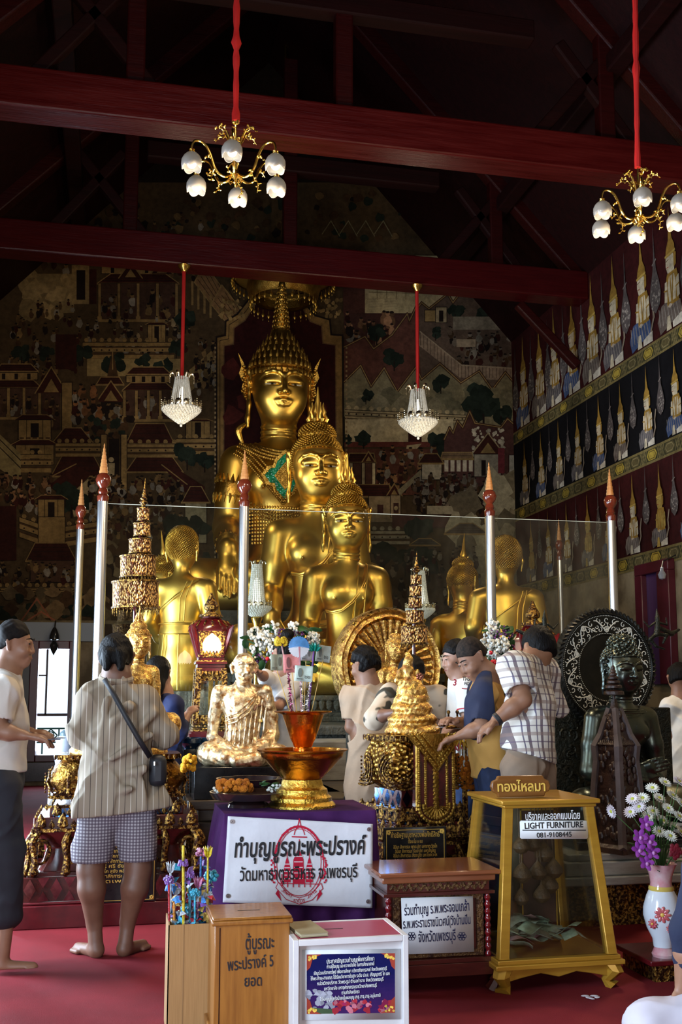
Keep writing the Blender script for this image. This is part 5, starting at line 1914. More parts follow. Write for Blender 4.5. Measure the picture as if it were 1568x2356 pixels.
k.cap(ch, wa, .11, .125, .05, fl=(tuple(fw), 1.25))
k.ell(JM(556, 1728, 0), (.18, .14, .08), .05)
k.chain([JM(502, 1592, .02), JM(493, 1650, .05), JM(488, 1694, .0)], [.046, .043, .036], .02)
k.chain([JM(488, 1694, .0), JM(512, 1716, -.12), JM(542, 1728, -.2)], [.036, .032, .024], .015)
k.ell(JM(556, 1732, -.22), (.045, .03, .018), .015)
k.chain([JM(610, 1592, .02), JM(622, 1650, .03), JM(626, 1692, .0)], [.050, .050, .05], .02)
k.chain([JM(626, 1692, .0), JM(606, 1714, -.12), JM(576, 1730, -.2)], [.05, .04, .026], .015)
k.cap(JM(530, 1735, 0), JM(480, 1732, -.10), .085, .078, .04)
k.cap(JM(590, 1735, 0), JM(640, 1736, -.10), .085, .075, .04)
k.chain([JM(482, 1738, -.12), JM(520, 1745, -.22), JM(560, 1750, -.24)], [.070, .052, .04], .03)
k.chain([JM(636, 1742, -.12), JM(590, 1748, -.26), JM(545, 1752, -.28)], [.065, .048, .036], .03)
k.ell(JM(565, 1752, -.27), (.09, .035, .02), .02)
for i in range(9):          # robe folds over the shoulder and belly
 u = i / 8
 k.chain([JM(520 + 96 * u, 1645 - 45 * u * u, -.085 + .04 * abs(u - .5)), JM(522 + 84 * u, 1680, -.135 + .05 * abs(u - .5)), JM(520 + 80 * u, 1712, -.13 + .05 * abs(u - .5))], [.006, .008, .006], .008)
for i in range(3):
 k.chain([JM(518, 1650 + 9 * i, -.08), JM(545, 1640 + 10 * i, -.125), JM(570, 1618 + 12 * i, -.11), JM(592, 1592 + 8 * i, -.05)], [.006, .008, .008, .006], .008)
k.cut(JM(550, 1765, -.3), (0, 0, -1))
k.rough(.0022, 70, 8)
zl = JM(550, 1765, -.3)[2]
t = T('gold_leaf_monk', 'life-size seated monk statue covered in gold leaf, left of the golden bowls', 'statue', (JM(550, 1760)[0], 7.36, zl))
leafp = mat('bright_gold_leaf', (1.0, .82, .52), (.42, .20, .07), sc=26, rough=.34, metal=.85, bump=.25, bsc=40, lo=.45, hi=.62, r2=.45, detail=8)
k.mesh('body', leafp, t)
props(MB().bb(W(446, 1770, 7.1).x, W(700, 1770, 7.1).x, 7.07, 7.66, .645, zl).build('granite_block', black, bev=.006), 'polished black block under the gold-leaf monk', 'plinth')
# ---- great gold-leaf disc with rays
p = W(890, 1532, 7.75)
t = T('gold_leaf_disc', 'huge round gold-leaf disc with radiating ribs, behind the beige t-shirt', 'halo disc', p)
M = RZ(.22) @ RX(PI / 2)
R = mpp(p) * 133
b = MB()
b.lathe([(R * .97, -.10), (R * 1.0, -.06), (R * 1.0, .05), (R * .95, .085), (R * .90, .06), (R * .84, .075), (R * .78, .03), (R * .30, .02), (R * .28, .05), (.002, .05)], n=72, M=M, wob=lambda a, z: 1 + .006 * math.sin(a * 9) + .004 * math.sin(a * 23 + 1))
b.build('rim', leafg, t, local=True)
b = MB()
for i in range(32):
 a = 2 * PI * i / 32
 b.tube([(R * .30 * math.cos(a), R * .30 * math.sin(a), .04), (R * .55 * math.cos(a), R * .55 * math.sin(a), .05), (R * .79 * math.cos(a), R * .79 * math.sin(a), .055)], [R * .022, R * .045, R * .06], 8, M=M)
b.build('rays', leafg, t, local=True)
MB().box((p.x, 7.95, (.645 + p.z - R * .6) / 2), (.5, .22, p.z - R * .6 - .645)).build('disc_support', leafg, t)
L, S = W(905, 1660, 7.45), mpp(p) * 190
buddha('gold_leaf_buddha', 'small gold-leaf buddha seated before the great ribbed disc', (L.x, 7.40, L.z), S, .1, m=leafg, parts=('body', 'head', 'hair'), hm=leafg)
props(MB().box((L.x, 7.50, (.645 + L.z) / 2), (S * .95, S * .7, L.z - .645)).build('statue_plinth', stone, bev=.01), 'grey base under the small buddha in front of the great disc', 'plinth')
# ---- the dark bronze buddha
DBm = body_sd('teach').mesh('body', bronze, M=Matrix.Diagonal((.93, 1, 1, 1)))
L, S = from_px(1430, 1592, 6.25, 415, .70)
hd2 = hair_mesh('hair', 330, .0095, um=1).build('hair', bronze, sm=50)
hd2.data.transform(HS)
_h, BM.hair = BM.hair, hd2
eyed = mat('dark_eye', (.03, .03, .03), rough=.2)
dbt = buddha('bronze_buddha', 'dark bronze seated buddha in front of the white-scrolled halo', L, S, .10, m=bronze, parts=('body', 'head', 'hair'), body=DBm)
BM.hair = _h
COL.objects.unlink(DBm)
COL.objects.unlink(hd2)
b = MB()
for i in range(3):
 b.tube([((.075 + .014 * i) * math.sin(a) * 1.25, -.012 - (.068 + .014 * i) * math.cos(a), .617 - .010 * i - .012 * math.cos(a)) for a in np.linspace(-1.9, 1.9, 21)], .003, 6)
b.build('neck_rings', bronze, dbt, local=True)
zb = L[2]
# halo
p = W(1392, 1535, 6.95)
R = mpp(p) * 132
M = RZ(.16) @ RX(PI / 2)
th = T('bronze_halo', 'big round black halo with beaded white scrollwork behind the dark buddha', 'halo', p)
b = MB()
b.lathe([(R * .94, -.05), (R * 1.0, -.04), (R * 1.0, .02), (R * .93, .035), (R * .91, .02), (R * .56, .02), (R * .55, .005), (.002, .005)], n=64, M=M)
for i in range(72):
 a = 2 * PI * i / 72
 b.tube([(R * .96 * math.cos(a), R * .96 * math.sin(a), .03), (R * 1.0 * math.cos(a + .05), R * 1.0 * math.sin(a + .05), .025), (R * 1.035 * math.cos(a + .02), R * 1.035 * math.sin(a + .02), 0)], [.010, .012, .004], 5, M=M)
b.build('disc', mat('black_bronze', (.014, .014, .013), (.028, .026, .02), sc=9, rough=.35, metal=.6), th, local=True)
pearl = mat('white_beading', (.80, .76, .64), rough=.3)
b = MB()
for rr, n in ((.895, 170), (.585, 110)):
 for i in range(n):
  a = 2 * PI * i / n
  b.ball((R * rr * math.cos(a), R * rr * math.sin(a), .026), R * .0085, 5, 4, M=M)
b.build('bead_rings', pearl, th, local=True)
b = MB()
def curl(cx, cy, r, a0, turn, n=12, k=.0075):
 pts = []
 for i in range(n):
  u = i / (n - 1)
  a = a0 + turn * u * 5.2
  q = r * (1 - .72 * u)
  pts.append((cx + q * math.cos(a), cy + q * math.sin(a), .026))
 b.tube(pts, R * k, 5, M=M)
for i in range(10):
 A0 = 2 * PI * i / 10
 f = lambda q, a: (R * q * math.cos(A0 + a), R * q * math.sin(A0 + a), .026)
 b.tube([f(.84 - .20 * math.sin(u * PI) ** 2 if i % 2 == 0 else .64 + .20 * math.sin(u * PI) ** 2, u * .628) for u in np.linspace(0, 1, 14)], R * .010, 5, M=M)
 for q, a, r, a0, s_ in ((.80, .10, .055, 0, 1), (.68, .08, .05, 2, -1), (.73, .22, .05, 1, 1), (.82, .30, .06, 4, -1), (.65, .30, .045, 3, 1), (.76, .42, .05, 5, -1), (.82, .50, .05, 1, 1), (.66, .52, .05, 0, -1), (.72, .58, .04, 2, 1)):
  x, y, _ = f(q, a)
  curl(x, y, R * r, a0 + A0, s_)
 x, y, _ = f(.81 if i % 2 else .66, .314)
 b.tube([(x + R * .045 * math.cos(u), y + R * .045 * math.sin(u), .027) for u in np.linspace(0, 2 * PI, 13)[:-1]], R * .007, 5, M=M, closed=True)
 for u in range(4):
  b.tube([(x - R * .045 * math.cos(u * .785), y - R * .045 * math.sin(u * .785), .027), (x + R * .045 * math.cos(u * .785), y + R * .045 * math.sin(u * .785), .027)], R * .005, 4, M=M)
b.build('scrollwork', pearl, th, local=True)
def angel(px, py, flip, par):
 q = W(px, py, 6.9)
 u = mpp(q) * 100
 k = SD((q.x - .75 * u, q.y - .3 * u, q.z - .75 * u), (q.x + .75 * u, q.y + .3 * u, q.z + .75 * u), .014 * u)
 J = lambda x, z, y=0: (q.x + x * u * flip, q.y + y * u, q.z + z * u)
 k.ell(J(0, .22), (.055 * u, .055 * u, .07 * u), .02 * u)
 k.cap(J(0, .27), J(.01, .46), .045 * u, .006 * u, .02 * u)
 k.chain([J(0, .15), J(.0, .02), J(.03, -.14)], [.05 * u, .06 * u, .07 * u], .03 * u)
 k.chain([J(-.07, .12), J(-.24, .08), J(-.22, .24)], [.028 * u, .024 * u, .016 * u], .01 * u)
 k.chain([J(.07, .12), J(.22, .02), J(.34, .15)], [.028 * u, .024 * u, .016 * u], .01 * u)
 k.chain([J(-.03, -.14), J(-.22, -.16), J(-.12, -.34)], [.05 * u, .042 * u, .026 * u], .02 * u)
 k.chain([J(.05, -.14), J(.20, -.26), J(.06, -.42), J(-.15, -.48)], [.05 * u, .045 * u, .03 * u, .02 * u], .02 * u)
 k.chain([J(-.1, .0, .06), J(-.4, -.12, .1), J(-.62, -.02, .14)], [.05 * u, .06 * u, .03 * u], .02 * u)
 k.mesh('winged_figure', bronzed, par)
angel(1512, 1445, -1, th)
angel(1252, 1448, 1, th)
# carved back panel and pedestal
t = T('carved_stele', 'dark carved panel behind the bronze buddha, below the halo', 'panel', (W(1405, 1700, 7.0).x, 7.0, zb))
xa, xb = W(1272, 1700, 7.0).x, W(1542, 1700, 7.0).x
za, zt_ = zb - .02, W(1400, 1628, 7.0).z
MB().bb(xa, xb, 6.98, 7.08, za, zt_).build('panel', bronzed, t, bev=.01)
b = MB()
r_ = random.Random(9)
for i in range(60):
 x, z = r_.uniform(xa + .05, xb - .05), r_.uniform(za + .05, zt_ - .05)
 b.tube([(x + .05 * (1 - u * .7) * math.cos(u * 5 + i), 6.975, z + .05 * (1 - u * .7) * math.sin(u * 5 + i)) for u in np.linspace(0, 1, 8)], .010, 5)
b.build('relief_scrolls', bronzed, t)
px0 = W(1300, 1960, 5.75).x
t = T('image_pedestal', 'pedestal of grey marble and gilt carving under the bronze buddha', 'pedestal', (W(1430, 1900, 6.3).x, 6.4, 0))
x1 = XR - .2
zm = W(1400, 1966, 5.75).z
b = MB()
b.bb(px0, x1, 5.75, 7.2, zm - .12, zm - .04)
b.bb(px0 + .03, x1, 5.78, 7.2, zm - .04, zm)
b.bb(px0 - .03, x1, 5.72, 7.2, zm - .17, zm - .12)
b.build('marble_steps', marble, t, bev=.008)
b = MB()
b.bb(px0 + .06, x1, 5.83, 7.2, 0, zm - .17)
b.build('gilt_body', gilt, t)
b = MB()
for i in range(12):
 x = px0 + .12 + .13 * i
 b.lathe([(.0, .05), (.05, .1), (.045, .2), (.0, .28)], (x, 5.83, 0), 7, sy=.5)
b.build('lotus_row', gilt, t)
b = MB()
b.bb(px0 + .15, x1, 5.92, 7.2, zm, zm + .05)
b.bb(px0 + .19, x1, 5.96, 7.2, zm + .05, zb - .02)
b.build('black_plinth', black, t, bev=.006)
# ---- carved wooden pagoda in front of it
q = W(1446, 1868, 5.72)
t = T('wooden_pagoda', 'dark carved wooden model pagoda standing in front of the bronze buddha', 'model pagoda', (q.x, 5.86, zm))
u = mpp(W(1430, 1700, 5.86)) * .80
woodp = mat('dark_carved_wood', (.055, .026, .018), (.022, .010, .008), sc=12, rough=.3, bump=.4, bsc=40)
greyw = mat('lit_grey_wood', (.13, .10, .10), (.09, .065, .065), sc=10, rough=.45)  # grey colour stands for the light on the pagoda's left face
Z = lambda py: W(1430, py, 5.86).z - zm
M = RZ(.45)
b = MB()
sq = lambda pr: b.lathe([(r * u * 1.414, z) for r, z in pr], n=4, a0=PI / 4, M=M)
sq([(60, 0), (60, .03), (50, .05), (43, Z(1810)), (37, Z(1760)), (37, Z(1735)), (41, Z(1725)), (40, Z(1715)), (34, Z(1712))])
sq([(34, Z(1714)), (27, Z(1690)), (18, Z(1660)), (9, Z(1632)), (5, Z(1608))])
bd_ = b.build('body', woodp, t, local=True, sm=0)
b = MB()
for s_ in (-1, 1):
 for d in (-1, 1):
  pr = [(59, .03), (51, .055), (44, Z(1810)), (38, Z(1750)), (41, Z(1716)), (29, Z(1690)), (20, Z(1660)), (10, Z(1630))]
  b.tube([(s_ * r * u, d * r * u, z) for r, z in pr], [.024] * 4 + [.026] + [.02] * 3, 4, M=M)
b.build('corner_rail', greyw, bd_, local=True, sm=0)
b = MB()
for side in range(4):
 A = M @ RZ(side * PI / 2)
 for i in range(44):
  z = r_.uniform(.08, Z(1640))
  w_ = np.interp(z, [0, Z(1800), Z(1714), Z(1650), Z(1610)], [52, 43, 37, 18, 5]) * u
  x = r_.uniform(-.75, .75) * w_
  b.ball((x, -w_ - .002, z), (.018, .010, .026), 6, 5, M=A)
 for i in range(11):
  b.lathe([(.0, -.01), (.018, .01), (.0, .04)], n=6, M=A @ TR((-35 + 7 * i) * u, -38 * u, Z(1716)))
b.build('relief_carving', woodp, bd_, local=True)
b = MB()
for i, (py, r, h) in enumerate(((1598, 29, 9), (1583, 24, 7), (1572, 19, 6), (1562, 15, 5), (1554, 11, 5), (1546, 8, 4), (1539, 6, 4))):
 b.lathe([(r * u * .5, Z(py) - .006), (r * u, Z(py)), (r * u * .98, Z(py) + h * u), (r * u * .5, Z(py) + h * u + .012)], n=24)
b.lathe([(4 * u, Z(1612)), (5 * u, Z(1600)), (3 * u, Z(1540)), (.5 * u, Z(1515))], n=10)
b.build('umbrella_tiers', woodp, t, local=True)
# ================================================================ offerings, boxes, table in front
purple = mat('purple_velvet', (.075, .018, .10), (.045, .010, .065), sc=5, rough=.85, spec=.15)
white_v = mat('white_vinyl', (.72, .71, .76), (.64, .63, .68), sc=5, rough=.5, bump=.25, bsc=9)
ink = mat('black_ink', (.006, .006, .010), rough=.6)
wht = mat('white_lettering', (.85, .85, .85), rough=.6)
goldp = mat('gold_lettering', (.80, .50, .09), rough=.45)
redp = mat('red_print', (.50, .02, .05), rough=.6)
copper = mat('orange_brass', (.80, .36, .06), (.62, .25, .035), sc=12, rough=.2, metal=1, bump=.12, bsc=40)
brassb = mat('embossed_brass', (.80, .55, .12), (.55, .34, .05), sc=50, rough=.24, metal=1, bump=.5, bsc=55)
oak = mat('yellow_oak', (.33, .125, .020), (.23, .08, .012), sc=3, rough=.35, stretch=(14, 14, 1.2), coat=.3)
paper = mat('white_paper', (.72, .70, .72), (.66, .64, .66), sc=8, rough=.7)
card = mat('brown_cardboard', (.36, .185, .065), (.30, .15, .05), sc=6, rough=.8, stretch=(30, 30, 1))
lacq = mat('black_lacquer', (.012, .010, .012), (.03, .012, .012), sc=6, rough=.18, coat=.5)
paintm = paint_mat('flat_print', .6, 6, .12, 0)
greenl = mat('leaf_green', (.030, .10, .025), (.015, .05, .012), sc=12, rough=.5)
marig = mat('marigold', (.85, .30, .012), (.70, .20, .006), sc=40, rough=.7)
petalw = mat('white_petal', (.80, .80, .74), (.66, .66, .58), sc=30, rough=.6)
def onY(Y, lift=.004):
 return lambda x, y: W(x, y, Y - lift)
def words(body, px, py, Y, wpx, hpx, m, par, bold=.012, name='lettering', lift=.004, tilt=0, slant=0, sy=None):
 o = W(px, py, Y - lift)
 u = mpp(o)
 return text_mesh(body, hpx * u, TR(*o) @ RX(PI / 2) @ RZ(tilt), m, name, par, bold=bold, width=wpx * u if wpx else None, slant=slant)
# ---- purple draped table with the banner and the golden bowls
Yt = 5.06
tl, tr = W(516, 1872, Yt), W(866, 1880, Yt)
zt_ = tl.z
x0, x1, yb_ = tl.x, tr.x, Yt + .52
t = T('draped_table', 'offering table covered to the floor in purple velvet, with the white banner', 'table', ((x0 + x1) / 2, Yt + .26, 0))
per = []
n = 150
for i in range(n):
 u = i / n * 4
 s_ = int(u)
 f = u - s_
 per.append([(x0 + (x1 - x0) * f, Yt, 0, -1), (x1, Yt + (yb_ - Yt) * f, 1, 0), (x1 - (x1 - x0) * f, yb_, 0, 1), (x0, yb_ - (yb_ - Yt) * f, -1, 0)][s_])
vs, fs = [], []
lv = [0, .02, .1, .25, .5, .75, 1]
for k in lv:
 for i, (x, y, nx, ny) in enumerate(per):
  a = k ** .7 * (.028 * math.sin(i * .82) + .02 * math.sin(i * .37 + 1)) + .07 * k * (1.4 if nx < 0 else .45)
  vs.append((x + nx * a, y + ny * a, zt_ * (1 - k) + .004 * k))
for j in range(len(lv) - 1):
 for i in range(n):
  fs.append((j * n + i, (j + 1) * n + i, (j + 1) * n + (i + 1) % n, j * n + (i + 1) % n))
fs.append(tuple(range(n)))
MB().add(vs, fs).build('velvet_cloth', purple, t, sm=60)
MB().bb(x0 + .03, x1 - .03, Yt + .03, yb_ - .03, .05, zt_ - .012).build('table_frame', dwood, t)
Yb_ = Yt - .085
cs = [(524, 1878), (857, 1896), (856, 2089), (512, 2076)]
rn2 = random.Random(2)
def ban(u, v):
 a, b = V((*cs[0], 0)).lerp(V((*cs[1], 0)), u), V((*cs[3], 0)).lerp(V((*cs[2], 0)), u)
 q = a.lerp(b, v)
 return W(q.x, q.y, Yb_ + .0016 * math.sin(u * 19 + v * 4) * (.3 + abs(v - .5)) + .001 * math.sin(v * 14 + u * 6))
t = T('banner', 'white vinyl temple banner with black script and red emblem on the purple table', 'banner', W(690, 2080, Yb_))
MB().grid(44, 26, ban).build('sheet', white_v, t, solid=.0015)
for x, y in ((533, 1890), (848, 1908), (846, 2074), (524, 2061)):
 q = W(x, y, Yb_ - .004)
 b = MB()
 b.lathe([(.004, 0), (.010, 0), (.010, .004), (.004, .004)], n=14, M=TR(*q) @ RX(PI / 2), cap=False)
 b.ball(q, (.0045, .002, .0045), 8, 6)
 b.build('eyelet', chrome, t)
words('ทำบุญบูรณะพระปรางค์', 690, 1951, Yb_, 308, 56, ink, t, .022, 'large_script', .0072, -.006, .12)
words('วัดมหาธาตุวรวิหาร จ.เพชรบุรี', 688, 2010, Yb_, 274, 40, ink, t, .014, 'small_script', .0072, -.004)
E_ = Paint(onY(Yb_, .0034), (0, -1, 0), .0002)
cR = (.50, .015, .045)
for ra, rb_, wd in ((57, 84, 2.2), (51, 77, 1.6)):
 E_.line([(687 + ra * math.cos(a), 1984 + rb_ * math.sin(a)) for a in np.linspace(0, 2 * PI, 44)], wd, cR)
for i in range(40):
 a = -PI * .97 + i / 39 * PI * .94
 E_.blob(687 + 56 * math.cos(a), 1984 + 82 * math.sin(a), 3.2, cR, 6, .4, rnd=rn2)
for s_ in (-1, 1):
 for i in range(12):
  E_.blob(687 + s_ * (58 + rn2.uniform(-3, 6)), 1975 + i * 5, 3, cR, 6, .4, rnd=rn2)
E_.line([(676, 1920), (678, 1912), (684, 1902), (688, 1884), (692, 1902), (698, 1912), (700, 1920)], 2, cR)
E_.line([(672, 1925), (704, 1926)], 3, cR)
E_.line([(688, 1932), (688, 1946)], 2, cR)
for x, y0, y1, w_ in ((660, 1974, 2030, 8), (686, 1956, 2034, 13), (711, 1974, 2030, 8)):
 E_.poly([(x - w_, y1), (x - w_ * .9, y0 + 22), (x - w_ * .4, y0 + 6), (x, y0 - 4), (x + w_ * .4, y0 + 6), (x + w_ * .9, y0 + 22), (x + w_, y1)], cR)
 E_.line([(x, y0 - 14), (x, y0)], 1.6, cR)
 for k in range(5):
  yy = y0 + 14 + k * (y1 - y0 - 14) / 5
  E_.line([(x - w_ * .7, yy), (x + w_ * .7, yy)], 1.8, (.75, .7, .74))
for k in range(6):
 E_.line([(648 + k * 13, 2012), (648 + k * 13, 2040)], 2.4, cR)
E_.line([(642, 2032), (732, 2034)], 2, cR)
E_.poly([(640, 2030), (660, 2056), (688, 2066), (716, 2057), (738, 2032), (742, 2044), (718, 2070), (688, 2080), (658, 2069), (634, 2042)], (.70, .69, .74))
E_.line([(640, 2030), (660, 2056), (688, 2066), (716, 2057), (738, 2032), (742, 2044), (718, 2070), (688, 2080), (658, 2069), (634, 2042)], 1.6, cR, True)
for s_ in (-1, 1):
 E_.poly([(687 + s_ * 48, 2046), (687 + s_ * 54, 2056), (687 + s_ * 40, 2074), (687 + s_ * 44, 2058)], cR)
E_.build('red_emblem', paintm, t)
for i, ch_ in enumerate('วัดมหาธาตุวรวิหาร'):
 pass
for tx, px, py, ti in (('วัดมหา', 660, 2054, -.62), ('ธาตุวร', 688, 2072, 0), ('วิหาร', 716, 2056, .60)):
 words(tx, px, py, Yb_, 27, 13, redp, t, .012, 'ribbon_script', .0076, ti)
Yw = 5.30
cx = W(694, 1870, Yw)
def zpx(py, Y=Yw, px=694):
 return W(px, py, Y).z
u = mpp(W(694, 1760, Yw))
t = T('pedestal_bowl', 'wide golden bowl on a stepped embossed foot, on the purple table', 'bowl', (cx.x, Yw, zt_))
z = lambda py: (1876 - py) * u
b = MB()
b.lathe([(77 * u, 0), (77 * u, 5 * u), (73 * u, 10 * u), (69 * u, 13 * u), (68 * u, 22 * u), (63 * u, 26 * u), (60 * u, 29 * u), (58 * u, 40 * u), (53 * u, 43 * u), (49 * u, 47 * u), (45 * u, 62 * u)], n=56)
b.build('stepped_foot', brassb, t, local=True)
b = MB()
b.lathe([(42 * u, 61 * u), (48 * u, 65 * u), (70 * u, 88 * u), (88 * u, 108 * u), (93 * u, 112 * u), (96 * u, 122 * u), (104 * u, 127 * u), (105 * u, 129.5 * u), (94 * u, 129 * u), (86 * u, 112 * u), (40 * u, 72 * u), (.002, 70 * u)], n=64)
b.build('bowl', copper, t, local=True)
t2 = T('golden_cup', 'tall flared golden cup with banknote sticks, standing in the wide bowl', 'bowl', (cx.x + .004, Yw, zt_ + 70 * u))
b = MB()
b.lathe([(23 * u, 0), (23 * u, 62 * u), (20 * u, 64 * u), (22 * u, 68 * u), (24 * u, 74 * u), (30 * u, 84 * u), (31 * u, 89 * u), (31.5 * u, 90 * u), (48 * u, 138 * u), (52 * u, 140 * u), (66 * u, 143.5 * u), (67 * u, 146 * u), (50 * u, 145 * u), (46 * u, 138 * u), (28 * u, 92 * u), (.002, 90 * u)], n=56)
b.build('cup', copper, t2, local=True)
topc = zt_ + 70 * u + 120 * u
def note(px, py, wpx, hpx, Y, c, tilt, label, num, gr='banknotes clipped to the offering sticks'):
 o = W(px, py, Y)
 k = mpp(o)
 A = TR(*o) @ RY(tilt) @ RX(PI / 2)
 t = T('banknote', label, 'banknote', o, gr)
 w_, h = wpx * k, hpx * k
 b = MB()
 b.grid(9, 5, lambda a, d: A @ V(((a - .5) * w_, (d - .5) * h, .006 * math.sin(a * 7))))
 b.build('note', mat('note_' + num[0], c, tuple(x * .8 for x in c), sc=30, rough=.7), t, solid=.0006)
 if len(num) > 1:
  text_mesh(num[1], h * .34, A @ TR(w_ * .2, -h * .2, .010), ink if num[0] == 'grey' else mat('noteink_' + num[0], tuple(x * .25 for x in c), rough=.6), 'numeral', t, bold=.02, width=w_ * .3)
 b = MB()
 b.prism([(.11 * math.cos(a) * w_ - w_ * .22 * (1 if len(num) > 1 else -1), .3 * math.sin(a) * h + h * .05) for a in np.linspace(0, 2 * PI, 13)[:-1]], .0008, A, c=.009)
 b.prism([(-w_ * .38, -h * .38), (-w_ * .1, -h * .38), (-w_ * .1, -h * .30), (-w_ * .38, -h * .30)], .0008, A, c=.009)
 MB().tube([o + V((0, .004, -h * .4)), V((cx.x + (o.x - cx.x) * .25, Yw, topc - .03))], .002, 5).build('clip_stick', goldp, t)
 b.build('printed_mark', mat('noteink_' + num[0], tuple(x * .35 for x in c), rough=.6), t)
 return t
note(636, 1524, 28, 37, 5.26, (.34, .33, .22), .0, 'small grey-green banknote, leftmost on the sticks above the cup', ('olive',))
note(671, 1526, 40, 42, 5.22, (.75, .24, .22), -.06, 'red hundred banknote in front of the white blouse', ('red', '๑๐๐'))
note(698, 1550, 42, 36, 5.18, (.62, .72, .62), .06, 'pale green twenty banknote, lowest of the notes on the sticks', ('green', '๒๐'))
note(704, 1503, 28, 34, 5.34, (.66, .68, .70), .0, 'white-backed banknote below the blue paper fan', ('grey',))
note(743, 1504, 34, 38, 5.34, (.50, .55, .48), .12, 'grey portrait banknote, rightmost beside the teal paper lotus', ('slate', '๒๐'))
def stick(p, q, r, m, name, par):
 MB().tube([p, q], r, 7).build(name, m, par)
dot = lambda name, c, c2=None, **k: mat(name, c, c2 or tuple(x * .7 for x in c), sc=40, rough=k.get('rough', .5), coat=k.get('coat', 0))
base = V((cx.x, Yw, topc))
tealm, yelm = dot('teal_ribbon', (.01, .30, .22), coat=.5, rough=.2), dot('yellow_petals', (.85, .55, .02))
t = T('yellow_flower_stick', 'stick topped with a yellow paper flower, left in the golden cup', 'offering stick', base)
q = W(646, 1478, 5.24)
stick(base + V((-.02, 0, -.03)), q, .004, dot('pink_straw', (.75, .45, .40)), 'stick', t)
b = MB()
for i in range(60):
 a, c_ = rn2.uniform(0, 6.28), rn2.uniform(-.6, 1)
 b.ball(q + V((.028 * math.cos(a) * (1 - c_ * c_ * .4), .02 * math.sin(a), .024 * c_)), (.009, .008, .008), 6, 4)
b.build('paper_flower', yelm, t)
t = T('blue_fan_stick', 'stick topped with a blue and white paper fan, middle of the golden cup', 'offering stick', base)
q = W(688, 1488, 5.2)
stick(base + V((.0, 0, -.03)), q, .005, dot('pink_straw2', (.72, .32, .35)), 'stick', t)
b, b2 = MB(), MB()
for i in range(26):
 a = 2 * PI * i / 26
 (b if math.sin(a) > -.2 else b2).prism([(0, -.0025), (.052, -.006), (.056, 0), (.052, .006), (0, .0025)], .003, TR(*q) @ RX(PI / 2) @ RZ(a) @ RY(.2))
b.build('blue_fan', dot('blue_paper', (.10, .30, .62)), t)
b2.build('white_fan', paper, t)
t = T('teal_lotus_stick', 'stick topped with a teal paper lotus, right in the golden cup', 'offering stick', base)
q = W(722, 1492, 5.24)
stick(base + V((.025, 0, -.03)), q, .005, dot('violet_straw', (.18, .06, .28)), 'stick', t)
b = MB()
for k_, (n_, r_, h_) in enumerate(((5, .016, .045), (7, .032, .032), (8, .042, .014))):
 for i in range(n_):
  a = 2 * PI * i / n_ + k_ * .4
  b.lathe([(.001, 0), (.010, .012), (.011, .022), (.001, .044)], n=7, M=TR(*q) @ TR(0, 0, -.012) @ RZ(a) @ RY(.25 + .45 * k_), sy=.5)
b.build('paper_lotus', tealm, t)
for px, py, px2, py2, c_, lab in ((663, 1545, 670, 1640, (.22, .01, .06), 'crimson tinsel strand hanging by the white blouse'), (692, 1570, 698, 1655, (.5, .42, .40), 'silver-pink tinsel strand under the green banknote'), (712, 1570, 704, 1655, (.3, .42, .40), 'silver-teal tinsel strand, right of the other two strands')):
 b = MB()
 p, q = W(px, py, 5.22), W(px2, py2, 5.22)
 b.tube([p, q, base + V((0, 0, -.02))], .002, 5)
 for i in range(90):
  w_ = p.lerp(q, rn2.random())
  a = rn2.uniform(0, 6.28)
  b.tube([w_, w_ + V((.012 * math.cos(a), .010 * math.sin(a), rn2.uniform(-.010, .004)))], [.003, .001], 4)
 props(b.build('tinsel_strand', mat('tinsel_' + lab[:6], c_, tuple(x * .4 for x in c_), sc=60, rough=.2, metal=.6)), lab, 'tinsel')
# ---- lacquer trays with flowers, left of the bowls
for px, py, Y, r, lab in ((572, 1826, 5.36, 90, 'maroon lacquer pedestal tray holding marigolds, left of the golden bowls'), (575, 1795, 5.80, 78, 'black lacquer tray behind the marigold tray')):
 p = W(px, py, Y)
 k = mpp(p)
 t = T('lacquer_tray', lab, 'tray', (p.x, Y, zt_ if Y < 5.5 else .645))
 z0 = -(p.z - t.location.z)
 b = MB()
 b.lathe([(r * .55 * k, z0), (r * .52 * k, z0 + .015), (r * .34 * k, z0 * .5), (r * .40 * k, -.035), (r * .92 * k, -.022), (r * .98 * k, 0), (r * k, .012), (r * .96 * k, .012), (r * .9 * k, -.008), (.002, -.010)], (0, 0, -z0), n=48)
 b.build('tray', lacq, t, local=True)
q = W(575, 1795, 5.80)
props(MB().bb(q.x - .13, q.x + .13, 5.68, 5.92, 0, .645).build('tray_stand', black, bev=.01), 'black stand under the rear lacquer tray', 'stand')
q = W(572, 1822, 5.36)
k = mpp(q)
ll = random.Random(5)
t = T('marigold_garland', 'orange marigold garland coiled on the maroon lacquer tray', 'garland', q)
b = MB()
for i in range(60):
 px, py = ll.uniform(502, 578), ll.uniform(1796, 1818)
 w_ = W(px, py, 5.36 + ll.uniform(-.06, .06))
 b.ball(w_, ll.uniform(.012, .019), 9, 6)
b.build('marigolds', mat('marigold_petals', (.85, .28, .01), (.62, .15, .004), sc=60, rough=.7, bump=1, bsc=120), t)
b = MB()
for i in range(26):
 w_ = W(ll.uniform(492, 520), ll.uniform(1804, 1822), 5.36 + ll.uniform(-.05, .05))
 b.ball(w_, .008, 6, 5)
b.build('jasmine', petalw, t)
t = T('jasmine_posy', 'white jasmine with green leaves at the right end of the lacquer tray', 'flowers', W(630, 1818, 5.34))
b = MB()
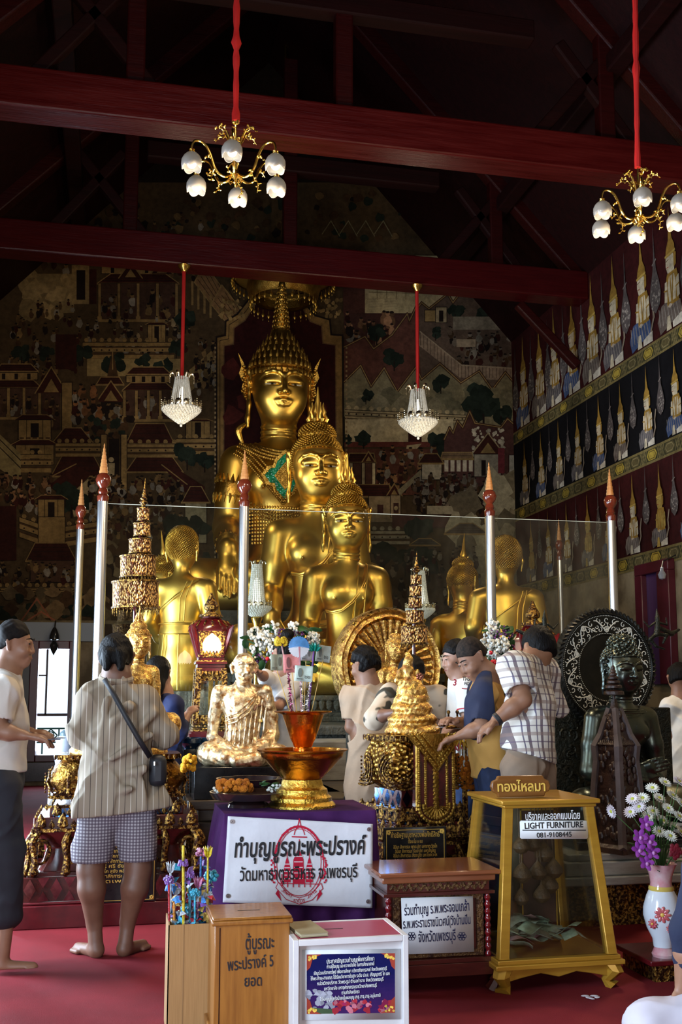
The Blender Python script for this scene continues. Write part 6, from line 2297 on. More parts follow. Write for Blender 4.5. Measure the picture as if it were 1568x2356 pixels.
for i in range(30):
 b.ball(W(ll.uniform(615, 650), ll.uniform(1806, 1822), 5.34 + ll.uniform(-.05, .03)), (.009, .008, .007), 6, 5)
b.build('jasmine', petalw, t)
b = MB()
for i in range(9):
 p = W(ll.uniform(600, 640), ll.uniform(1800, 1818), 5.33)
 b.ball(p, (.022, .008, .006), 8, 5, R=RZ(ll.uniform(-1, 1)) @ RY(ll.uniform(-.6, .6)))
b.build('leaves', greenl, t)
# ---- yellow oak donation box
Yo = 4.10
u = mpp(W(580, 2200, Yo))
xl, xr = W(493, 2200, Yo).x, W(666, 2200, Yo).x
zt = W(580, 2113, Yo).z
t = T('wooden_donation_box', 'small yellow-brown wooden donation box with black handwriting, beside the cardboard box', 'donation box', ((xl + xr) / 2, Yo, 0))
MB().bb(xl, xr, Yo, Yo + .26, .075, zt - .02).build('body', oak, t, bev=.003)
b = MB()
b.bb(xl - .012, xr + .012, Yo - .012, Yo + .272, zt - .022, zt - .004)
b.bb(xl - .008, xr + .008, Yo - .008, Yo + .268, zt - .004, zt + .006)
b.build('lid', oak, t, bev=.005)
b = MB()
b.bb(xl - .012, xr + .012, Yo - .012, Yo + .272, .045, .078)
b.bb(xl + .008, xr - .008, Yo + .006, Yo + .25, 0, .045)
b.build('plinth', oak, t, bev=.005)
MB().bb(xl + .1, xr - .1, Yo + .12, Yo + .128, zt + .0055, zt + .0068).build('coin_slot', ink, t)
MB().bb(xl + .018, xl + .021, Yo - .002, Yo, .08, zt - .03).build('panel_groove', dwood, t)
words('ตู้บูรณะ', 597, 2170, Yo, 66, 42, ink, t, .01, 'handwriting', .002)
words('พระปรางค์ 5', 576, 2217, Yo, 106, 36, ink, t, .01, 'handwriting', .002, .05)
words('ยอด', 582, 2258, Yo, 40, 34, ink, t, .01, 'handwriting', .002)
# ---- cardboard box with candles and foil flowers
Yc = 4.36
xa, xb = W(386, 2200, Yc).x, W(500, 2200, Yc).x
ztc = W(430, 2127, Yc).z
t = T('cardboard_box', 'open tall brown cardboard box full of foil flowers and candles', 'cardboard box', ((xa + xb) / 2, Yc, 0))
b = MB()
dpt = .20
b.bb(xa, xb, Yc, Yc + .005, 0, ztc)
b.bb(xa, xb, Yc + dpt, Yc + dpt + .005, 0, ztc)
b.bb(xa, xa + .005, Yc, Yc + dpt, 0, ztc + .008)
b.bb(xb - .005, xb, Yc, Yc + dpt, 0, ztc)
b.bb(xa, xb, Yc, Yc + dpt, 0, .006)
b.build('carton', card, t)
MB().bb(xa + .06, xa + .063, Yc - .0012, Yc, 0, ztc).build('fold_line', mat('carton_crease', (.25, .13, .05), rough=.9), t)
cols = {'yellow': (.75, .55, .02), 'pink': (.62, .20, .38), 'purple': (.25, .10, .42), 'blue': (.03, .22, .60), 'cyan': (.05, .42, .60), 'white': (.75, .72, .70), 'orange': (.75, .28, .03), 'red': (.55, .03, .04), 'green': (.03, .33, .08), 'silver': (.55, .58, .62), 'gold': (.65, .42, .10)}
for nm_, cc in cols.items():
 mat('foil_' + nm_, cc, tuple(x * .45 for x in cc), sc=35, rough=.25, coat=.5, bump=.5, bsc=60)
sp = [(421, 1945, 'yellow', 'purple', 1985, 'bud', 'tallest yellow candle with a lilac foil flower at the cardboard box'),
   (462, 1962, 'blue', 'pink', 1962, 'ball', 'pink foil rosette on a blue stick, back of the cardboard box'),
   (478, 1962, 'yellow', 'yellow', 1962, 'lotus', 'yellow foil lotus bud on a stick, by the purple cloth'),
   (486, 2018, 'blue', 'cyan', 2018, 'ball', 'large shiny cyan foil flower at the right of the cardboard box'),
   (424, 2012, 'white', 'white', 2012, 'none', 'plain white candle in the middle of the cardboard box'),
   (436, 2015, 'cyan', 'purple', 2012, 'bud', 'light blue candle with a small violet bow'),
   (405, 2048, 'orange', 'orange', 2044, 'ball', 'orange foil pompom at the left of the cardboard box'),
   (392, 1998, 'silver', 'silver', 1998, 'lotus', 'silver foil bud, leftmost and high in the cardboard box'),
   (388, 2028, 'red', 'purple', 2026, 'ball', 'violet and red foil twist at the left rim'),
   (392, 2045, 'cyan', 'blue', 2042, 'bud', 'small blue foil flower low at the left rim'),
   (455, 2035, 'pink', 'pink', 2032, 'lotus', 'pink foil bud right of the light blue candle'),
   (448, 2050, 'cyan', 'cyan', 2055, 'ball', 'pale cyan foil rosette low among the candles'),
   (466, 2060, 'green', 'green', 2062, 'none', 'bright green stick leaning right in the cardboard box'),
   (478, 2070, 'gold', 'silver', 2060, 'bud', 'gold foil twist by the oak box lid'),
   (432, 2040, 'yellow', 'yellow', 2040, 'none', 'thin yellow candle beside the plain white one'),
   (412, 2060, 'purple', 'red', 2068, 'none', 'purple stick at the front left rim'),
   (400, 2075, 'orange', 'orange', 2075, 'none', 'short orange stick at the front left rim'),
   (444, 2080, 'silver', 'silver', 2085, 'bud', 'silver foil twist near the front rim'),
   (415, 2085, 'silver', 'silver', 2085, 'ball', 'crumpled silver foil flower, lowest in the cardboard box')]
for i, (px, py, cs_, cf, fy, kind, lab) in enumerate(sp):
 Y = Yc + .03 + .15 * ((i * 7) % 11) / 11
 p = W(px, py, Y)
 foot = V((xa + .015 + (xb - xa - .03) * min(1, max(0, (px - 386) / 104)), min(Yc + .19, max(Yc + .015, Y)), .01))
 t = T('foil_candle', lab, 'candle', foot, 'candles and foil flowers in the cardboard box')
 stick(foot, p, .006 if kind in ('bud', 'none') else .0045, MATS['foil_' + cs_], 'candle', t)
 if kind != 'none':
  q = W(px, fy, Y - .008)
  b = MB()
  if kind == 'ball':
   r_ = .028 if cf == 'cyan' and px > 470 else .020
   for k_ in range(34):
    a, c_ = ll.uniform(0, 6.28), ll.uniform(-.7, 1)
    b.ball(q + V((r_ * .8 * math.cos(a) * math.sqrt(1 - c_ * c_ * .8), r_ * .8 * math.sin(a) * math.sqrt(1 - c_ * c_ * .8), r_ * .8 * c_)), (r_ * .42, r_ * .3, r_ * .34), 6, 4, R=RZ(a))
  elif kind == 'lotus':
   for k_ in range(8):
    b.lathe([(.001, 0), (.009, .012), (.009, .022), (.0008, .05)], n=6, M=TR(*q) @ TR(0, 0, -.02) @ RZ(k_ * .785) @ RY(.22 + .3 * (k_ % 2)), sy=.4)
  else:
   for k_ in range(12):
    a = k_ * .52
    b.tube([q, q + V((.016 * math.cos(a), .012 * math.sin(a), .010 * math.sin(a * 2))), q + V((.022 * math.cos(a), .016 * math.sin(a), -.012))], [.005, .007, .002], 5)
  b.build('foil_flower', MATS['foil_' + cf], t)
b = MB()
for i in range(150):
 p = V((ll.uniform(xa + .015, xb - .015), ll.uniform(Yc + .02, Yc + .19), ztc + abs(ll.gauss(0, .09)) - .03))
 M = TR(*p) @ RZ(ll.uniform(0, 6)) @ RX(ll.uniform(0, 3))
 b.add([(-.014, 0, -.016), (.012, .004, -.012), (.015, -.005, .014), (-.010, .006, .018), (.002, .012, .002)], [(0, 1, 4), (1, 2, 4), (2, 3, 4), (3, 0, 4)], i % 6, M)
props(b.build('foil_scraps', [MATS['foil_' + q_] for q_ in ('silver', 'red', 'blue', 'gold', 'purple', 'cyan')], sm=0), 'crumpled foil and cellophane scraps between the candles in the cardboard box', 'foil', None, 'stuff')
# ---- white board box with the blue notice, notebook on it
Yn = 4.0
xa, xb = W(674, 2250, Yn).x, W(940, 2250, Yn).x
zt = W(800, 2158, Yn).z
t = T('white_donation_box', 'white board donation box with pink top and framed blue notice, lower centre', 'donation box', ((xa + xb) / 2, Yn, 0))
wb = mat('white_board', (.70, .66, .66), (.62, .58, .58), sc=6, rough=.5)
b = MB()
b.bb(xa, xa + .022, Yn, Yn + .32, 0, zt)
b.bb(xb - .022, xb, Yn, Yn + .32, 0, zt)
b.bb(xa + .022, xb - .022, Yn + .0005, Yn + .018, zt - .022, zt)
b.bb(xa + .022, xb - .022, Yn + .30, Yn + .3195, 0, zt)
b.build('carcass', wb, t, bev=.002)
MB().bb(xa + .02, xb - .02, Yn + .018, Yn + .30, zt - .02, zt - .002).build('pink_top', mat('pink_laminate', (.42, .05, .10), (.36, .04, .085), sc=5, rough=.3), t)
MB().bb(xa + .022, xb - .022, Yn + .03, Yn + .04, .0, zt - .022).build('front_board', wb, t)
MB().bb(xa + .1, xb - .22, Yn + .17, Yn + .176, zt - .003, zt - .001).build('slot', ink, t)
Yp = Yn + .026
P2 = Paint(onY(Yp, .0), (0, -1, 0), .0003)
px0_, px1_, py0_, py1_ = 705, 908, 2196, 2333
MB().add([tuple(W(x, y, Yp + .001)) for x, y in ((695, 2186), (920, 2183), (920, 2345), (694, 2347))], [(0, 1, 2, 3)]).build('notice_mount', paper, t, solid=.002)
n_ = 14
for i in range(n_):
 y0 = py0_ + (py1_ - py0_) * i / n_
 c_ = lerp((.006, .007, .075), (.05, .014, .10), max(0, (i - 4) / 9))
 P2.poly([(px0_, y0), (px1_, y0 - 3), (px1_, y0 + (py1_ - py0_) / n_ - 3), (px0_, y0 + (py1_ - py0_) / n_)], c_, 1)
for i in range(26):
 P2.blob(rn2.uniform(706, 765), rn2.uniform(2280, 2322), rn2.uniform(3, 9), jit((.30, .30, .36), .4), 7, .4, rnd=rn2)
P2.poly([(706, 2318), (770, 2322), (770, 2332), (705, 2333)], (.06, .10, .05))
for i in range(40):
 P2.blob(rn2.uniform(770, 900), rn2.uniform(2302, 2326), rn2.uniform(3, 8), jit(rn2.choice([(.45, .03, .05), (.3, .02, .08), (.5, .15, .2)]), .4), 7, .4, rnd=rn2)
for x in (712, 728, 744):
 P2.poly([(x - 8, 2290), (x, 2280), (x + 8, 2290)], (.42, .42, .5))
for (x, y, sx, sy) in ((705, 2196, 1, 1), (908, 2193, -1, 1), (705, 2333, 1, -1), (908, 2330, -1, -1)):
 P2.poly([(x, y), (x + sx * 34, y), (x + sx * 14, y + sy * 9), (x + sx * 8, y + sy * 30), (x, y + sy * 38)], (.36, .05, .03))
 for i in range(9):
  P2.blob(x + sx * rn2.uniform(3, 22), y + sy * rn2.uniform(3, 16), 3.2, jit((.75, .5, .08), .3), 5, .4, rnd=rn2)
P2.build('blue_notice', paintm, t)
for tx, y, wd, h in (('ประกาศเชิญชวนทำบุญเพื่อการศึกษา', 2209, 112, 14), ('ท่านผู้ใจบุญ และถวายปัจจัย ในการศึกษาสงฆ์', 2221, 112, 11), ('เชิญร่วมบริจาคทรัพย์ เพื่อการศึกษา บริหารกิจการสงฆ์ จังหวัดเพชรบุรี', 2234, 172, 11), ('ให้พระภิกษุ-สามเณร ได้เรียนวิชาการชั้นสูง ระดับ ป.บส. ปริญญาตรี โท เอก', 2246, 186, 11), ('หน่วยวิทยบริการ วัดพระรูป ตำบลท่าราบ จังหวัดเพชรบุรี', 2258, 156, 11), ('มหาวิทยาลัย มหาจุฬาลงกรณราชวิทยาลัยเพชรบุรี', 2271, 124, 11), ('ตามกำลังศรัทธา', 2283, 42, 11), ('ได้ผลบุญในครั้งนี้จงเป็นผลบุญ สาธุ สาธุ สาธุ อนุโมทามิ', 2295, 142, 11)):
 words(tx, 806, y, Yp, wd, h, wht, t, .002, 'notice_script', .003, .012)
t = T('notebook', 'worn beige notebook lying on the corner of the white box', 'notebook', (xa + .05, Yn + .1, zt))
A = TR(W(704, 2140, 4.15).x, Yn + .155, zt) @ RZ(.12)
MB(A).box((0, 0, .0065), (.105, .22, .010)).build('pages', mat('old_paper', (.42, .35, .22), rough=.8), t)
b = MB(A)
b.box((0, 0, .0015), (.11, .225, .003)); b.box((0, 0, .0125), (.11, .225, .002))
b.build('cover', mat('beige_cover', (.34, .28, .16), (.28, .22, .12), sc=12, rough=.7), t)
# ---- maroon carved box with the paper notice
Ym = 4.72
xa, xb = W(890, 2100, Ym).x, W(1126, 2100, Ym).x
zt = W(1000, 2003, Ym).z
t = T('carved_donation_box', 'dark red carved cabinet-like donation box with a handwritten paper notice', 'donation box', ((xa + xb) / 2, Ym, 0))
mah = mat('mahogany', (.085, .016, .010), (.045, .008, .006), sc=4, rough=.25, stretch=(1, 5, 5), coat=.4)
d_ = .32
b = MB()
b.bb(xa - .045, xb + .045, Ym - .04, Ym + d_ + .04, zt - .02, zt)
b.bb(xa - .025, xb + .025, Ym - .02, Ym + d_ + .02, zt - .05, zt - .02)
b.build('top_board', mat('polished_mahogany', (.26, .085, .035), (.19, .055, .022), sc=3, rough=.22, stretch=(1, 6, 6), coat=.5), t, bev=.006)
b = MB()
z1_ = W(1000, 2052, Ym).z
z2_ = W(1000, 2205, Ym).z
b.bb(xa, xb, Ym, Ym + d_, z1_, zt - .05)
b.bb(xa - .02, xb + .02, Ym - .018, Ym + d_ + .018, z1_ - .014, z1_)
b.bb(xa + .022, xb - .022, Ym + .02, Ym + d_, z2_, z1_ - .014)
b.bb(xa - .02, xb + .02, Ym - .018, Ym + d_ + .018, z2_ - .02, z2_)
b.bb(xa - .035, xb + .035, Ym - .03, Ym + d_ + .03, z2_ - .075, z2_ - .02)
b.bb(xa, xb, Ym, Ym + d_, .075, z2_ - .075)
b.build('body', mah, t, bev=.004)
b = MB()
for sx in (xa - .01, xb + .01):
 for sy in (Ym, Ym + d_):
  b.tube([(sx, sy, z2_ - .08), (sx + (.02 if sx > xa + .1 else -.02), sy - .01, .05), (sx, sy, .0)], [.035, .028, .04], 8)
b.build('feet', mah, t)
b = MB()
for sx in (xa + .008, xb - .008):
 b.lathe([(.013 + .003 * math.sin(i * 1.4), z2_ + (z1_ - .014 - z2_) * i / 40) for i in range(41)], (sx, Ym + .006, 0), 10)
b.build('turned_pillars', mat('glossy_maroon', (.16, .008, .012), rough=.15, coat=.5), t)
b = MB()
fx0, fx1 = xa + .03, xb - .03
for (a, c, e, f) in ((fx0, fx1, z1_ - .035, z1_ - .018), (fx0, fx1, z2_ + .004, z2_ + .03), (fx0, fx0 + .03, z2_ + .03, z1_ - .035), (fx1 - .03, fx1, z2_ + .03, z1_ - .035)):
 b.bb(a, c, Ym + .006, Ym + .02, e, f)
for i in range(60):
 x = xa + .02 + (xb - xa - .04) * i / 59
 b.ball((x, Ym - .001, (z1_ + zt - .05) / 2 + .010 * math.sin(i * 1.3)), (.010, .004, .008), 6, 4)
b.bb(xa, xb, Ym - .002, Ym, zt - .056, zt - .052)
b.build('gilt_frame', mat('dull_gilt', (.20, .10, .035), (.05, .018, .01), sc=60, rough=.4, metal=.6, bump=.8, bsc=70), t)
Yq = Ym - .004
MB().add([tuple(W(x, y, Yq)) for x, y in ((922, 2066), (1087, 2062), (1090, 2190), (926, 2196))], [(0, 1, 2, 3)]).build('paper_notice', paper, t, solid=.001)
for tx, y, wd, h, ti in (('ร่วมทำบุญ ร.พ.พระจอมเกล้า', 2091, 156, 30, .03), ('ร.พ.พระรามราชนิเวศน์(วังบ้านปืน', 2122, 162, 28, .02), ('จังหวัดเพชรบุรี', 2155, 90, 32, .01)):
 words(tx, 1005, y, Yq, wd, h, mat('blue_black_ink', (.01, .01, .05), rough=.6), t, .012, 'handwriting', .0025, ti)
E2 = Paint(onY(Yq, .002), (0, -1, 0), .0004)
for x in (946, 1062):
 for k_ in range(6):
  a = k_ * PI / 3
  E2.line([(x + 6 * math.cos(a) + 4 * math.cos(q_), 2154 + 6 * math.sin(a) + 4 * math.sin(q_)) for q_ in np.linspace(0, 6.28, 9)], 1.3, (.01, .01, .05))
 E2.line([(x + 3 * math.cos(q_), 2154 + 3 * math.sin(q_)) for q_ in np.linspace(0, 6.28, 8)], 1.2, (.01, .01, .05))
E2.build('drawn_flowers', paintm, t)
# ---- glass donation case with gold frame and its name board
Yg = 4.62
goldw = mat('gold_painted_wood', (.56, .30, .035), (.46, .23, .025), sc=4, rough=.3, metal=.35, stretch=(1, 1, 6))
zt, zb_ = W(1276, 1842, Yg).z, W(1290, 2212, Yg).z
tx0, tx1, bx0, bx1 = W(1166, 1845, Yg).x, W(1386, 1845, Yg).x, W(1160, 2205, Yg).x, W(1432, 2205, Yg).x
xc_ = (tx0 + tx1) / 2
hw0, hw1 = (tx1 - tx0) / 2, (bx1 - bx0) / 2
D0 = .40
yc_ = Yg + hw1
t = T('glass_donation_case', 'tapering glass donation case framed in gold-painted wood, on cabriole legs', 'donation box', (xc_, yc_, 0))
b = MB()
b.box((xc_, yc_, zt - .011), (hw0 * 2 + .02, hw0 * 2 + .02, .022))
b.box((xc_, yc_, zt - .03), (hw0 * 2 - .01, hw0 * 2 - .01, .016))
b.build('top_board', goldw, t, bev=.006)
for sx in (-1, 1):
 for sy in (-1, 1):
  p, q = V((xc_ + sx * (hw0 - .035), yc_ + sy * (hw0 - .035), zt - .035)), V((xc_ + sx * (hw1 - .025), yc_ + sy * (hw1 - .025), zb_ + .02))
  MB().add([(p.x + dx, p.y + dy, p.z) for dx, dy in ((-.021, -.021), (.021, -.021), (.021, .021), (-.021, .021))] + [(q.x + dx, q.y + dy, q.z) for dx, dy in ((-.024, -.024), (.024, -.024), (.024, .024), (-.024, .024))], [(3, 2, 1, 0), (4, 5, 6, 7), (1, 0, 4, 5), (2, 1, 5, 6), (3, 2, 6, 7), (0, 3, 7, 4)]).build('corner_post', goldw, t, bev=.004)
b = MB()
b.box((xc_, yc_, zb_ + .008), (hw1 * 2 + .02, hw1 * 2 + .02, .02))
b.box((xc_, yc_, zb_ - .012), (hw1 * 2 + .05, hw1 * 2 + .05, .022))
for sy in (-1, 1):
 b.prism([(-hw1, 0), (hw1, 0), (hw1, -.07), (hw1 * .6, -.045), (hw1 * .3, -.03), (0, -.05), (-hw1 * .3, -.03), (-hw1 * .6, -.045), (-hw1, -.07)], .02, TR(xc_, yc_ + sy * (hw1 - .02), zb_ - .02) @ RX(PI / 2))
b.build('base_frame', goldw, t, bev=.004)
for sx in (-1, 1):
 for sy in (-1, 1):
  x, y = xc_ + sx * (hw1 - .03), yc_ + sy * (hw1 - .03)
  MB().tube([(x, y, zb_ - .02), (x + sx * .02, y + sy * .02, zb_ * .6), (x - sx * .01, y - sy * .01, zb_ * .22), (x + sx * .012, y + sy * .012, 0)], [.045, .04, .026, .038], 8).build('leg', goldw, t)
for sx, sy in ((0, -1), (0, 1), (-1, 0), (1, 0)):
 e0, e1 = hw0 - .035, hw1 - .025
 if sy:
  vs = [(xc_ - e0, yc_ + sy * e0, zt - .035), (xc_ + e0, yc_ + sy * e0, zt - .035), (xc_ + e1, yc_ + sy * e1, zb_ + .02), (xc_ - e1, yc_ + sy * e1, zb_ + .02)]
 else:
  vs = [(xc_ + sx * e0, yc_ - e0, zt - .035), (xc_ + sx * e0, yc_ + e0, zt - .035), (xc_ + sx * e1, yc_ + e1, zb_ + .02), (xc_ + sx * e1, yc_ - e1, zb_ + .02)]
 MB().add(vs, [(0, 1, 2, 3)]).build('glass_side', glass, t, solid=.004, sm=0)
def onG(x, y, lift=.0):          # the sloping front glass
 d = ray(x, y)
 e0, e1 = hw0 - .035, hw1 - .025
 p0 = V((0, yc_ - e0, zt - .035))
 nn = V((0, -((zt - .035) - (zb_ + .02)), e1 - e0)).normalized()
 k_ = (p0 - CAM).dot(nn) / d.dot(nn)
 return CAM + d * k_ + nn * lift if nn.y < 0 else CAM + d * k_
sl = math.atan2(hw1 - hw0 + .01, zt - zb_)
def gwords(tx, px, py, wd, h, m, bold, name, lift=.006):
 o = onG(px, py, lift)
 return text_mesh(tx, h * mpp(o), TR(*o) @ RX(PI / 2 - sl), m, name, t, bold=bold, width=wd * mpp(o))
gwords('บริจาคและออกแบบโดย', 1270, 1878, 134, 24, wht, .016, 'sticker_script')
MB().add([tuple(onG(x, y, .005)) for x, y in ((1196, 1888), (1348, 1888), (1351, 1891), (1351, 1927), (1348, 1930), (1198, 1930), (1195, 1927), (1194, 1891))], [tuple(range(8))]).build('white_sticker', wht, t, solid=.0008)
gwords('LIGHT FURNITURE', 1272, 1899, 144, 19, ink, .016, 'sticker_lettering', .0075)
gwords('081-9108445', 1273, 1921, 86, 16, ink, .012, 'sticker_number', .0075)
MB().add([tuple(onG(x, y, .0062)) for x, y in ((1200, 1909), (1346, 1909), (1346, 1911), (1200, 1911))], [(0, 1, 2, 3)]).build('sticker_rule', ink, t)
# name board
q = W(1204, 1818, Yg + .13)
t = T('name_board', 'brown wooden name board with gold letters, on top of the glass case', 'sign', (q.x, Yg + .17, zt))
k = mpp(q)
pts = [(-56, 2), (56, 2), (58, 10), (68, 14), (72, 26), (68, 38), (58, 42), (54, 50), (-54, 50), (-58, 42), (-68, 38), (-72, 26), (-68, 14), (-58, 10)]
MB().prism([(x * k, y * k) for x, y in pts], .03, TR(q.x, Yg + .17, zt) @ RZ(-.03) @ RX(PI / 2 - .06)).build('board', mat('varnished_wood', (.24, .095, .022), (.17, .06, .012), sc=4, rough=.3, stretch=(1, 8, 8), coat=.3), t, bev=.005)
text_mesh('ทองไหลมา', 31 * k, TR(q.x, Yg + .17, zt) @ RZ(-.03) @ RX(PI / 2 - .06) @ TR(0, 24 * k, .018), goldp, 'gold_letters', t, bold=.022, ext=.002, width=116 * k)
# inside the case: dried pods on stems and banknotes
podm = mat('dried_pod', (.14, .065, .022), (.07, .03, .012), sc=18, rough=.6, bump=.5, bsc=30)
for i, (px, py, s_) in enumerate(((1198, 1945, 20), (1225, 1942, 18), (1250, 1962, 22), (1200, 2010, 22), (1236, 2005, 20), (1272, 2000, 22), (1198, 2065, 18), (1245, 2058, 20), (1262, 2035, 22))):
 p = W(px, py, yc_ - .02 + .05 * (i % 3))
 k = mpp(p)
 t = T('dried_pod', ['topmost left dried pod in the glass case, touching the frame', 'dried pod in the top row just left of the largest one', 'pointed dried pod highest on the right in the glass case', 'dried pod in the middle row beside the left gold post', 'dried pod at the centre of the middle row', 'dried pod farthest right in the middle row', 'lowest left dried pod near the banknotes', 'lowest dried pod in the middle above the banknotes', 'dried pod at the right of the bottom row'][i], 'dried pod', p, 'dried pods hanging in the glass case')
 b = MB()
 b.lathe([(.001, -1.0 * s_ * k), (.55 * s_ * k, -.8 * s_ * k), (.95 * s_ * k, -.3 * s_ * k), (.9 * s_ * k, .15 * s_ * k), (.5 * s_ * k, .7 * s_ * k), (.12 * s_ * k, 1.15 * s_ * k), (.001, 1.5 * s_ * k)], n=16, wob=lambda a, z: 1 + .08 * abs(math.sin(a * 2.5)))
 b.build('pod', podm, t, local=True)
 MB().tube([(0, 0, 1.2 * s_ * k), (0, .02, zt - .04 - p.z)], .003, 5).build('string', podm, t, local=True)
q0 = W(1275, 2100, yc_ + hw0 * .8)
t = T('gold_framed_picture', 'dark picture in a thin gold frame leaning inside the glass case', 'picture', q0)
xa, xb = W(1195, 1860, yc_ + .12).x, W(1275, 1860, yc_ + .12).x
za = zb_ + .1
MB().bb(xa, xb, yc_ + .12, yc_ + .13, zb_ + .02, zt - .08).build('picture', mat('dark_print', (.03, .012, .01), (.09, .03, .02), sc=5, rough=.4), t)
b = MB()
for a_ in ((xa, xa + .006, zb_ + .02, zt - .08), (xb - .006, xb, zb_ + .02, zt - .08), (xa, xb, zb_ + .02, zb_ + .028), (xa, xb, zt - .088, zt - .08)):
 b.bb(a_[0], a_[1], yc_ + .115, yc_ + .12, a_[2], a_[3])
b.build('gold_frame', goldw, t)
nc = [((.36, .42, .28), 'green'), ((.42, .46, .36), 'pale green'), ((.5, .26, .26), 'pinkish red'), ((.30, .30, .22), 'olive')]
for i in range(26):
 c_, cn = nc[[0, 1, 0, 3, 1, 2, 0][i % 7]]
 x, y = xc_ + rn2.uniform(-.85, .85) * (hw1 - .12), yc_ + rn2.uniform(-.95, .7) * (hw1 - .12)
 A = TR(x, y, zb_ + .05 + .022 * (i % 4)) @ RZ(rn2.uniform(-1.5, 1.5)) @ RX(rn2.uniform(-.5, .7)) @ RY(rn2.uniform(-.4, .4))
 b = MB(A).grid(7, 4, lambda u, v: V(((u - .5) * .13, (v - .5) * .07, .012 * math.sin(u * 5 + i))))
 props(b.build('banknote', mat('loose_note_' + cn.replace(' ', '_'), c_, tuple(z_ * .6 for z_ in c_), sc=40, rough=.7), solid=.0008), 'folded %s banknote in the pile on the floor of the glass case' % cn, 'banknote', 'banknotes in the glass case')
# ---- porcelain vase with daisies and orchids, lower right
Yv = 4.72
q = W(1526, 2200, Yv)
k = mpp(q)
x2 = W(1590, 2200, Yv).x
t = T('gilt_stand', 'low gilt carved stand with a maroon top under the porcelain vase', 'stand', (q.x, Yv, 0))
MB().box((q.x + .14, Yv + .1, q.z - .012), (.50, .36, .024)).build('top', redl, t, bev=.004)
MB().box((q.x + .14, Yv + .1, (q.z - .024) / 2), (.44, .32, q.z - .024)).build('carved_body', gilt, t)
t = T('porcelain_vase', 'tall white porcelain vase with pink lip and raised red blossoms', 'vase', (q.x, Yv, q.z))
porc = mat('porcelain', (.72, .74, .80), rough=.12, coat=.5)
pinkp = mat('pink_glaze', (.62, .20, .24), (.70, .5, .5), sc=9, rough=.14, coat=.5)
b = MB()
b.lathe([(22 * k, 22 * k), (24 * k, 40 * k), (36 * k, 64 * k), (43 * k, 92 * k), (42 * k, 110 * k), (34 * k, 136 * k), (27 * k, 150 * k)], n=40)
b.build('body', porc, t, local=True)
b = MB().lathe([(25 * k, 0), (27 * k, 6 * k), (24 * k, 12 * k), (20 * k, 22 * k), (22 * k, 25 * k)], n=32)
b.build('foot', pinkp, t, local=True)
b = MB().lathe([(27 * k, 149 * k), (24 * k, 165 * k), (26 * k, 180 * k), (34 * k, 204 * k), (37 * k, 208 * k), (33 * k, 205 * k), (22 * k, 178 * k), (21 * k, 160 * k)], n=32, cap=False, wob=lambda a, z: 1 + (.05 * math.sin(a * 6) if z > 200 * k else 0))
b.build('flared_neck', pinkp, t, local=True)
b = MB().lathe([(28 * k, 147 * k), (29 * k, 152 * k), (27 * k, 158 * k)], n=32, cap=False)
b.build('yellow_band', mat('yellow_glaze', (.62, .45, .10), rough=.15), t, local=True)
for cxp, cz, r_ in ((-.55, 100, 17), (-1.15, 78, 11), (-.1, 70, 10)):
 a = -PI / 2 + cxp * .9
 R_ = 42 * k
 A = TR(R_ * math.cos(a), R_ * math.sin(a), cz * k) @ RZ(a + PI / 2) @ RX(PI / 2)
 b = MB()
 for i in range(9):
  b.ball((r_ * k * .62 * math.cos(i * .7), r_ * k * .62 * math.sin(i * .7), .0), (r_ * k * .5, r_ * k * .26, .006), 8, 5, M=A, R=RZ(i * .7))
 f = b.build('raised_blossom', mat('red_glaze', (.50, .05, .07), (.65, .2, .2), sc=30, rough=.14, coat=.4), t, local=True)
 MB().ball((0, 0, .005), (r_ * k * .28, r_ * k * .28, .006), 8, 5, M=A).build('blossom_centre', goldp, f, local=True)
mouth = V((q.x, Yv, q.z + 200 * k))
ctr = mat('daisy_centre', (.45, .48, .05), rough=.7)
stemm = mat('flower_stem', (.05, .12, .03), rough=.6)
lilac = mat('pale_lilac_petal', (.62, .52, .60), (.75, .70, .72), sc=20, rough=.6)
def daisy_mesh(r=.036):
 b = MB()
 for ring, n_, l, tl_ in ((0, 17, 1.0, .22), (1, 14, .78, .5)):
  for i in range(n_):
   a = 2 * PI * i / n_ + ring * .2
   b.ball((r * l * .58, 0, r * tl_ * .6), (r * l * .45, r * .115, r * .05), 6, 4, M=RZ(a), R=RY(-tl_ * .7))
 return b
dz = [(1500, 1815, 0), (1528, 1802, 0), (1560, 1800, 1), (1478, 1838, 0), (1515, 1838, 0), (1545, 1832, 0), (1566, 1850, 0), (1470, 1858, 1), (1500, 1868, 0), (1535, 1862, 0), (1560, 1880, 0), (1523, 1890, 0), (1548, 1905, 0), (1515, 1915, 0), (1540, 1925, 0), (1562, 1915, 0), (1408, 1866, 1), (1455, 1840, 1), (1490, 1880, 0), (1450, 1870, 1)]
src = None
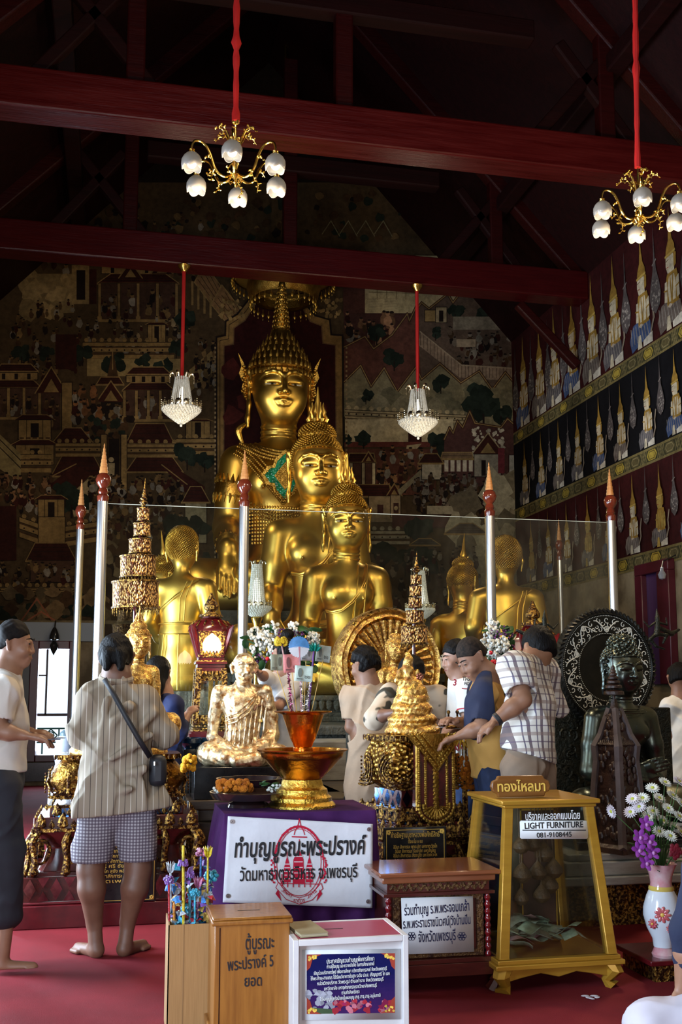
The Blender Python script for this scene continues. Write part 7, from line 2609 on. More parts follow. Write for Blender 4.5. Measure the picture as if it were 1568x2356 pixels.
for i, (px, py, kd) in enumerate(dz):
 Y = Yv - .06 + .13 * ((i * 5) % 7) / 7
 p = W(px, py, Y)
 d = (V((p.x - mouth.x, -.16, .10 + (p.z - mouth.z) * .3))).normalized()
 if i == 16:
  d = V((-.9, -.2, -.2)).normalized()
 t = T('daisy', ('pale lilac daisy' if kd else 'white daisy') + ' ' + ['top left of the vase bouquet', 'topmost of the white ones in the vase', 'at the very top right edge of the bouquet', 'on the left side, high in the bouquet', 'in the second row, just left of centre', 'in the second row, right of centre', 'at the far right, second row', 'left side above the purple orchids', 'directly above the purple orchids', 'in the middle of the bouquet', 'at the right edge, middle height', 'with green centre, above the red rose on the left', 'with green centre, above the red rose', 'lowest white one touching the orchids', 'lowest white one over the rose', 'low at the far right edge', 'drooping alone in front of the black plinth', 'farthest left, high in the bouquet', 'in the third row beside the orchids', 'farthest left, lower, over the orchids'][i], 'flower', p, 'daisies in the porcelain vase')
 A = d.to_track_quat('Z', 'Y').to_matrix().to_4x4()
 me = daisy_mesh().build('petals', lilac if kd else petalw, t, local=True)
 me.data.transform(A)
 c_ = MB().ball((0, 0, .008), (.009, .009, .006), 8, 5).build('centre', ctr, t, local=True)
 c_.data.transform(A)
 MB().tube([(0, 0, -.002), (mouth - p) * .45 + V((0, 0, .02)), mouth - p + V((0, 0, -.05))], .002, 5).build('stem', stemm, t, local=True)
orch = mat('purple_orchid', (.22, .02, .30), (.34, .06, .40), sc=14, rough=.55)
for i, (px, py) in enumerate(((1484, 1895), (1470, 1925), (1492, 1935), (1468, 1955), (1500, 1960), (1485, 1985))):
 p = W(px, py, Yv - .09)
 t = T('orchid', 'purple orchid ' + ['highest on the spray left of the daisies', 'second from the top on the left side of the spray', 'in the middle of the spray, nearest the daisies', 'at the left end of the spray', 'low on the spray beside the rose', 'lowest on the spray, at the lip of the vase'][i], 'flower', p, 'orchids in the porcelain vase')
 b = MB()
 for k_ in range(5):
  b.ball((.020, 0, .003), (.022, .013, .004), 8, 5, M=RX(PI / 2 - .3) @ RZ(k_ * 1.257 + i), R=RY(-.3))
 b.build('petals', orch, t, local=True)
 MB().ball((0, -.012, -.004), (.008, .008, .010), 7, 5).build('lip', mat('orchid_lip', (.5, .2, .5), rough=.5), t, local=True)
 MB().tube([(0, 0, 0), (mouth - p) * .5, mouth - p + V((0, 0, -.04))], .002, 5).build('stem', stemm, t, local=True)
p = W(1552, 1958, Yv - .08)
t = T('rose', 'dark crimson rose low in the porcelain vase', 'flower', p)
b = MB()
for i in range(16):
 a = i * 2.4
 r_ = .006 + .0016 * i
 b.ball((r_ * math.cos(a), -.005, r_ * math.sin(a)), (.014, .006, .012), 7, 5, R=RY(-a))
b.build('petals', mat('crimson_petal', (.22, .005, .02), (.12, .003, .012), sc=20, rough=.6), t, local=True)
MB().tube([(0, 0, 0), mouth - p + V((0, 0, -.04))], .0025, 5).build('stem', stemm, t, local=True)
b = MB()
for i in range(26):
 p = mouth + V((rn2.uniform(-.12, .12), rn2.uniform(-.06, .08), rn2.uniform(.0, .26)))
 b.ball(p, (.028, .010, .004), 7, 4, R=RZ(rn2.uniform(0, 6)) @ RY(rn2.uniform(-1, 1)))
 b.tube([p, mouth + V((0, 0, -.04))], .0015, 4)
props(b.build('foliage', greenl), 'dark leaves and stems between the daisies in the porcelain vase', 'foliage', None, 'stuff')
b = MB()
for i in range(5):
 b.ball(G(1345 + i * 7, 2291 + (i % 3) * 3, .004), (.020, .012, .003), 8, 4, R=RZ(i))
props(b.build('fallen_petals', lilac), 'few pale petals fallen on the carpet before the glass case', 'petals', None, 'stuff')
# ---- black prayer plaques
def plaque(name, label, cs_, Y, lines, zb):
 t = T(name, label, 'plaque', W((cs_[0] + cs_[2]) / 2, cs_[3], Y))
 x0_, y0_, x1_, y1_ = cs_
 p, q = W(x0_, y1_, Y), W(x1_, y0_, Y)
 p.z = zb
 MB().bb(p.x, q.x, Y, Y + .02, p.z, q.z).build('board', black, t, bev=.003)
 b = MB()
 i_ = .012
 for a_ in ((p.x + i_, q.x - i_, q.z - i_ - .003, q.z - i_), (p.x + i_, p.x + i_ + .003, p.z + i_, q.z - i_), (q.x - i_ - .003, q.x - i_, p.z + i_, q.z - i_), (p.x + i_, q.x - i_, p.z + i_, p.z + i_ + .003)):
  b.bb(a_[0], a_[1], Y - .0015, Y, a_[2], a_[3])
 for sx, sz in ((p.x + .025, q.z - .025), (q.x - .025, q.z - .025), (p.x + .025, p.z + .025), (q.x - .025, p.z + .025)):
  for k_ in range(5):
   b.ball((sx + .008 * math.cos(k_ * 1.26), Y - .001, sz + .008 * math.sin(k_ * 1.26)), (.006, .002, .006), 6, 4)
 b.build('gold_border', goldp, t)
 for tx, px, py, wd, h in lines:
  words(tx, px, py, Y, wd, h, goldp, t, .003, 'gold_script', .002)
 return t
MB_ = plaque('prayer_plaque', 'black prayer plaque with gold border and script, before the apron throne', (884, 1901, 1026, 2151), 5.52, [('คำอธิษฐานบูชาหลวงพ่อศักดิ์สิทธิ์', 955, 1921, 116, 17), ('ตั้งนะโม ๓ จบ', 955, 1936, 34, 12), ('อิมินา สักกาเรนะ พุทธะปูชา มหาชาตะวัฒโก', 955, 1948, 104, 11), ('อิมินา สักกาเรนะ ธัมมะปูชา มหาปัญโญ', 955, 1958, 96, 11), ('อิมินา สักกาเรนะ สังฆะปูชา มหาโภคะวะโห', 955, 1968, 104, 11), ('ตั้งจิตอธิษฐานขอพร แล้วปิดทองหลวงพ่อ', 955, 1980, 100, 11)], 0)
plaque('prayer_plaque', 'black prayer plaque with gold script, seen between the legs of the man in shorts', (212, 1906, 362, 2034), 6.422, [('คำอธิษฐานบูชา', 280, 1932, 90, 17), ('ตั้งนะโม ๓ จบ', 280, 1946, 50, 11)] + [(s_, 280, 1958 + 11.5 * i, 98, 11) for i, s_ in enumerate(('อิมินา สักกาเรนะ พุทธะปูชา', 'อิมินา สักกาเรนะ ธัมมะปูชา', 'อิมินา สักกาเรนะ สังฆะปูชา', 'ศรี ศรี ชัยยะ โชตะ', 'ลาโภ สุขัง พลัง สัพพะโส', 'ปูชาสักการะ สะทาโสตถี', 'วัดเพชรบุรี'))], .13)
# ---- marigold garlands hung beside the throne, and other flowers
rib = [mat('pink_ribbon', (.75, .10, .15), rough=.5), mat('yellow_ribbon', (.80, .50, .04), rough=.5)]
stand = W(1072, 1700, 6.1)
t = T('garland_rack', 'gilt rack of hooks holding the marigold garlands right of the throne', 'rack', (stand.x, 6.12, 0))
b = MB()
b.lathe([(.07, 0), (.065, .02), (.02, .05), (.016, 1.15)], (stand.x, 6.14, 0), 14)
b.tube([(stand.x - .12, 6.12, 1.14), (stand.x + .12, 6.12, 1.14)], .012, 6)
for i in range(5):
 x = stand.x - .11 + .055 * i
 b.tube([(x, 6.12, 1.14), (x, 6.10, 1.20), (x, 6.1, 1.22)], .006, 6)
 b.ball((x, 6.1, 1.23), .012, 8, 6)
b.build('stand', gilt, t)
for i, (px, py, yb2) in enumerate(((1050, 1708, 1790), (1062, 1705, 1822), (1080, 1700, 1800), (1092, 1706, 1838), (1040, 1712, 1772))):
 Y = 6.06 - .015 * (i % 2)
 p = W(px, py, Y)
 t = T('marigold_garland', ['marigold garland in the second place from the throne, with short tail', 'marigold garland in the middle of the rack, with long tail', 'marigold garland second from the boy in navy', 'marigold garland nearest the boy in the navy and yellow shirt', 'marigold garland nearest the throne'][i], 'garland', p, 'marigold garlands on the rack')
 b = MB()
 for k_ in range(9):
  a = k_ * .7
  b.tube([(0, 0, .0), (.02 * math.cos(a), .015 * math.sin(a), .02 * math.sin(a * 2)), (.04 * math.cos(a), .02 * math.sin(a), -.02 + .03 * math.sin(a))], [.004, .008, .003], 5)
 b.build('ribbon', rib[i % 2], t, local=True)
 b, b2 = MB(), MB()
 zz = -(p.z - W(px, yb2, Y).z)
 for k_ in range(16):
  f_ = k_ / 15
  b2.ball((.012 * (-1) ** k_, 0, zz * f_ * .5), (.008, .008, .012), 6, 5)
 for k_ in range(26):
  a = k_ * 2.4
  b.ball((.034 * math.cos(a), .022 * math.sin(a), zz * (.55 + .10 * (k_ % 3 - 1) + (.25 if k_ % 2 else 0))), .017, 8, 6)
 b.build('marigolds', MATS['marigold_petals'], t, local=True)
 b2.build('jasmine', petalw, t, local=True)
for px, py, Y, lab in ((432, 1755, 6.5, 'marigold posy lying at the right end of the wide throne'),):
 t = T('marigold_posy', lab, 'flowers', W(px, 1775, Y))
 b = MB()
 for i in range(24):
  b.ball(W(px + rn2.uniform(-14, 16), py + rn2.uniform(-16, 18), Y + rn2.uniform(-.04, .04)), .018, 8, 6)
 b.build('marigolds', mat('yellow_marigold', (.85, .45, .01), (.7, .3, .01), sc=60, rough=.7), t)
def bouquet(px, py, Y, rx, ry, n, label, foot):
 p = W(px, py + ry, Y)
 t = T('flower_arrangement', label, 'flowers', (p.x, Y, foot))
 r = random.Random(px)
 bg, br = MB(), MB()
 pb = mat('purple_bloom', (.16, .03, .16), (.07, .015, .08), sc=30, rough=.6)
 for i in range(n):
  a = i * 2.4
  q = math.sqrt((i + .5) / n)
  c_ = W(px + rx * q * math.cos(a), py + ry * q * math.sin(a), Y - .10 * (1 - q))
  R_ = r.uniform(.050, .075)
  wh_ = i % 3 != 2
  tgt = MB()
  for k_ in range(46 if wh_ else 26):
   d = V((r.gauss(0, 1), r.gauss(0, 1), r.gauss(0, 1))).normalized() * R_ * r.uniform(.6, 1)
   s_ = .017 if wh_ else .011
   tgt.ball(c_ + d, (s_, s_, s_ * .6), 6, 4, R=RX(r.uniform(0, 3)) @ RY(r.uniform(0, 3)))
  tgt.build('white_bloom' if wh_ else 'purple_bloom', petalw if wh_ else pb, t)
 for i in range(60):
  c_ = W(px + rx * 1.15 * r.uniform(-1, 1), py + ry * r.uniform(-.8, 1.5), Y + r.uniform(-.05, .06))
  bg.ball(c_, (.06, .028, .008), 8, 4, R=RZ(r.uniform(0, 6)) @ RY(r.uniform(-1, 1)) @ RX(r.uniform(-1, 1)))
 for i in range(9):
  br.ball(W(px + rx * r.uniform(-.6, .6), py + ry * r.uniform(.2, 1.3), Y - .10), .017, 8, 6)
 bg.build('leaves', greenl, t)
 br.build('red_berries', mat('red_berry', (.5, .01, .02), rough=.2), t)
 MB().lathe([(.07, 0), (.10, .05), (.06, .2), (.05, W(px, py + ry, Y).z - foot)], (p.x, Y, foot), 16).build('vase', mat('dark_vase', (.008, .008, .009), rough=.3), t)
bouquet(648, 1478, 8.1, 78, 42, 15, 'large arrangement of white and purple blooms behind the woman in white', .645)
bouquet(1146, 1482, 8.0, 30, 50, 9, 'white blooms behind the plaid-shirted man and the boy', 0.0)
# blue bowls, draped post
for px, py, Y, r, lab, c_ in ((438, 1697, 7.62, 28, 'dark blue glazed bowl beside the base of the red lantern', (.012, .045, .11)), (478, 1697, 7.66, 17, 'small bright blue bowl left of the gold-leaf monk', (.02, .09, .22))):
 p = W(px, py, Y)
 k = mpp(p)
 t = T('glazed_bowl', lab, 'bowl', (p.x, Y, p.z - 26 * k))
 MB().lathe([(r * .5 * k, 0), (r * .55 * k, 4 * k), (r * .95 * k, 14 * k), (r * k, 24 * k), (r * .96 * k, 26 * k), (r * .88 * k, 22 * k), (.002, 8 * k)], n=32).build('bowl', mat('glaze_%d' % px, c_, rough=.12, coat=.4), t, local=True)
 props(MB().box((p.x, Y, (.645 + p.z - 26 * k) / 2), (.10, .10, p.z - 26 * k - .645)).build('bowl_block', black), 'black block under the ' + lab.split(' bowl')[0] + ' bowl', 'block')
p = G(142, 1925)
t = T('draped_post', 'short post wrapped in a pale cloth, left behind the wide throne', 'post', p)
zt = W(150, 1693, p.y).z
k = mpp(W(150, 1750, p.y))
b = MB()
b.lathe([(36 * k, 0), (35 * k, zt * .3), (33 * k, zt * .55), (20 * k, zt * .72), (24 * k, zt * .80), (22 * k, zt * .92), (14 * k, zt), (.002, zt * 1.01)], n=40, wob=lambda a, z: 1 + .07 * math.sin(a * 7 + z * 3) * (1 - z / zt))
b.build('cloth', mat('pale_cloth', (.34, .36, .42), (.28, .30, .36), sc=4, rough=.8), t, local=True)
MB().lathe([(10 * k, zt * .98), (12 * k, zt * 1.03), (4 * k, zt * 1.06)], n=16).build('knob', mat('grey_glaze', (.10, .14, .16), rough=.3), t, local=True)
# ---- the far doorway and what shows through it
maroon = mat('maroon_paint', (.085, .010, .020), (.06, .007, .014), sc=4, rough=.35)
props(MB().bb(dl - .02, dl + .10, YB - .06, YB + .2, db - .04, dt + .02).bb(dr_ - .10, dr_ + .02, YB - .06, YB + .2, db - .04, dt + .02).bb(dl + .10, dr_ - .10, YB - .058, YB + .198, dt - .10, dt + .02).bb(dl + .10, dr_ - .10, YB - .058, YB + .198, db - .04, db + .06).build('door_1', maroon, bev=.01), kind='structure')
props(MB().bb(dl - .25, dr_ + .3, YB - .05, YB, dt + .02, dt + .30).build('trim_2', mat('grey_lintel', (.20, .23, .27), rough=.5), sm=0), kind='structure')
props(MB().bb(XL, dr_ + .4, YB - .06, YB, db - .32, db - .05).build('baseboard_back', black, sm=0), kind='structure')
props(MB().bb(dl - .30, dl - .02, YB - .10, YB, db - .05, dt).build('trim_3', mat('grey_shutter', (.09, .10, .12), rough=.5), sm=0), kind='structure')
b = MB()
xm = dl + (dr_ - dl) * .33
dark = mat('window_bar', (.05, .055, .06), rough=.5)
zmid = W(120, 1645, YB).z
b.bb(xm - .015, xm + .015, YB + .22, YB + .25, zmid, dt)
b.bb(dl, dr_, YB + .22, YB + .25, zmid - .02, zmid + .02)
b.bb(dl, xm, YB + .22, YB + .25, W(120, 1555, YB).z, W(120, 1552, YB).z)
props(b.build('window_1', dark, sm=0), kind='structure')
t = T('iron_railing', 'dark green wrought iron railing outside the far doorway', 'railing', (dl, YB + 1.6, 0))
b = MB()
Yr = YB + 1.6
z0_, z1_ = W(120, 1708, Yr).z, W(120, 1676, Yr).z
x_ = W(60, 1690, Yr).x
s_ = z1_ - z0_
for i in range(7):
 x = x_ + s_ * 1.15 * i
 b.tube([(x, Yr, -.2), (x, Yr, z1_)], .014, 5)
 for (ax_, az_, bx_, bz_) in ((.1, .5, .55, .95), (.55, .95, 1.0, .5), (1.0, .5, .55, .05), (.55, .05, .1, .5)):
  b.tube([(x + s_ * ax_ * 1.05, Yr, z0_ + s_ * az_), (x + s_ * bx_ * 1.05, Yr, z0_ + s_ * bz_)], .012, 5)
 b.tube([(x + s_ * .55 + .06 * math.cos(a), Yr, z0_ + s_ * .5 + .06 * math.sin(a)) for a in np.linspace(0, 6.28, 11)[:-1]], .010, 5, closed=True)
b.tube([(x_ - .2, Yr, z1_), (x_ + s_ * 8, Yr, z1_)], .014, 5)
b.tube([(x_ - .2, Yr, z0_), (x_ + s_ * 8, Yr, z0_)], .014, 5)
b.build('bars', mat('green_iron', (.015, .07, .06), rough=.5), t)
props(MB().bb(-4, 4, YB + .4, YB + 8, -.5, -.2).build('outside_terrace', mat('terrace', (.6, .58, .55), rough=.8), sm=0), kind='structure')
q = W(125, 1462, YB - .25)
t = T('hanging_bell', 'little dark bell hanging above the far doorway', 'bell', q)
b = MB()
b.lathe([(.02, .12), (.05, .06), (.07, 0), (.075, -.06), (.06, -.07)], n=16)
b.lathe([(.02, -.08), (.06, -.14), (.055, -.20), (.0, -.30)], n=12)
b.tube([(0, 0, .1), (0, .24, .24)], .012, 6)
b.build('bell', black, t, local=True)
# shuttered opening on the right wall
ya, yb2 = WX(1477, 1400, XR).y, WX(1556, 1400, XR).y
za, zc = WX(1500, 1575, XR).z, WX(1500, 1296, XR).z
props(MB().bb(XR - .10, XR, yb2, ya, zc - .14, zc).bb(XR - .10, XR, yb2, yb2 + .28, za, zc - .14).bb(XR - .10, XR, ya - .18, ya, za, zc - .14).build('window_2', maroon, bev=.01), kind='structure')
props(MB().bb(XR - .03, XR, yb2 + .28, ya - .18, za, zc - .14).build('window_3', mat('purple_shutter', (.075, .03, .11), (.05, .02, .08), sc=3, rough=.4, stretch=(1, 6, .5)), sm=0), kind='structure')
q = WX(1522, 1318, XR - .2)
t = T('bare_bulb', 'unlit clear bulb hanging before the purple shutter', 'light bulb', q)
MB().lathe([(.02, .07), (.022, .03), (.05, -.02), (.035, -.07), (.001, -.085)], n=14).build('glass_bulb', mat('bulb_glass', (.6, .65, .75), rough=.08, metal=.6), t, local=True)
MB().tube([(0, 0, .06), (.02, 0, .14), (.19, 0, .22)], .008, 6).build('wire', black, t, local=True)
# ================================================================ the visitors
skinA = mat('skin_tan', (.30, .145, .085), (.26, .12, .068), sc=14, rough=.5)
skinB = mat('skin_brown', (.19, .085, .05), (.155, .066, .038), sc=14, rough=.5)
skinC = mat('skin_light', (.40, .21, .14), (.35, .175, .11), sc=14, rough=.5)
hairm = mat('black_hair', (.003, .0026, .003), (.006, .005, .005), sc=30, rough=.5, spec=.12, bump=.5, bsc=90, stretch=(1, 1, .25))
hairs = mat('cropped_black_hair', (.006, .005, .005), (.014, .010, .009), sc=70, rough=.75, spec=.15)
def woven(name, base, lines, rough=.8, bump=.15):
 """cloth with woven lines: lines = [(direction, spacing, width fraction, colour, offset)]"""
 m = bpy.data.materials.new(name)
 m.use_nodes = True
 N, L = m.node_tree.nodes, m.node_tree.links
 b = N['Principled BSDF']
 b.inputs['Roughness'].default_value = rough
 tc = N.new('ShaderNodeTexCoord')
 prev = None
 for d, spc, wf, col, off in lines:
  dp = N.new('ShaderNodeVectorMath')
  dp.operation = 'DOT_PRODUCT'
  L.new(tc.outputs['Object'], dp.inputs[0])
  dp.inputs[1].default_value = tuple(x / spc for x in d)
  ad = N.new('ShaderNodeMath')
  ad.inputs[1].default_value = off + 50
  L.new(dp.outputs['Value'], ad.inputs[0])
  fr = N.new('ShaderNodeMath')
  fr.operation = 'FRACT'
  L.new(ad.outputs[0], fr.inputs[0])
  lt = N.new('ShaderNodeMath')
  lt.operation = 'LESS_THAN'
  lt.inputs[1].default_value = wf
  L.new(fr.outputs[0], lt.inputs[0])
  ml = N.new('ShaderNodeMath')
  ml.operation = 'MULTIPLY'
  ml.inputs[1].default_value = col[3] if len(col) > 3 else 1
  L.new(lt.outputs[0], ml.inputs[0])
  mx = N.new('ShaderNodeMix')
  mx.data_type = 'RGBA'
  L.new(ml.outputs[0], mx.inputs[0])
  if prev is None:
   mx.inputs[6].default_value = (*base, 1)
  else:
   L.new(prev, mx.inputs[6])
  mx.inputs[7].default_value = (*col[:3], 1)
  prev = mx.outputs[2]
 L.new(prev, b.inputs['Base Color'])
 n = N.new('ShaderNodeTexNoise')
 n.inputs['Scale'].default_value = 14
 L.new(tc.outputs['Object'], n.inputs['Vector'])
 bn = N.new('ShaderNodeBump')
 bn.inputs['Strength'].default_value = bump
 L.new(n.outputs[0], bn.inputs['Height'])
 L.new(bn.outputs[0], b.inputs['Normal'])
 return m
def nv(v):
 return np.array(V(v).normalized())
class Fig:
 """one visitor: joints are places in the hall"""
 def __init__(s, label, J, fd, bf, skin, k=1.0, up=(0, 0, 1), h=.0075, group=None):
  s.J = {a: np.array(W(*b)) for a, b in J.items()}
  s.k, s.h, s.skin = k, h, skin
  s.fd = nv(fd)
  u = np.array(up, float)
  u = u - s.fd * (u @ s.fd)
  s.up = u / np.linalg.norm(u)
  s.rt = np.cross(s.fd, s.up)
  s.bf = nv(bf)
  P_ = np.array(list(s.J.values()))
  s.lo, s.hi = P_.min(0) - .24, P_.max(0) + .24
  s.lo[2] = max(s.lo[2], -.03)
  pel = s.J['pel']
  s.t = T('person', label, 'person', (pel[0], pel[1], 0), group)
  s.ch = (s.J['shL'] + s.J['shR']) / 2 * .62 + s.J['pel'] * .38
  s.wa = s.J['shL'] * .16 + s.J['shR'] * .16 + s.J['pel'] * .68
 def H(s, a, b, c):
  return s.J['hd'] + (s.rt * a + s.fd * b + s.up * c) * s.k
 def vol(s):
  return SD(s.lo, s.hi, s.h)
 def body(s, tr=(.125, .115, .13), legs=True, arm=.043, leg=.078, hands=((1, None), (1, None)), feet=None):
  k = s.vol()
  q = s.k
  H, J = s.H, s.J
  # head
  k.ell(H(0, -.012, .025), (.076 * q, .080 * q, .084 * q), .02)
  k.ell(H(0, -.02, .03), (.075 * q,) * 3, .02)
  k.ell(H(0, .022, -.025), (.062 * q, .062 * q, .086 * q), .03)
  k.ell(H(0, .066, -.090), (.026 * q,) * 3, .025)
  k.chain([H(0, .082, .018), H(0, .091, -.016), H(0, .097, -.031)], [.008 * q, .0085 * q, .0115 * q], .010)
  for x in (-1, 1):
   k.cap(H(x * .007, .095, -.034), H(x * .013, .090, -.035), .008 * q, k=.006)
   k.ell(H(x * .030, .088, .008), (.015 * q,) * 3, .010, op='s')
   k.ell(H(x * .030, .070, .006), (.015 * q,) * 3, .008)
   k.ell(H(x * .038, .062, -.036), (.026 * q,) * 3, .02)
   k.chain([H(x * .074, -.004, .028), H(x * .084, -.014, .010), H(x * .077, -.004, -.034)], [.010 * q, .013 * q, .009 * q], .008)
  k.cap(H(-.022, .086, -.060), H(.022, .086, -.060), .007 * q, k=.008)
  k.cap(H(-.018, .086, -.072), H(.018, .086, -.072), .008 * q, k=.008)
  k.cap(H(-.02, .098, -.0655), H(.02, .098, -.0655), .002, k=.004, op='s')
  k.cap(H(0, -.015, -.04), J['nk'], .053 * q, .060 * q, .025)
  # trunk
  k.cap(J['shL'], J['shR'], .055 * q, k=.05)
  k.cap(J['nk'] - s.up * 0, s.ch, .07 * q, .11 * q, .05)
  k.chain([s.ch, s.wa, J['pel']], [a * q for a in tr], .05, fl=(tuple(s.bf), 1.3))
  # arms and hands
  for i, e in enumerate('LR'):
   if 'el' + e not in J:
    continue
   sh, el, wr = J['sh' + e], J['el' + e], J['wr' + e]
   fm = el * .6 + wr * .4
   k.chain([sh, sh * .5 + el * .5, el, fm, wr], [arm * 1.2 * q, arm * 1.1 * q, arm * .95 * q, arm * .98 * q, arm * .64 * q], .02)
   hd_, nrm = hands[i]
   if hd_ is None:
    continue
   s.hand(k, wr, wr - el if hd_ == 1 else np.array(hd_), nrm, 1 if e == 'R' else -1)
  if legs:
   for e in 'LR':
    if 'kn' + e not in J:
     continue
    hp, kn, an = J['hp' + e], J['kn' + e], J['an' + e]
    k.chain([hp, kn], [leg * 1.15 * q, leg * .72 * q], .03)
    cf = kn * .66 + an * .34 - s.bf * .018
    k.chain([kn, cf, an], [leg * .72 * q, leg * .74 * q, leg * .47 * q], .03)
    if feet:
     d = nv(feet['LR'.index(e)])
     b = np.array((an[0], an[1], .038))
     k.cap(an, b - d * .02, .036 * q, .036 * q, .015)
     k.cap(b - d * .03 - np.array((0, 0, .006)), b + d * .13 - np.array((0, 0, .014)), .033 * q, .026 * q, .02)
     sd = np.array((-d[1], d[0], 0))
     for i in range(5):
      f = b + d * (.15 - abs(i - 1.2) * .010) + sd * (i - 2) * .0165 * (1 if e == 'L' else -1) - np.array((0, 0, .024))
      k.cap(f - d * .03, f + d * .022, .012 * q, .0105 * q, .006)
  o = k.mesh('body', s.skin, s.t)
  return o
 def hand(s, k, wr, d, nrm, side):
  q = s.k
  d = nv(d)
  n = nv(nrm) if nrm is not None else nv((0, -.25, -1))
  n = n - d * (n @ d)
  n /= np.linalg.norm(n)
  t = np.cross(d, n) * side
  kn = wr + d * .082 * q
  k.cap(wr + d * .012, kn - d * .01, .029 * q, .036 * q, .012, fl=(tuple(n), 1.9))
  for i in range(4):
   b = kn + t * (i - 1.5) * .0195 * q
   L_ = (.068, .078, .072, .056)[i] * q
   m1 = b + d * L_ * .5 + n * .008
   m2 = m1 + d * L_ * .34 + n * .026
   k.chain([b - d * .012, m1, m2], [.0105 * q, .0098 * q, .0082 * q], .004)
  b = wr + d * .028 * q - t * .030 * q
  k.chain([b, b + d * .032 * q - t * .018 * q + n * .006, b + d * .060 * q - t * .014 * q + n * .020], [.0135 * q, .0115 * q, .009 * q], .008)
 def top(s, m, hem, tr=(.145, .14, .155), sl=(.62, .62), slr=.062, name='shirt', hn=(0, 0, -1), fold=.0045, collar=True, seed=1, extra=None, swell=1.3):
  k = s.vol()
  q, J = s.k, s.J
  k.cap(J['shL'], J['shR'], .068 * q, k=.05)
  k.cap(J['nk'] - np.array((0, 0, .035)), s.ch, .075 * q, .125 * q, .05)
  ext = J['pel'] + (J['pel'] - s.wa) * .7
  k.chain([s.ch, s.wa, J['pel'], ext], [tr[0] * q, tr[1] * q, tr[2] * q, tr[2] * q * 1.04], .05, fl=(tuple(s.bf), swell))
  cuts = []
  for i, e in enumerate('LR'):
   if 'el' + e not in J or sl[i] <= 0:
    continue
   a, b = J['sh' + e], J['el' + e]
   f = sl[i]
   if f <= 1:
    c = a + (b - a) * f
    k.chain([a, c], [slr * 1.1 * q, slr * q], .03)
    d_ = (c - a) / np.linalg.norm(c - a)
    cuts.append((c + d_ * slr * q * 1.38, slr * q * 1.36))
   else:
    w_ = J['wr' + e]
    c = b + (w_ - b) * (f - 1)
    k.chain([a, b, c], [slr * 1.1 * q, slr * .95 * q, slr * .72 * q], .03)
  if extra:
   extra(k)
  if fold:
   k.rough(fold * .7, 17, seed)
   k.folds(fold * 2.6, 13, seed)
  for c, r_ in cuts:
   k.ell(c, (r_,) * 3, .004, op='s')
  k.cut((J['pel'][0], J['pel'][1], hem), hn)
  # neck opening
  k.ell(J['nk'] + np.array((0, 0, .045)) + s.bf * .012, (.066 * q, .066 * q, .05 * q), .006, op='s')
  o = k.mesh(name, m, s.t)
  return o
 def trousers(s, m, end=1.0, waist=.06, r=(.135, .098, .085), name='trousers', fold=.004, seed=3, tail=.075):
  k = s.vol()
  q, J = s.k, s.J
  k.cap(J['pel'] + np.array((0, 0, waist)), J['pel'], r[0] * .95 * q, r[0] * q, .04, fl=(tuple(s.bf), 1.2))
  for e in 'LR':
   if 'kn' + e not in J:
    continue
   hp, kn, an = J['hp' + e], J['kn' + e], J['an' + e]
   if end <= 1:
    k.chain([hp, hp + (kn - hp) * end], [r[1] * 1.1 * q, r[1] * q], .03)
   else:
    e2 = kn + (an - kn) * (end - 1)
    k.chain([hp, kn, e2], [r[1] * 1.05 * q, r[2] * q, tail * q], .03)
  k.rough(fold * .8, 18, seed)
  k.folds(fold * 2.2, 14, seed)
  if end <= 1:
   z = (J['hpL'] + (J['knL'] - J['hpL']) * end)[2]
   k.cut((0, 0, z - .02), (0, 0, -1))
  return k.mesh(name, m, s.t)
 def hair(s, m=None, grow=.011, front=.052, fz=.03, back=-.055, n=(.8, -.6), lump=.003, extra=None):
  k = SD(s.J['hd'] - .26, s.J['hd'] + .26, .006)
  q = s.k
  g = grow
  k.ell(s.H(0, -.014, .027), ((.076 + g) * q, (.086 + g) * q, (.086 + g) * q), .01)
  k.ell(s.H(0, -.03, -.02), ((.070 + g) * q, (.058 + g) * q, (.07 + g) * q), .02)
  if lump:
   k.rough(lump, 60, 4)
  k.cut(s.H(0, front, fz), s.fd * n[0] + s.up * n[1], .006)
  for x in (-1, 1):
   k.ell(s.H(x * .095, .03, -.02), (.035, .035, .055), .01, op='s')
  if back is not None:
   k.cut(s.H(0, 0, back), -s.up - s.fd * .35, .006)
  if extra:
   extra(k)
  return k.mesh('hair', m or hairm, s.t)
 def face(s):
  for x in (-1, 1):
   M = Matrix.Translation(s.H(x * .030, .0815, .005))
   R = Matrix((tuple(s.rt), tuple(s.fd), tuple(s.up))).transposed().to_4x4()
   MB().ball((0, 0, 0), (.012, .006, .0042), 10, 6, M=M @ R).build('eye', eyeb, s.t)
   MB().tube([s.H(x * .014, .090, .028), s.H(x * .032, .086, .033), s.H(x * .052, .068, .026)], [.003, .0042, .002], 6).build('eyebrow', hairs, s.t)
  MB().tube([s.H(-.02, .0935, -.0655), s.H(0, .0965, -.0655), s.H(.02, .0935, -.0655)], [.002, .004, .002], 6).build('lips', mat('lip', (.26, .085, .07), rough=.45), s.t)
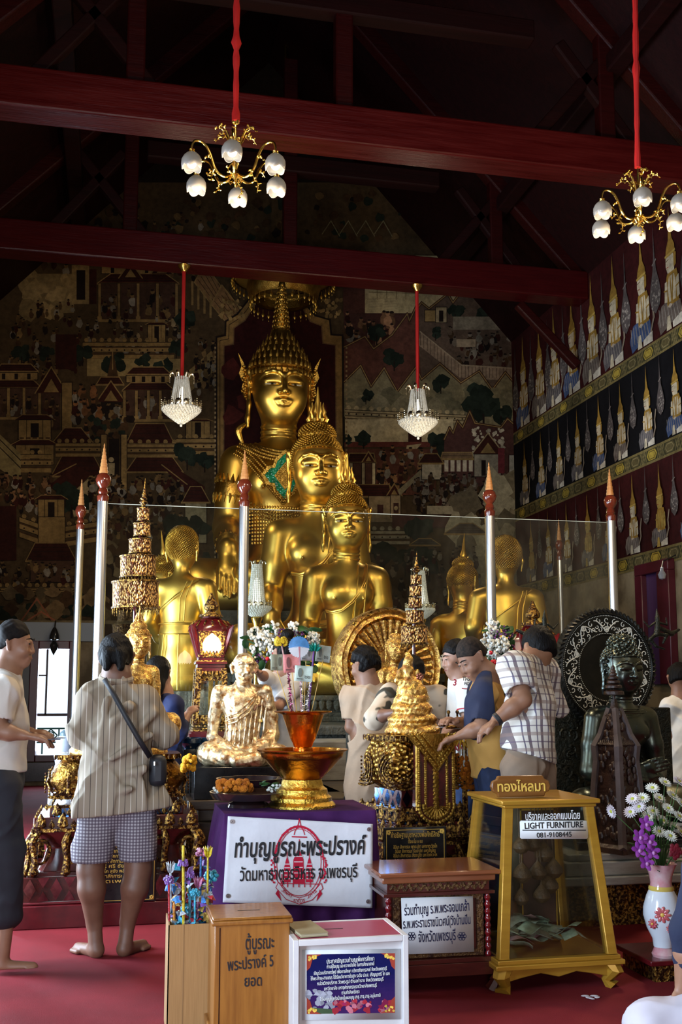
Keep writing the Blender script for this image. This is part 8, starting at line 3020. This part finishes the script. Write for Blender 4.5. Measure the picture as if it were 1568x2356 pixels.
# ---- the man in the striped shirt, seen from behind
Y = 5.72
f = Fig('person in tan pinstriped shirt and checked shorts, barefoot with a strap bag, back turned', dict(
 hd=(267, 1512, Y + .06), nk=(268, 1556, Y + .01), shL=(214, 1607, Y), shR=(330, 1608, Y), elL=(186, 1690, Y + .03), elR=(372, 1690, Y + .04),
 wrL=(232, 1672, Y + .26), wrR=(332, 1660, Y + .28), pel=(270, 1836, Y), hpL=(228, 1866, Y), hpR=(313, 1866, Y), knL=(208, 2000, Y - .02), knR=(318, 2000, Y - .02), anL=(217, 2124, Y), anR=(294, 2120, Y)),
 (.08, .95, -.38), (0, 1, 0), skinB, 1.05, up=(0, 0, 1))
f.body(tr=(.15, .15, .15), feet=((-.62, .8, 0), (.66, .8, 0)), arm=.046, leg=.086, hands=((1, (1, 0, 0)), (1, (-1, 0, 0))))
stripe = woven('pinstriped_cotton', (.31, .245, .175), [((1, .04, 0), .058, .055, (.75, .68, .58, .8), 0), ((1, .04, 0), .058, .06, (.05, .035, .03, .9), .5), ((1, .04, 0), .029, .04, (.25, .2, .16, .6), .25)], bump=.25)
def st_extra(k):
 P_ = lambda x, y, d=0: np.array(W(x, y, Y + d))
 # pulled folds across the back and the flared tail
 for a, b, r in (((205, 1800, -.10), (330, 1768, -.155), .022), ((215, 1690, -.10), (300, 1625, -.13), .014), ((260, 1745, -.17), (345, 1690, -.12), .015), ((228, 1830, -.13), (300, 1815, -.17), .014), ((330, 1850, -.13), (318, 1780, -.16), .018), ((200, 1650, -.04), (240, 1720, -.12), .018), ((215, 1770, -.1), (262, 1660, -.14), .018), ((300, 1700, -.15), (352, 1640, -.08), .016), ((232, 1700, -.13), (246, 1610, -.11), .014), ((250, 1860, -.15), (262, 1800, -.15), .016), ((205, 1860, -.08), (212, 1790, -.08), .02)):
  k.cap(P_(*a), P_(*b), r * .6, r, .03)
 k.cap(P_(215, 1860, -.02), P_(345, 1860, -.02), .10, .12, .06)
f.top(stripe, W(270, 1868, Y).z, tr=(.165, .160, .182), sl=(1.12, 1.12), slr=.070, seed=5, fold=.006, extra=st_extra, hn=(.10, 0, -1))
check = woven('checked_cotton', (.42, .38, .40), [((1, 0, 0), .016, .5, (.07, .045, .07, .75), 0), ((0, 0, 1), .016, .5, (.07, .045, .07, .75), 0)], bump=.1)
f.trousers(check, .80, waist=.1, r=(.155, .094, .09), name='shorts', seed=2)
f.hair(front=.04, back=-.085, extra=lambda k: [k.cap(f.H(x * .03, -.09, -.03), f.H(x * .035, -.10, -.10), .035, .02, .03) for x in (-1, 1)])
b = MB()
pts = [(240, 1562, -.12), (262, 1598, -.17), (290, 1650, -.19), (320, 1702, -.19), (345, 1742, -.16)]
Q_ = [W(x, y, Y + d) for x, y, d in pts]
vs, fs = [], []
for p in Q_:
 vs += [tuple(p + V((-.011, -.004, -.008))), tuple(p + V((.011, -.004, .008)))]
for i in range(len(Q_) - 1):
 fs.append((2 * i, 2 * i + 1, 2 * i + 3, 2 * i + 2))
blk = mat('black_nylon', (.012, .012, .016), rough=.55)
b.add(vs, fs).build('bag_strap', blk, f.t, solid=.006)
p = W(362, 1772, Y - .05)
b = MB().box(tuple(p), (.09, .16, .16), M=None)
o = b.build('shoulder_bag', blk, f.t, bev=.03)
MB().tube([p + V((-.02, -.10, .05)), p + V((-.02, -.105, .03))], .006, 6).build('zip_pull', chrome, o)
b = MB().tube([V(f.J['nk']) + V((.076 * math.cos(a), .070 * math.sin(a) - .008, -.014 + .016 * math.sin(a))) for a in np.linspace(0, 6.28, 25)[:-1]], .017, 8, closed=True)
b.build('collar', stripe, f.t)
# ---- the boy walking in from the left
Y = 5.55
f = Fig('person at the left edge, boy in white t-shirt and dark trousers, walking in profile', dict(
 hd=(34, 1480, Y), nk=(14, 1552, Y), shL=(4, 1592, Y - .16), shR=(10, 1588, Y + .16), elL=(-4, 1682, Y - .2), elR=(30, 1680, Y + .2), wrL=(56, 1692, Y - .2), wrR=(70, 1684, Y + .14),
 pel=(2, 1790, Y), hpL=(0, 1810, Y - .09), hpR=(4, 1810, Y + .09), knL=(12, 1960, Y - .09), knR=(-12, 1960, Y + .09), anL=(16, 2112, Y - .08), anR=(-50, 2096, Y + .1)),
 (.95, -.16, -.12), (1, 0, 0), skinA, 1.0)
f.body(tr=(.115, .105, .12), feet=((1, -.1, 0), (1, -.1, 0)), arm=.039, leg=.075, hands=((1, (0, 0, -1)), (1, (0, 0, -1))))
f.top(mat('white_tshirt', (.66, .60, .54), (.60, .54, .48), sc=4, rough=.85, bump=.15, bsc=12), W(0, 1776, Y).z, tr=(.14, .135, .145), sl=(.62, .62), slr=.066, seed=7)
f.trousers(mat('dark_trousers', (.012, .012, .018), (.018, .018, .026), sc=6, rough=.85), 1.93, r=(.135, .10, .085))
f.hair(hairs, grow=.010, front=.066, fz=.050, n=(.62, -.78), back=-.06)
f.face()
MB().tube([f.J['nk'] + np.array((.062 * math.cos(a) + .01, .062 * math.sin(a), .004 - .02 * math.cos(a))) for a in np.linspace(0, 6.28, 20)[:-1]], .004, 6, closed=True).build('neckband', blk, f.t)
p = f.J['wrL'] + np.array((.14, 0, -.02))
b = MB().box(tuple(p), (.06, .05, .004)).box(tuple(p + np.array((.02, .01, .006))), (.05, .05, .003), rz=.5)
props(b.build('gold_leaf_paper', mat('dark_paper', (.06, .05, .07), rough=.6)), 'small dark papers held in the hand of the boy at the left', 'paper')
# ---- the woman in dark blue
Y = 7.42
f = Fig('person in a dark blue top with long black hair, beyond the striped-shirt man', dict(
 hd=(366, 1548, Y), nk=(374, 1594, Y + .02), shL=(352, 1625, Y + .12), shR=(400, 1622, Y - .12), elL=(385, 1680, Y + .2), elR=(412, 1686, Y - .1), wrL=(420, 1650, Y + .3), wrR=(434, 1644, Y + .08),
 pel=(378, 1775, Y), hpL=(366, 1790, Y + .08), hpR=(388, 1790, Y - .08), knL=(368, 1900, Y + .08), knR=(388, 1900, Y - .08), anL=(368, 2000, Y + .08), anR=(388, 2000, Y - .08)),
 (.5, .85, -.15), (.6, .8, 0), skinC, .97, h=.009)
f.body(tr=(.11, .10, .12), feet=((.6, .8, 0), (.6, .8, 0)), arm=.036, hands=((1, None), (1, None)))
f.top(mat('navy_blouse', (.008, .016, .085), (.006, .011, .055), sc=5, rough=.8), W(378, 1790, Y).z, tr=(.13, .125, .14), sl=(1.35, 1.35), slr=.055, seed=9)
f.trousers(MATS['dark_trousers'], 1.95)
f.hair(front=.05, back=None, extra=lambda k: k.chain([f.H(0, -.05, .0), f.H(0, -.085, -.10), f.H(0, -.09, -.20)], [.075, .08, .06], .03))
# ---- the woman in white by the gold-leaf monk
Y = 7.70
f = Fig('person in white blouse and blue jeans reaching to the gold-leaf monk, hair in a bun', dict(
 hd=(652, 1500, Y), nk=(652, 1548, Y), shL=(626, 1572, Y + .06), shR=(684, 1572, Y - .06), elL=(612, 1560, Y - .16), elR=(640, 1626, Y - .2), wrL=(594, 1548, Y - .30), wrR=(604, 1624, Y - .32),
 pel=(655, 1735, Y), hpL=(640, 1750, Y + .04), hpR=(668, 1750, Y - .04), knL=(640, 1860, Y + .04), knR=(668, 1860, Y - .04), anL=(640, 1800, Y + .04), anR=(668, 1800, Y - .04)),
 (-.55, .8, -.2), (-.5, .85, 0), skinC, .97, h=.009)
for a in ('L', 'R'):
 for j_, z in (('kn', 1.05), ('an', .69)):
  f.J[j_ + a][2] = z if j_ == 'an' else .86
f.lo[2] = .6
f.body(tr=(.11, .10, .12), arm=.037, hands=((1, (0, 0, -1)), (1, (0, 0, -1))), feet=None)
f.top(mat('white_blouse', (.72, .70, .70), (.64, .62, .62), sc=4, rough=.8, bump=.15, bsc=10), W(655, 1742, Y).z, tr=(.135, .13, .15), sl=(1.05, .75), slr=.060, seed=11)
f.trousers(mat('blue_denim', (.03, .06, .16), (.02, .04, .11), sc=20, rough=.85), 1.95)
f.hair(front=.045, back=-.07, extra=lambda k: (k.ell(f.H(.01, -.06, .125), (.05, .05, .042), .02)))
props(MB().box((W(655, 1735, Y).x, Y, .66), (.34, .34, .03)).build('prayer_mat', mat('woven_mat', (.12, .08, .05), rough=.9)), 'thin brown mat under the woman in white on the step', 'mat')
# ---- the youth in the beige t-shirt
Y = 6.86
f = Fig('person in plain beige t-shirt and black trousers, back to us before the great disc', dict(
 hd=(838, 1530, Y), nk=(848, 1574, Y), shL=(810, 1606, Y + .03), shR=(886, 1602, Y - .03), elL=(806, 1674, Y), elR=(900, 1680, Y - .02), wrL=(826, 1690, Y + .24), wrR=(900, 1664, Y + .22),
 pel=(846, 1822, Y), hpL=(826, 1840, Y), hpR=(866, 1840, Y), knL=(826, 1950, Y), knR=(864, 1950, Y), anL=(826, 2050, Y), anR=(864, 2050, Y)),
 (-.62, .74, -.22), (-.15, 1, 0), skinA, .98, h=.008)
f.body(tr=(.12, .11, .125), feet=((-.2, 1, 0), (.2, 1, 0)), arm=.039)
f.top(mat('beige_tshirt', (.50, .36, .25), (.44, .31, .21), sc=4, rough=.85, bump=.2, bsc=11), W(846, 1846, Y).z, tr=(.14, .135, .15), sl=(.62, .62), slr=.064, seed=13, fold=.006)
f.trousers(mat('black_trousers', (.008, .008, .009), (.013, .012, .013), sc=6, rough=.85), 1.95)
f.hair(grow=.022, front=.05, back=-.065, lump=.007)
# ---- the man facing us behind the gold-leaf mound
Y = 6.52
f = Fig('person facing us in beige shirt with dark print sleeves, behind the gold-leaf mound', dict(
 hd=(946, 1552, Y), nk=(946, 1596, Y + .03), shL=(898, 1600, Y), shR=(1004, 1606, Y), elL=(862, 1652, Y - .14), elR=(1010, 1664, Y - .03), wrL=(906, 1640, Y - .27), wrR=(984, 1676, Y - .2),
 pel=(950, 1790, Y + .05), hpL=(930, 1805, Y + .05), hpR=(970, 1805, Y + .05), knL=(930, 1930, Y + .05), knR=(970, 1930, Y + .05), anL=(930, 2040, Y + .05), anR=(970, 2040, Y + .05)),
 (.05, -.85, -.55), (0, -1, 0), skinB, 1.0, h=.008)
f.body(tr=(.13, .12, .13), feet=((0, -1, 0), (0, -1, 0)), arm=.040, hands=((1, (0, 0, -1)), (1, (0, 0, -1))))
f.top(mat('beige_print_shirt', (.52, .40, .29), (.035, .032, .022), sc=7, rough=.8, lo=.56, hi=.60, detail=2), W(950, 1830, Y).z, tr=(.15, .145, .155), sl=(1.15, .75), slr=.070, seed=15)
f.trousers(MATS['black_trousers'], 1.95)
f.hair(front=.058, fz=.045, back=-.05, n=(.6, -.8))
f.face()
# ---- the woman in the white jersey
Y = 6.42
f = Fig('person in white jersey lettered on the sleeve, in profile, between disc and boy', dict(
 hd=(1046, 1512, Y), nk=(1060, 1556, Y), shL=(1064, 1580, Y + .15), shR=(1074, 1586, Y - .15), elL=(1052, 1650, Y + .14), elR=(1074, 1660, Y - .19), wrL=(1034, 1672, Y - .14), wrR=(1040, 1680, Y - .24),
 pel=(1068, 1780, Y), hpL=(1066, 1796, Y + .08), hpR=(1070, 1796, Y - .08), knL=(1066, 1920, Y + .08), knR=(1070, 1920, Y - .08), anL=(1066, 2040, Y + .08), anR=(1072, 2040, Y - .08)),
 (-.92, -.12, -.28), (-1, -.05, 0), skinC, .95, h=.008)
f.body(tr=(.11, .10, .12), feet=((-1, 0, 0), (-1, 0, 0)), arm=.037, hands=((1, None), (1, None)))
jer = mat('white_jersey', (.74, .72, .68), (.68, .66, .62), sc=4, rough=.8, bump=.15, bsc=11)
sh_ = f.top(jer, W(1068, 1800, Y).z, tr=(.135, .13, .145), sl=(.66, .66), slr=.064, seed=17)
f.trousers(MATS['blue_denim'], 1.95)
f.hair(front=.05, fz=.035, back=-.06, n=(.7, -.7), extra=lambda k: k.cap(f.H(0, -.10, .02), f.H(0, -.12, -.10), .03, .018, .02))
f.face()
for tx, px, py, wd, h, m in (('THAI', 1075, 1563, 25, 12, ink), ('FIGHT', 1078, 1574, 22, 10, ink), ('3', 1046, 1571, 8, 20, redp)):
 o = W(px, py, Y - .222 if px > 1060 else Y - .155)
 text_mesh(tx, h * mpp(o), TR(*o) @ RX(PI / 2) @ RZ(-.12), m, 'jersey_lettering', sh_, bold=.03, width=wd * mpp(o)).parent = sh_
MB().tube([W(1062 + 14 * math.cos(a) + 13, 1583 + 2 * math.sin(a), Y - .235) for a in np.linspace(.3, 2.8, 7)], .003, 5).build('red_line', redp, sh_)
p = f.J['shR'] * .34 + f.J['elR'] * .66
MB().lathe([(.066, -.004), (.0675, 0), (.066, .004)], n=24, M=align(p, f.J['elR']), cap=False).build('sleeve_band', redp, sh_)
# ---- the boy in navy and mustard
Y = 5.78
f = Fig('person in navy and mustard raglan t-shirt, cropped hair, head bent over the throne', dict(
 hd=(1084, 1512, Y), nk=(1122, 1556, Y + .02), shL=(1106, 1592, Y + .17), shR=(1118, 1596, Y - .14), elL=(1088, 1668, Y + .12), elR=(1106, 1674, Y - .2), wrL=(1050, 1660, Y + .02), wrR=(1058, 1692, Y - .15),
 pel=(1136, 1776, Y), hpL=(1132, 1794, Y + .08), hpR=(1140, 1794, Y - .08), knL=(1130, 1930, Y + .08), knR=(1140, 1930, Y - .08), anL=(1134, 2110, Y + .08), anR=(1144, 2110, Y - .08)),
 (-.72, -.22, -.62), (-1, .1, 0), skinA, 1.0, up=(-.4, 0, 1), h=.007)
f.body(tr=(.12, .115, .125), feet=((-1, 0, 0), (-1, 0, 0)), arm=.041, hands=((1, (0, 0, -1)), (1, (0, 0, -1))))
mus = mat('mustard_cotton', (.48, .25, .055), (.42, .21, .045), sc=4, rough=.85, bump=.2, bsc=11)
navy = mat('navy_cotton', (.006, .010, .035), (.010, .014, .045), sc=5, rough=.85, bump=.2, bsc=11)
o = f.top(mus, W(1136, 1790, Y).z, tr=(.148, .145, .150), sl=(0, 0), seed=19, fold=.005)
k = f.vol()
for e in 'LR':
 a, b_ = f.J['sh' + e], f.J['el' + e]
 k.chain([f.J['nk'] * .45 + a * .55, a, a + (b_ - a) * .74], [.070, .078, .066], .03)
k.cap(f.J['shR'] + np.array((-.03, .03, -.05)), f.J['shR'] + np.array((-.05, .05, -.19)), .085, .066, .03)
k.rough(.003, 18, 21)
k.folds(.012, 13, 4)
for e in 'LR':
 d = nv(f.J['el' + e] - f.J['sh' + e])
 k.ell(f.J['sh' + e] + (f.J['el' + e] - f.J['sh' + e]) * .74 + d * .092, (.09,) * 3, .004, op='s')
k.cut(np.array(W(1131, 1556, 5.66)), (.93, -.36, .08))
k.ell(f.J['nk'] + np.array((-.01, 0, .045)), (.066, .066, .05), .006, op='s')
k.mesh('raglan_sleeves', navy, o)
f.trousers(mat('dark_denim', (.012, .022, .065), (.008, .014, .04), sc=20, rough=.85), 1.95)
f.hair(mat('shaved_hair', (.010, .008, .007), (.034, .022, .016), sc=60, rough=.8, spec=.15), grow=.006, front=.058, fz=.042, n=(.62, -.78), back=-.055, lump=0)
f.face()
MB().tube([f.J['nk'] + np.array((.066 * math.cos(a) - .01, .066 * math.sin(a), .012 + .035 * math.cos(a))) for a in np.linspace(0, 6.28, 20)[:-1]], .003, 6, closed=True).build('neck_cord', blk, f.t)
MB().box(tuple(f.J['wrL'] + np.array((-.11, -.03, -.03))), (.035, .035, .002)).build('gold_leaf_paper', paper, f.t)
# ---- the man in the plaid shirt
Y = 5.42
f = Fig('person in white plaid short-sleeved shirt and khaki trousers, with a wristband, bending', dict(
 hd=(1238, 1492, Y + .12), nk=(1226, 1522, Y + .08), shL=(1188, 1536, Y - .06), shR=(1252, 1540, Y + .17), elL=(1202, 1610, Y - .17), wrL=(1142, 1656, Y - .15),
 pel=(1214, 1752, Y), hpL=(1200, 1772, Y - .06), hpR=(1232, 1772, Y + .08), knL=(1198, 1920, Y - .08), knR=(1230, 1920, Y + .08), anL=(1200, 2150, Y - .06), anR=(1232, 2140, Y + .08)),
 (-.25, .85, -.5), (-.8, .6, 0), skinA, 1.04, h=.0075)
for a, d in (('knL', -.06), ('knR', .08), ('anL', -.06), ('anR', .08)):
 f.J[a][2] = .47 if a[:2] == 'kn' else .075
f.lo[2] = -.03
f.body(tr=(.135, .13, .135), feet=((-.8, .6, 0), (-.8, .6, 0)), arm=.046, hands=((1, (.2, 0, -1)), (None, None)))
pl = [((1, .15, 0), .075, .22, (.07, .035, .06, .85), 0), ((1, .15, 0), .075, .09, (.04, .03, .10, .85), .34), ((0, .1, 1), .085, .22, (.26, .17, .15, .62), 0), ((0, .1, 1), .085, .08, (.10, .06, .12, .7), .42)]
plaid = woven('plaid_cotton', (.70, .66, .60), pl, bump=.25)
fl_ = np.array(W(1286, 1640, Y + .20))
f.top(plaid, W(1214, 1740, Y).z, tr=(.158, .155, .165), sl=(.62, 0), slr=.080, seed=23, fold=.006, hn=(-.30, 0, -1), extra=lambda k: (k.cap(f.J['shR'] + np.array((0, 0, -.03)), fl_ + np.array((-.05, 0, .08)), .075, .05, .04), k.cap(fl_ + np.array((-.05, 0, .08)), fl_, .05, .028, .03)))
f.trousers(mat('khaki_twill', (.26, .18, .125), (.21, .145, .10), sc=5, rough=.85, bump=.15, bsc=10), 1.95, r=(.140, .100, .085), waist=.04)
f.hair(front=.05, back=-.085)
d = f.J['wrL'] - f.J['elL']
MB().lathe([(.033, -.012), (.036, -.008), (.036, .008), (.033, .012)], n=24, M=align(f.J['wrL'] - d * .03, f.J['wrL'])).build('wristband', blk, f.t)
# ---- at the right edge
Y = 7.62
f = Fig('person in white t-shirt at the right edge, back turned beyond the dark carved panel', dict(
 hd=(1560, 1560, Y), nk=(1566, 1600, Y), shL=(1540, 1626, Y), shR=(1614, 1626, Y), elL=(1526, 1690, Y + .04), elR=(1630, 1690, Y + .04), wrL=(1540, 1700, Y + .24), wrR=(1610, 1700, Y + .24),
 pel=(1574, 1790, Y), hpL=(1556, 1806, Y), hpR=(1592, 1806, Y), knL=(1556, 1910, Y), knR=(1592, 1910, Y), anL=(1556, 2000, Y), anR=(1592, 2000, Y)),
 (.25, .95, -.1), (0, 1, 0), skinA, 1.0, h=.009)
f.body(tr=(.125, .115, .13), feet=((0, 1, 0), (0, 1, 0)))
f.top(MATS['white_jersey'], W(1574, 1800, Y).z, tr=(.15, .145, .155), sl=(.65, .65), slr=.066, seed=27)
f.trousers(MATS['dark_trousers'], 1.95)
f.hair(front=.05)
# ---- kneeling in the lower right corner
Y = 3.35
f = Fig('person kneeling at the lower right corner in navy top and pale trousers', dict(
 hd=(1690, 1890, Y), nk=(1690, 1960, Y), shL=(1622, 2010, Y + .05), shR=(1760, 2010, Y), elL=(1582, 2140, Y + .08), elR=(1790, 2150, Y), wrL=(1570, 2270, Y + .1), wrR=(1700, 2280, Y + .2),
 pel=(1690, 2330, Y), hpL=(1660, 2340, Y + .05), hpR=(1730, 2340, Y), knL=(1500, 2362, Y + .10), knR=(1640, 2560, Y + .1), anL=(1530, 2560, Y + .08), anR=(1800, 2570, Y)),
 (-.9, .4, -.3), (-.9, .4, 0), skinA, 1.0, h=.0085)
f.J['anL'][2] = .075
f.J['knR'][2] = .10
f.J['anR'][2] = .06
f.lo[2] = -.03
f.body(feet=((-1, .2, 0), (1, -.2, 0)))
f.top(navy, W(1690, 2330, Y).z - .05, sl=(1.5, 1.5), slr=.062, seed=29)
f.trousers(mat('pale_trousers', (.55, .50, .56), (.48, .44, .50), sc=5, rough=.8), 1.85)
f.hair(front=.05)
for _o in [q for q in bpy.data.objects if not q.users_collection]:
 bpy.data.objects.remove(_o)
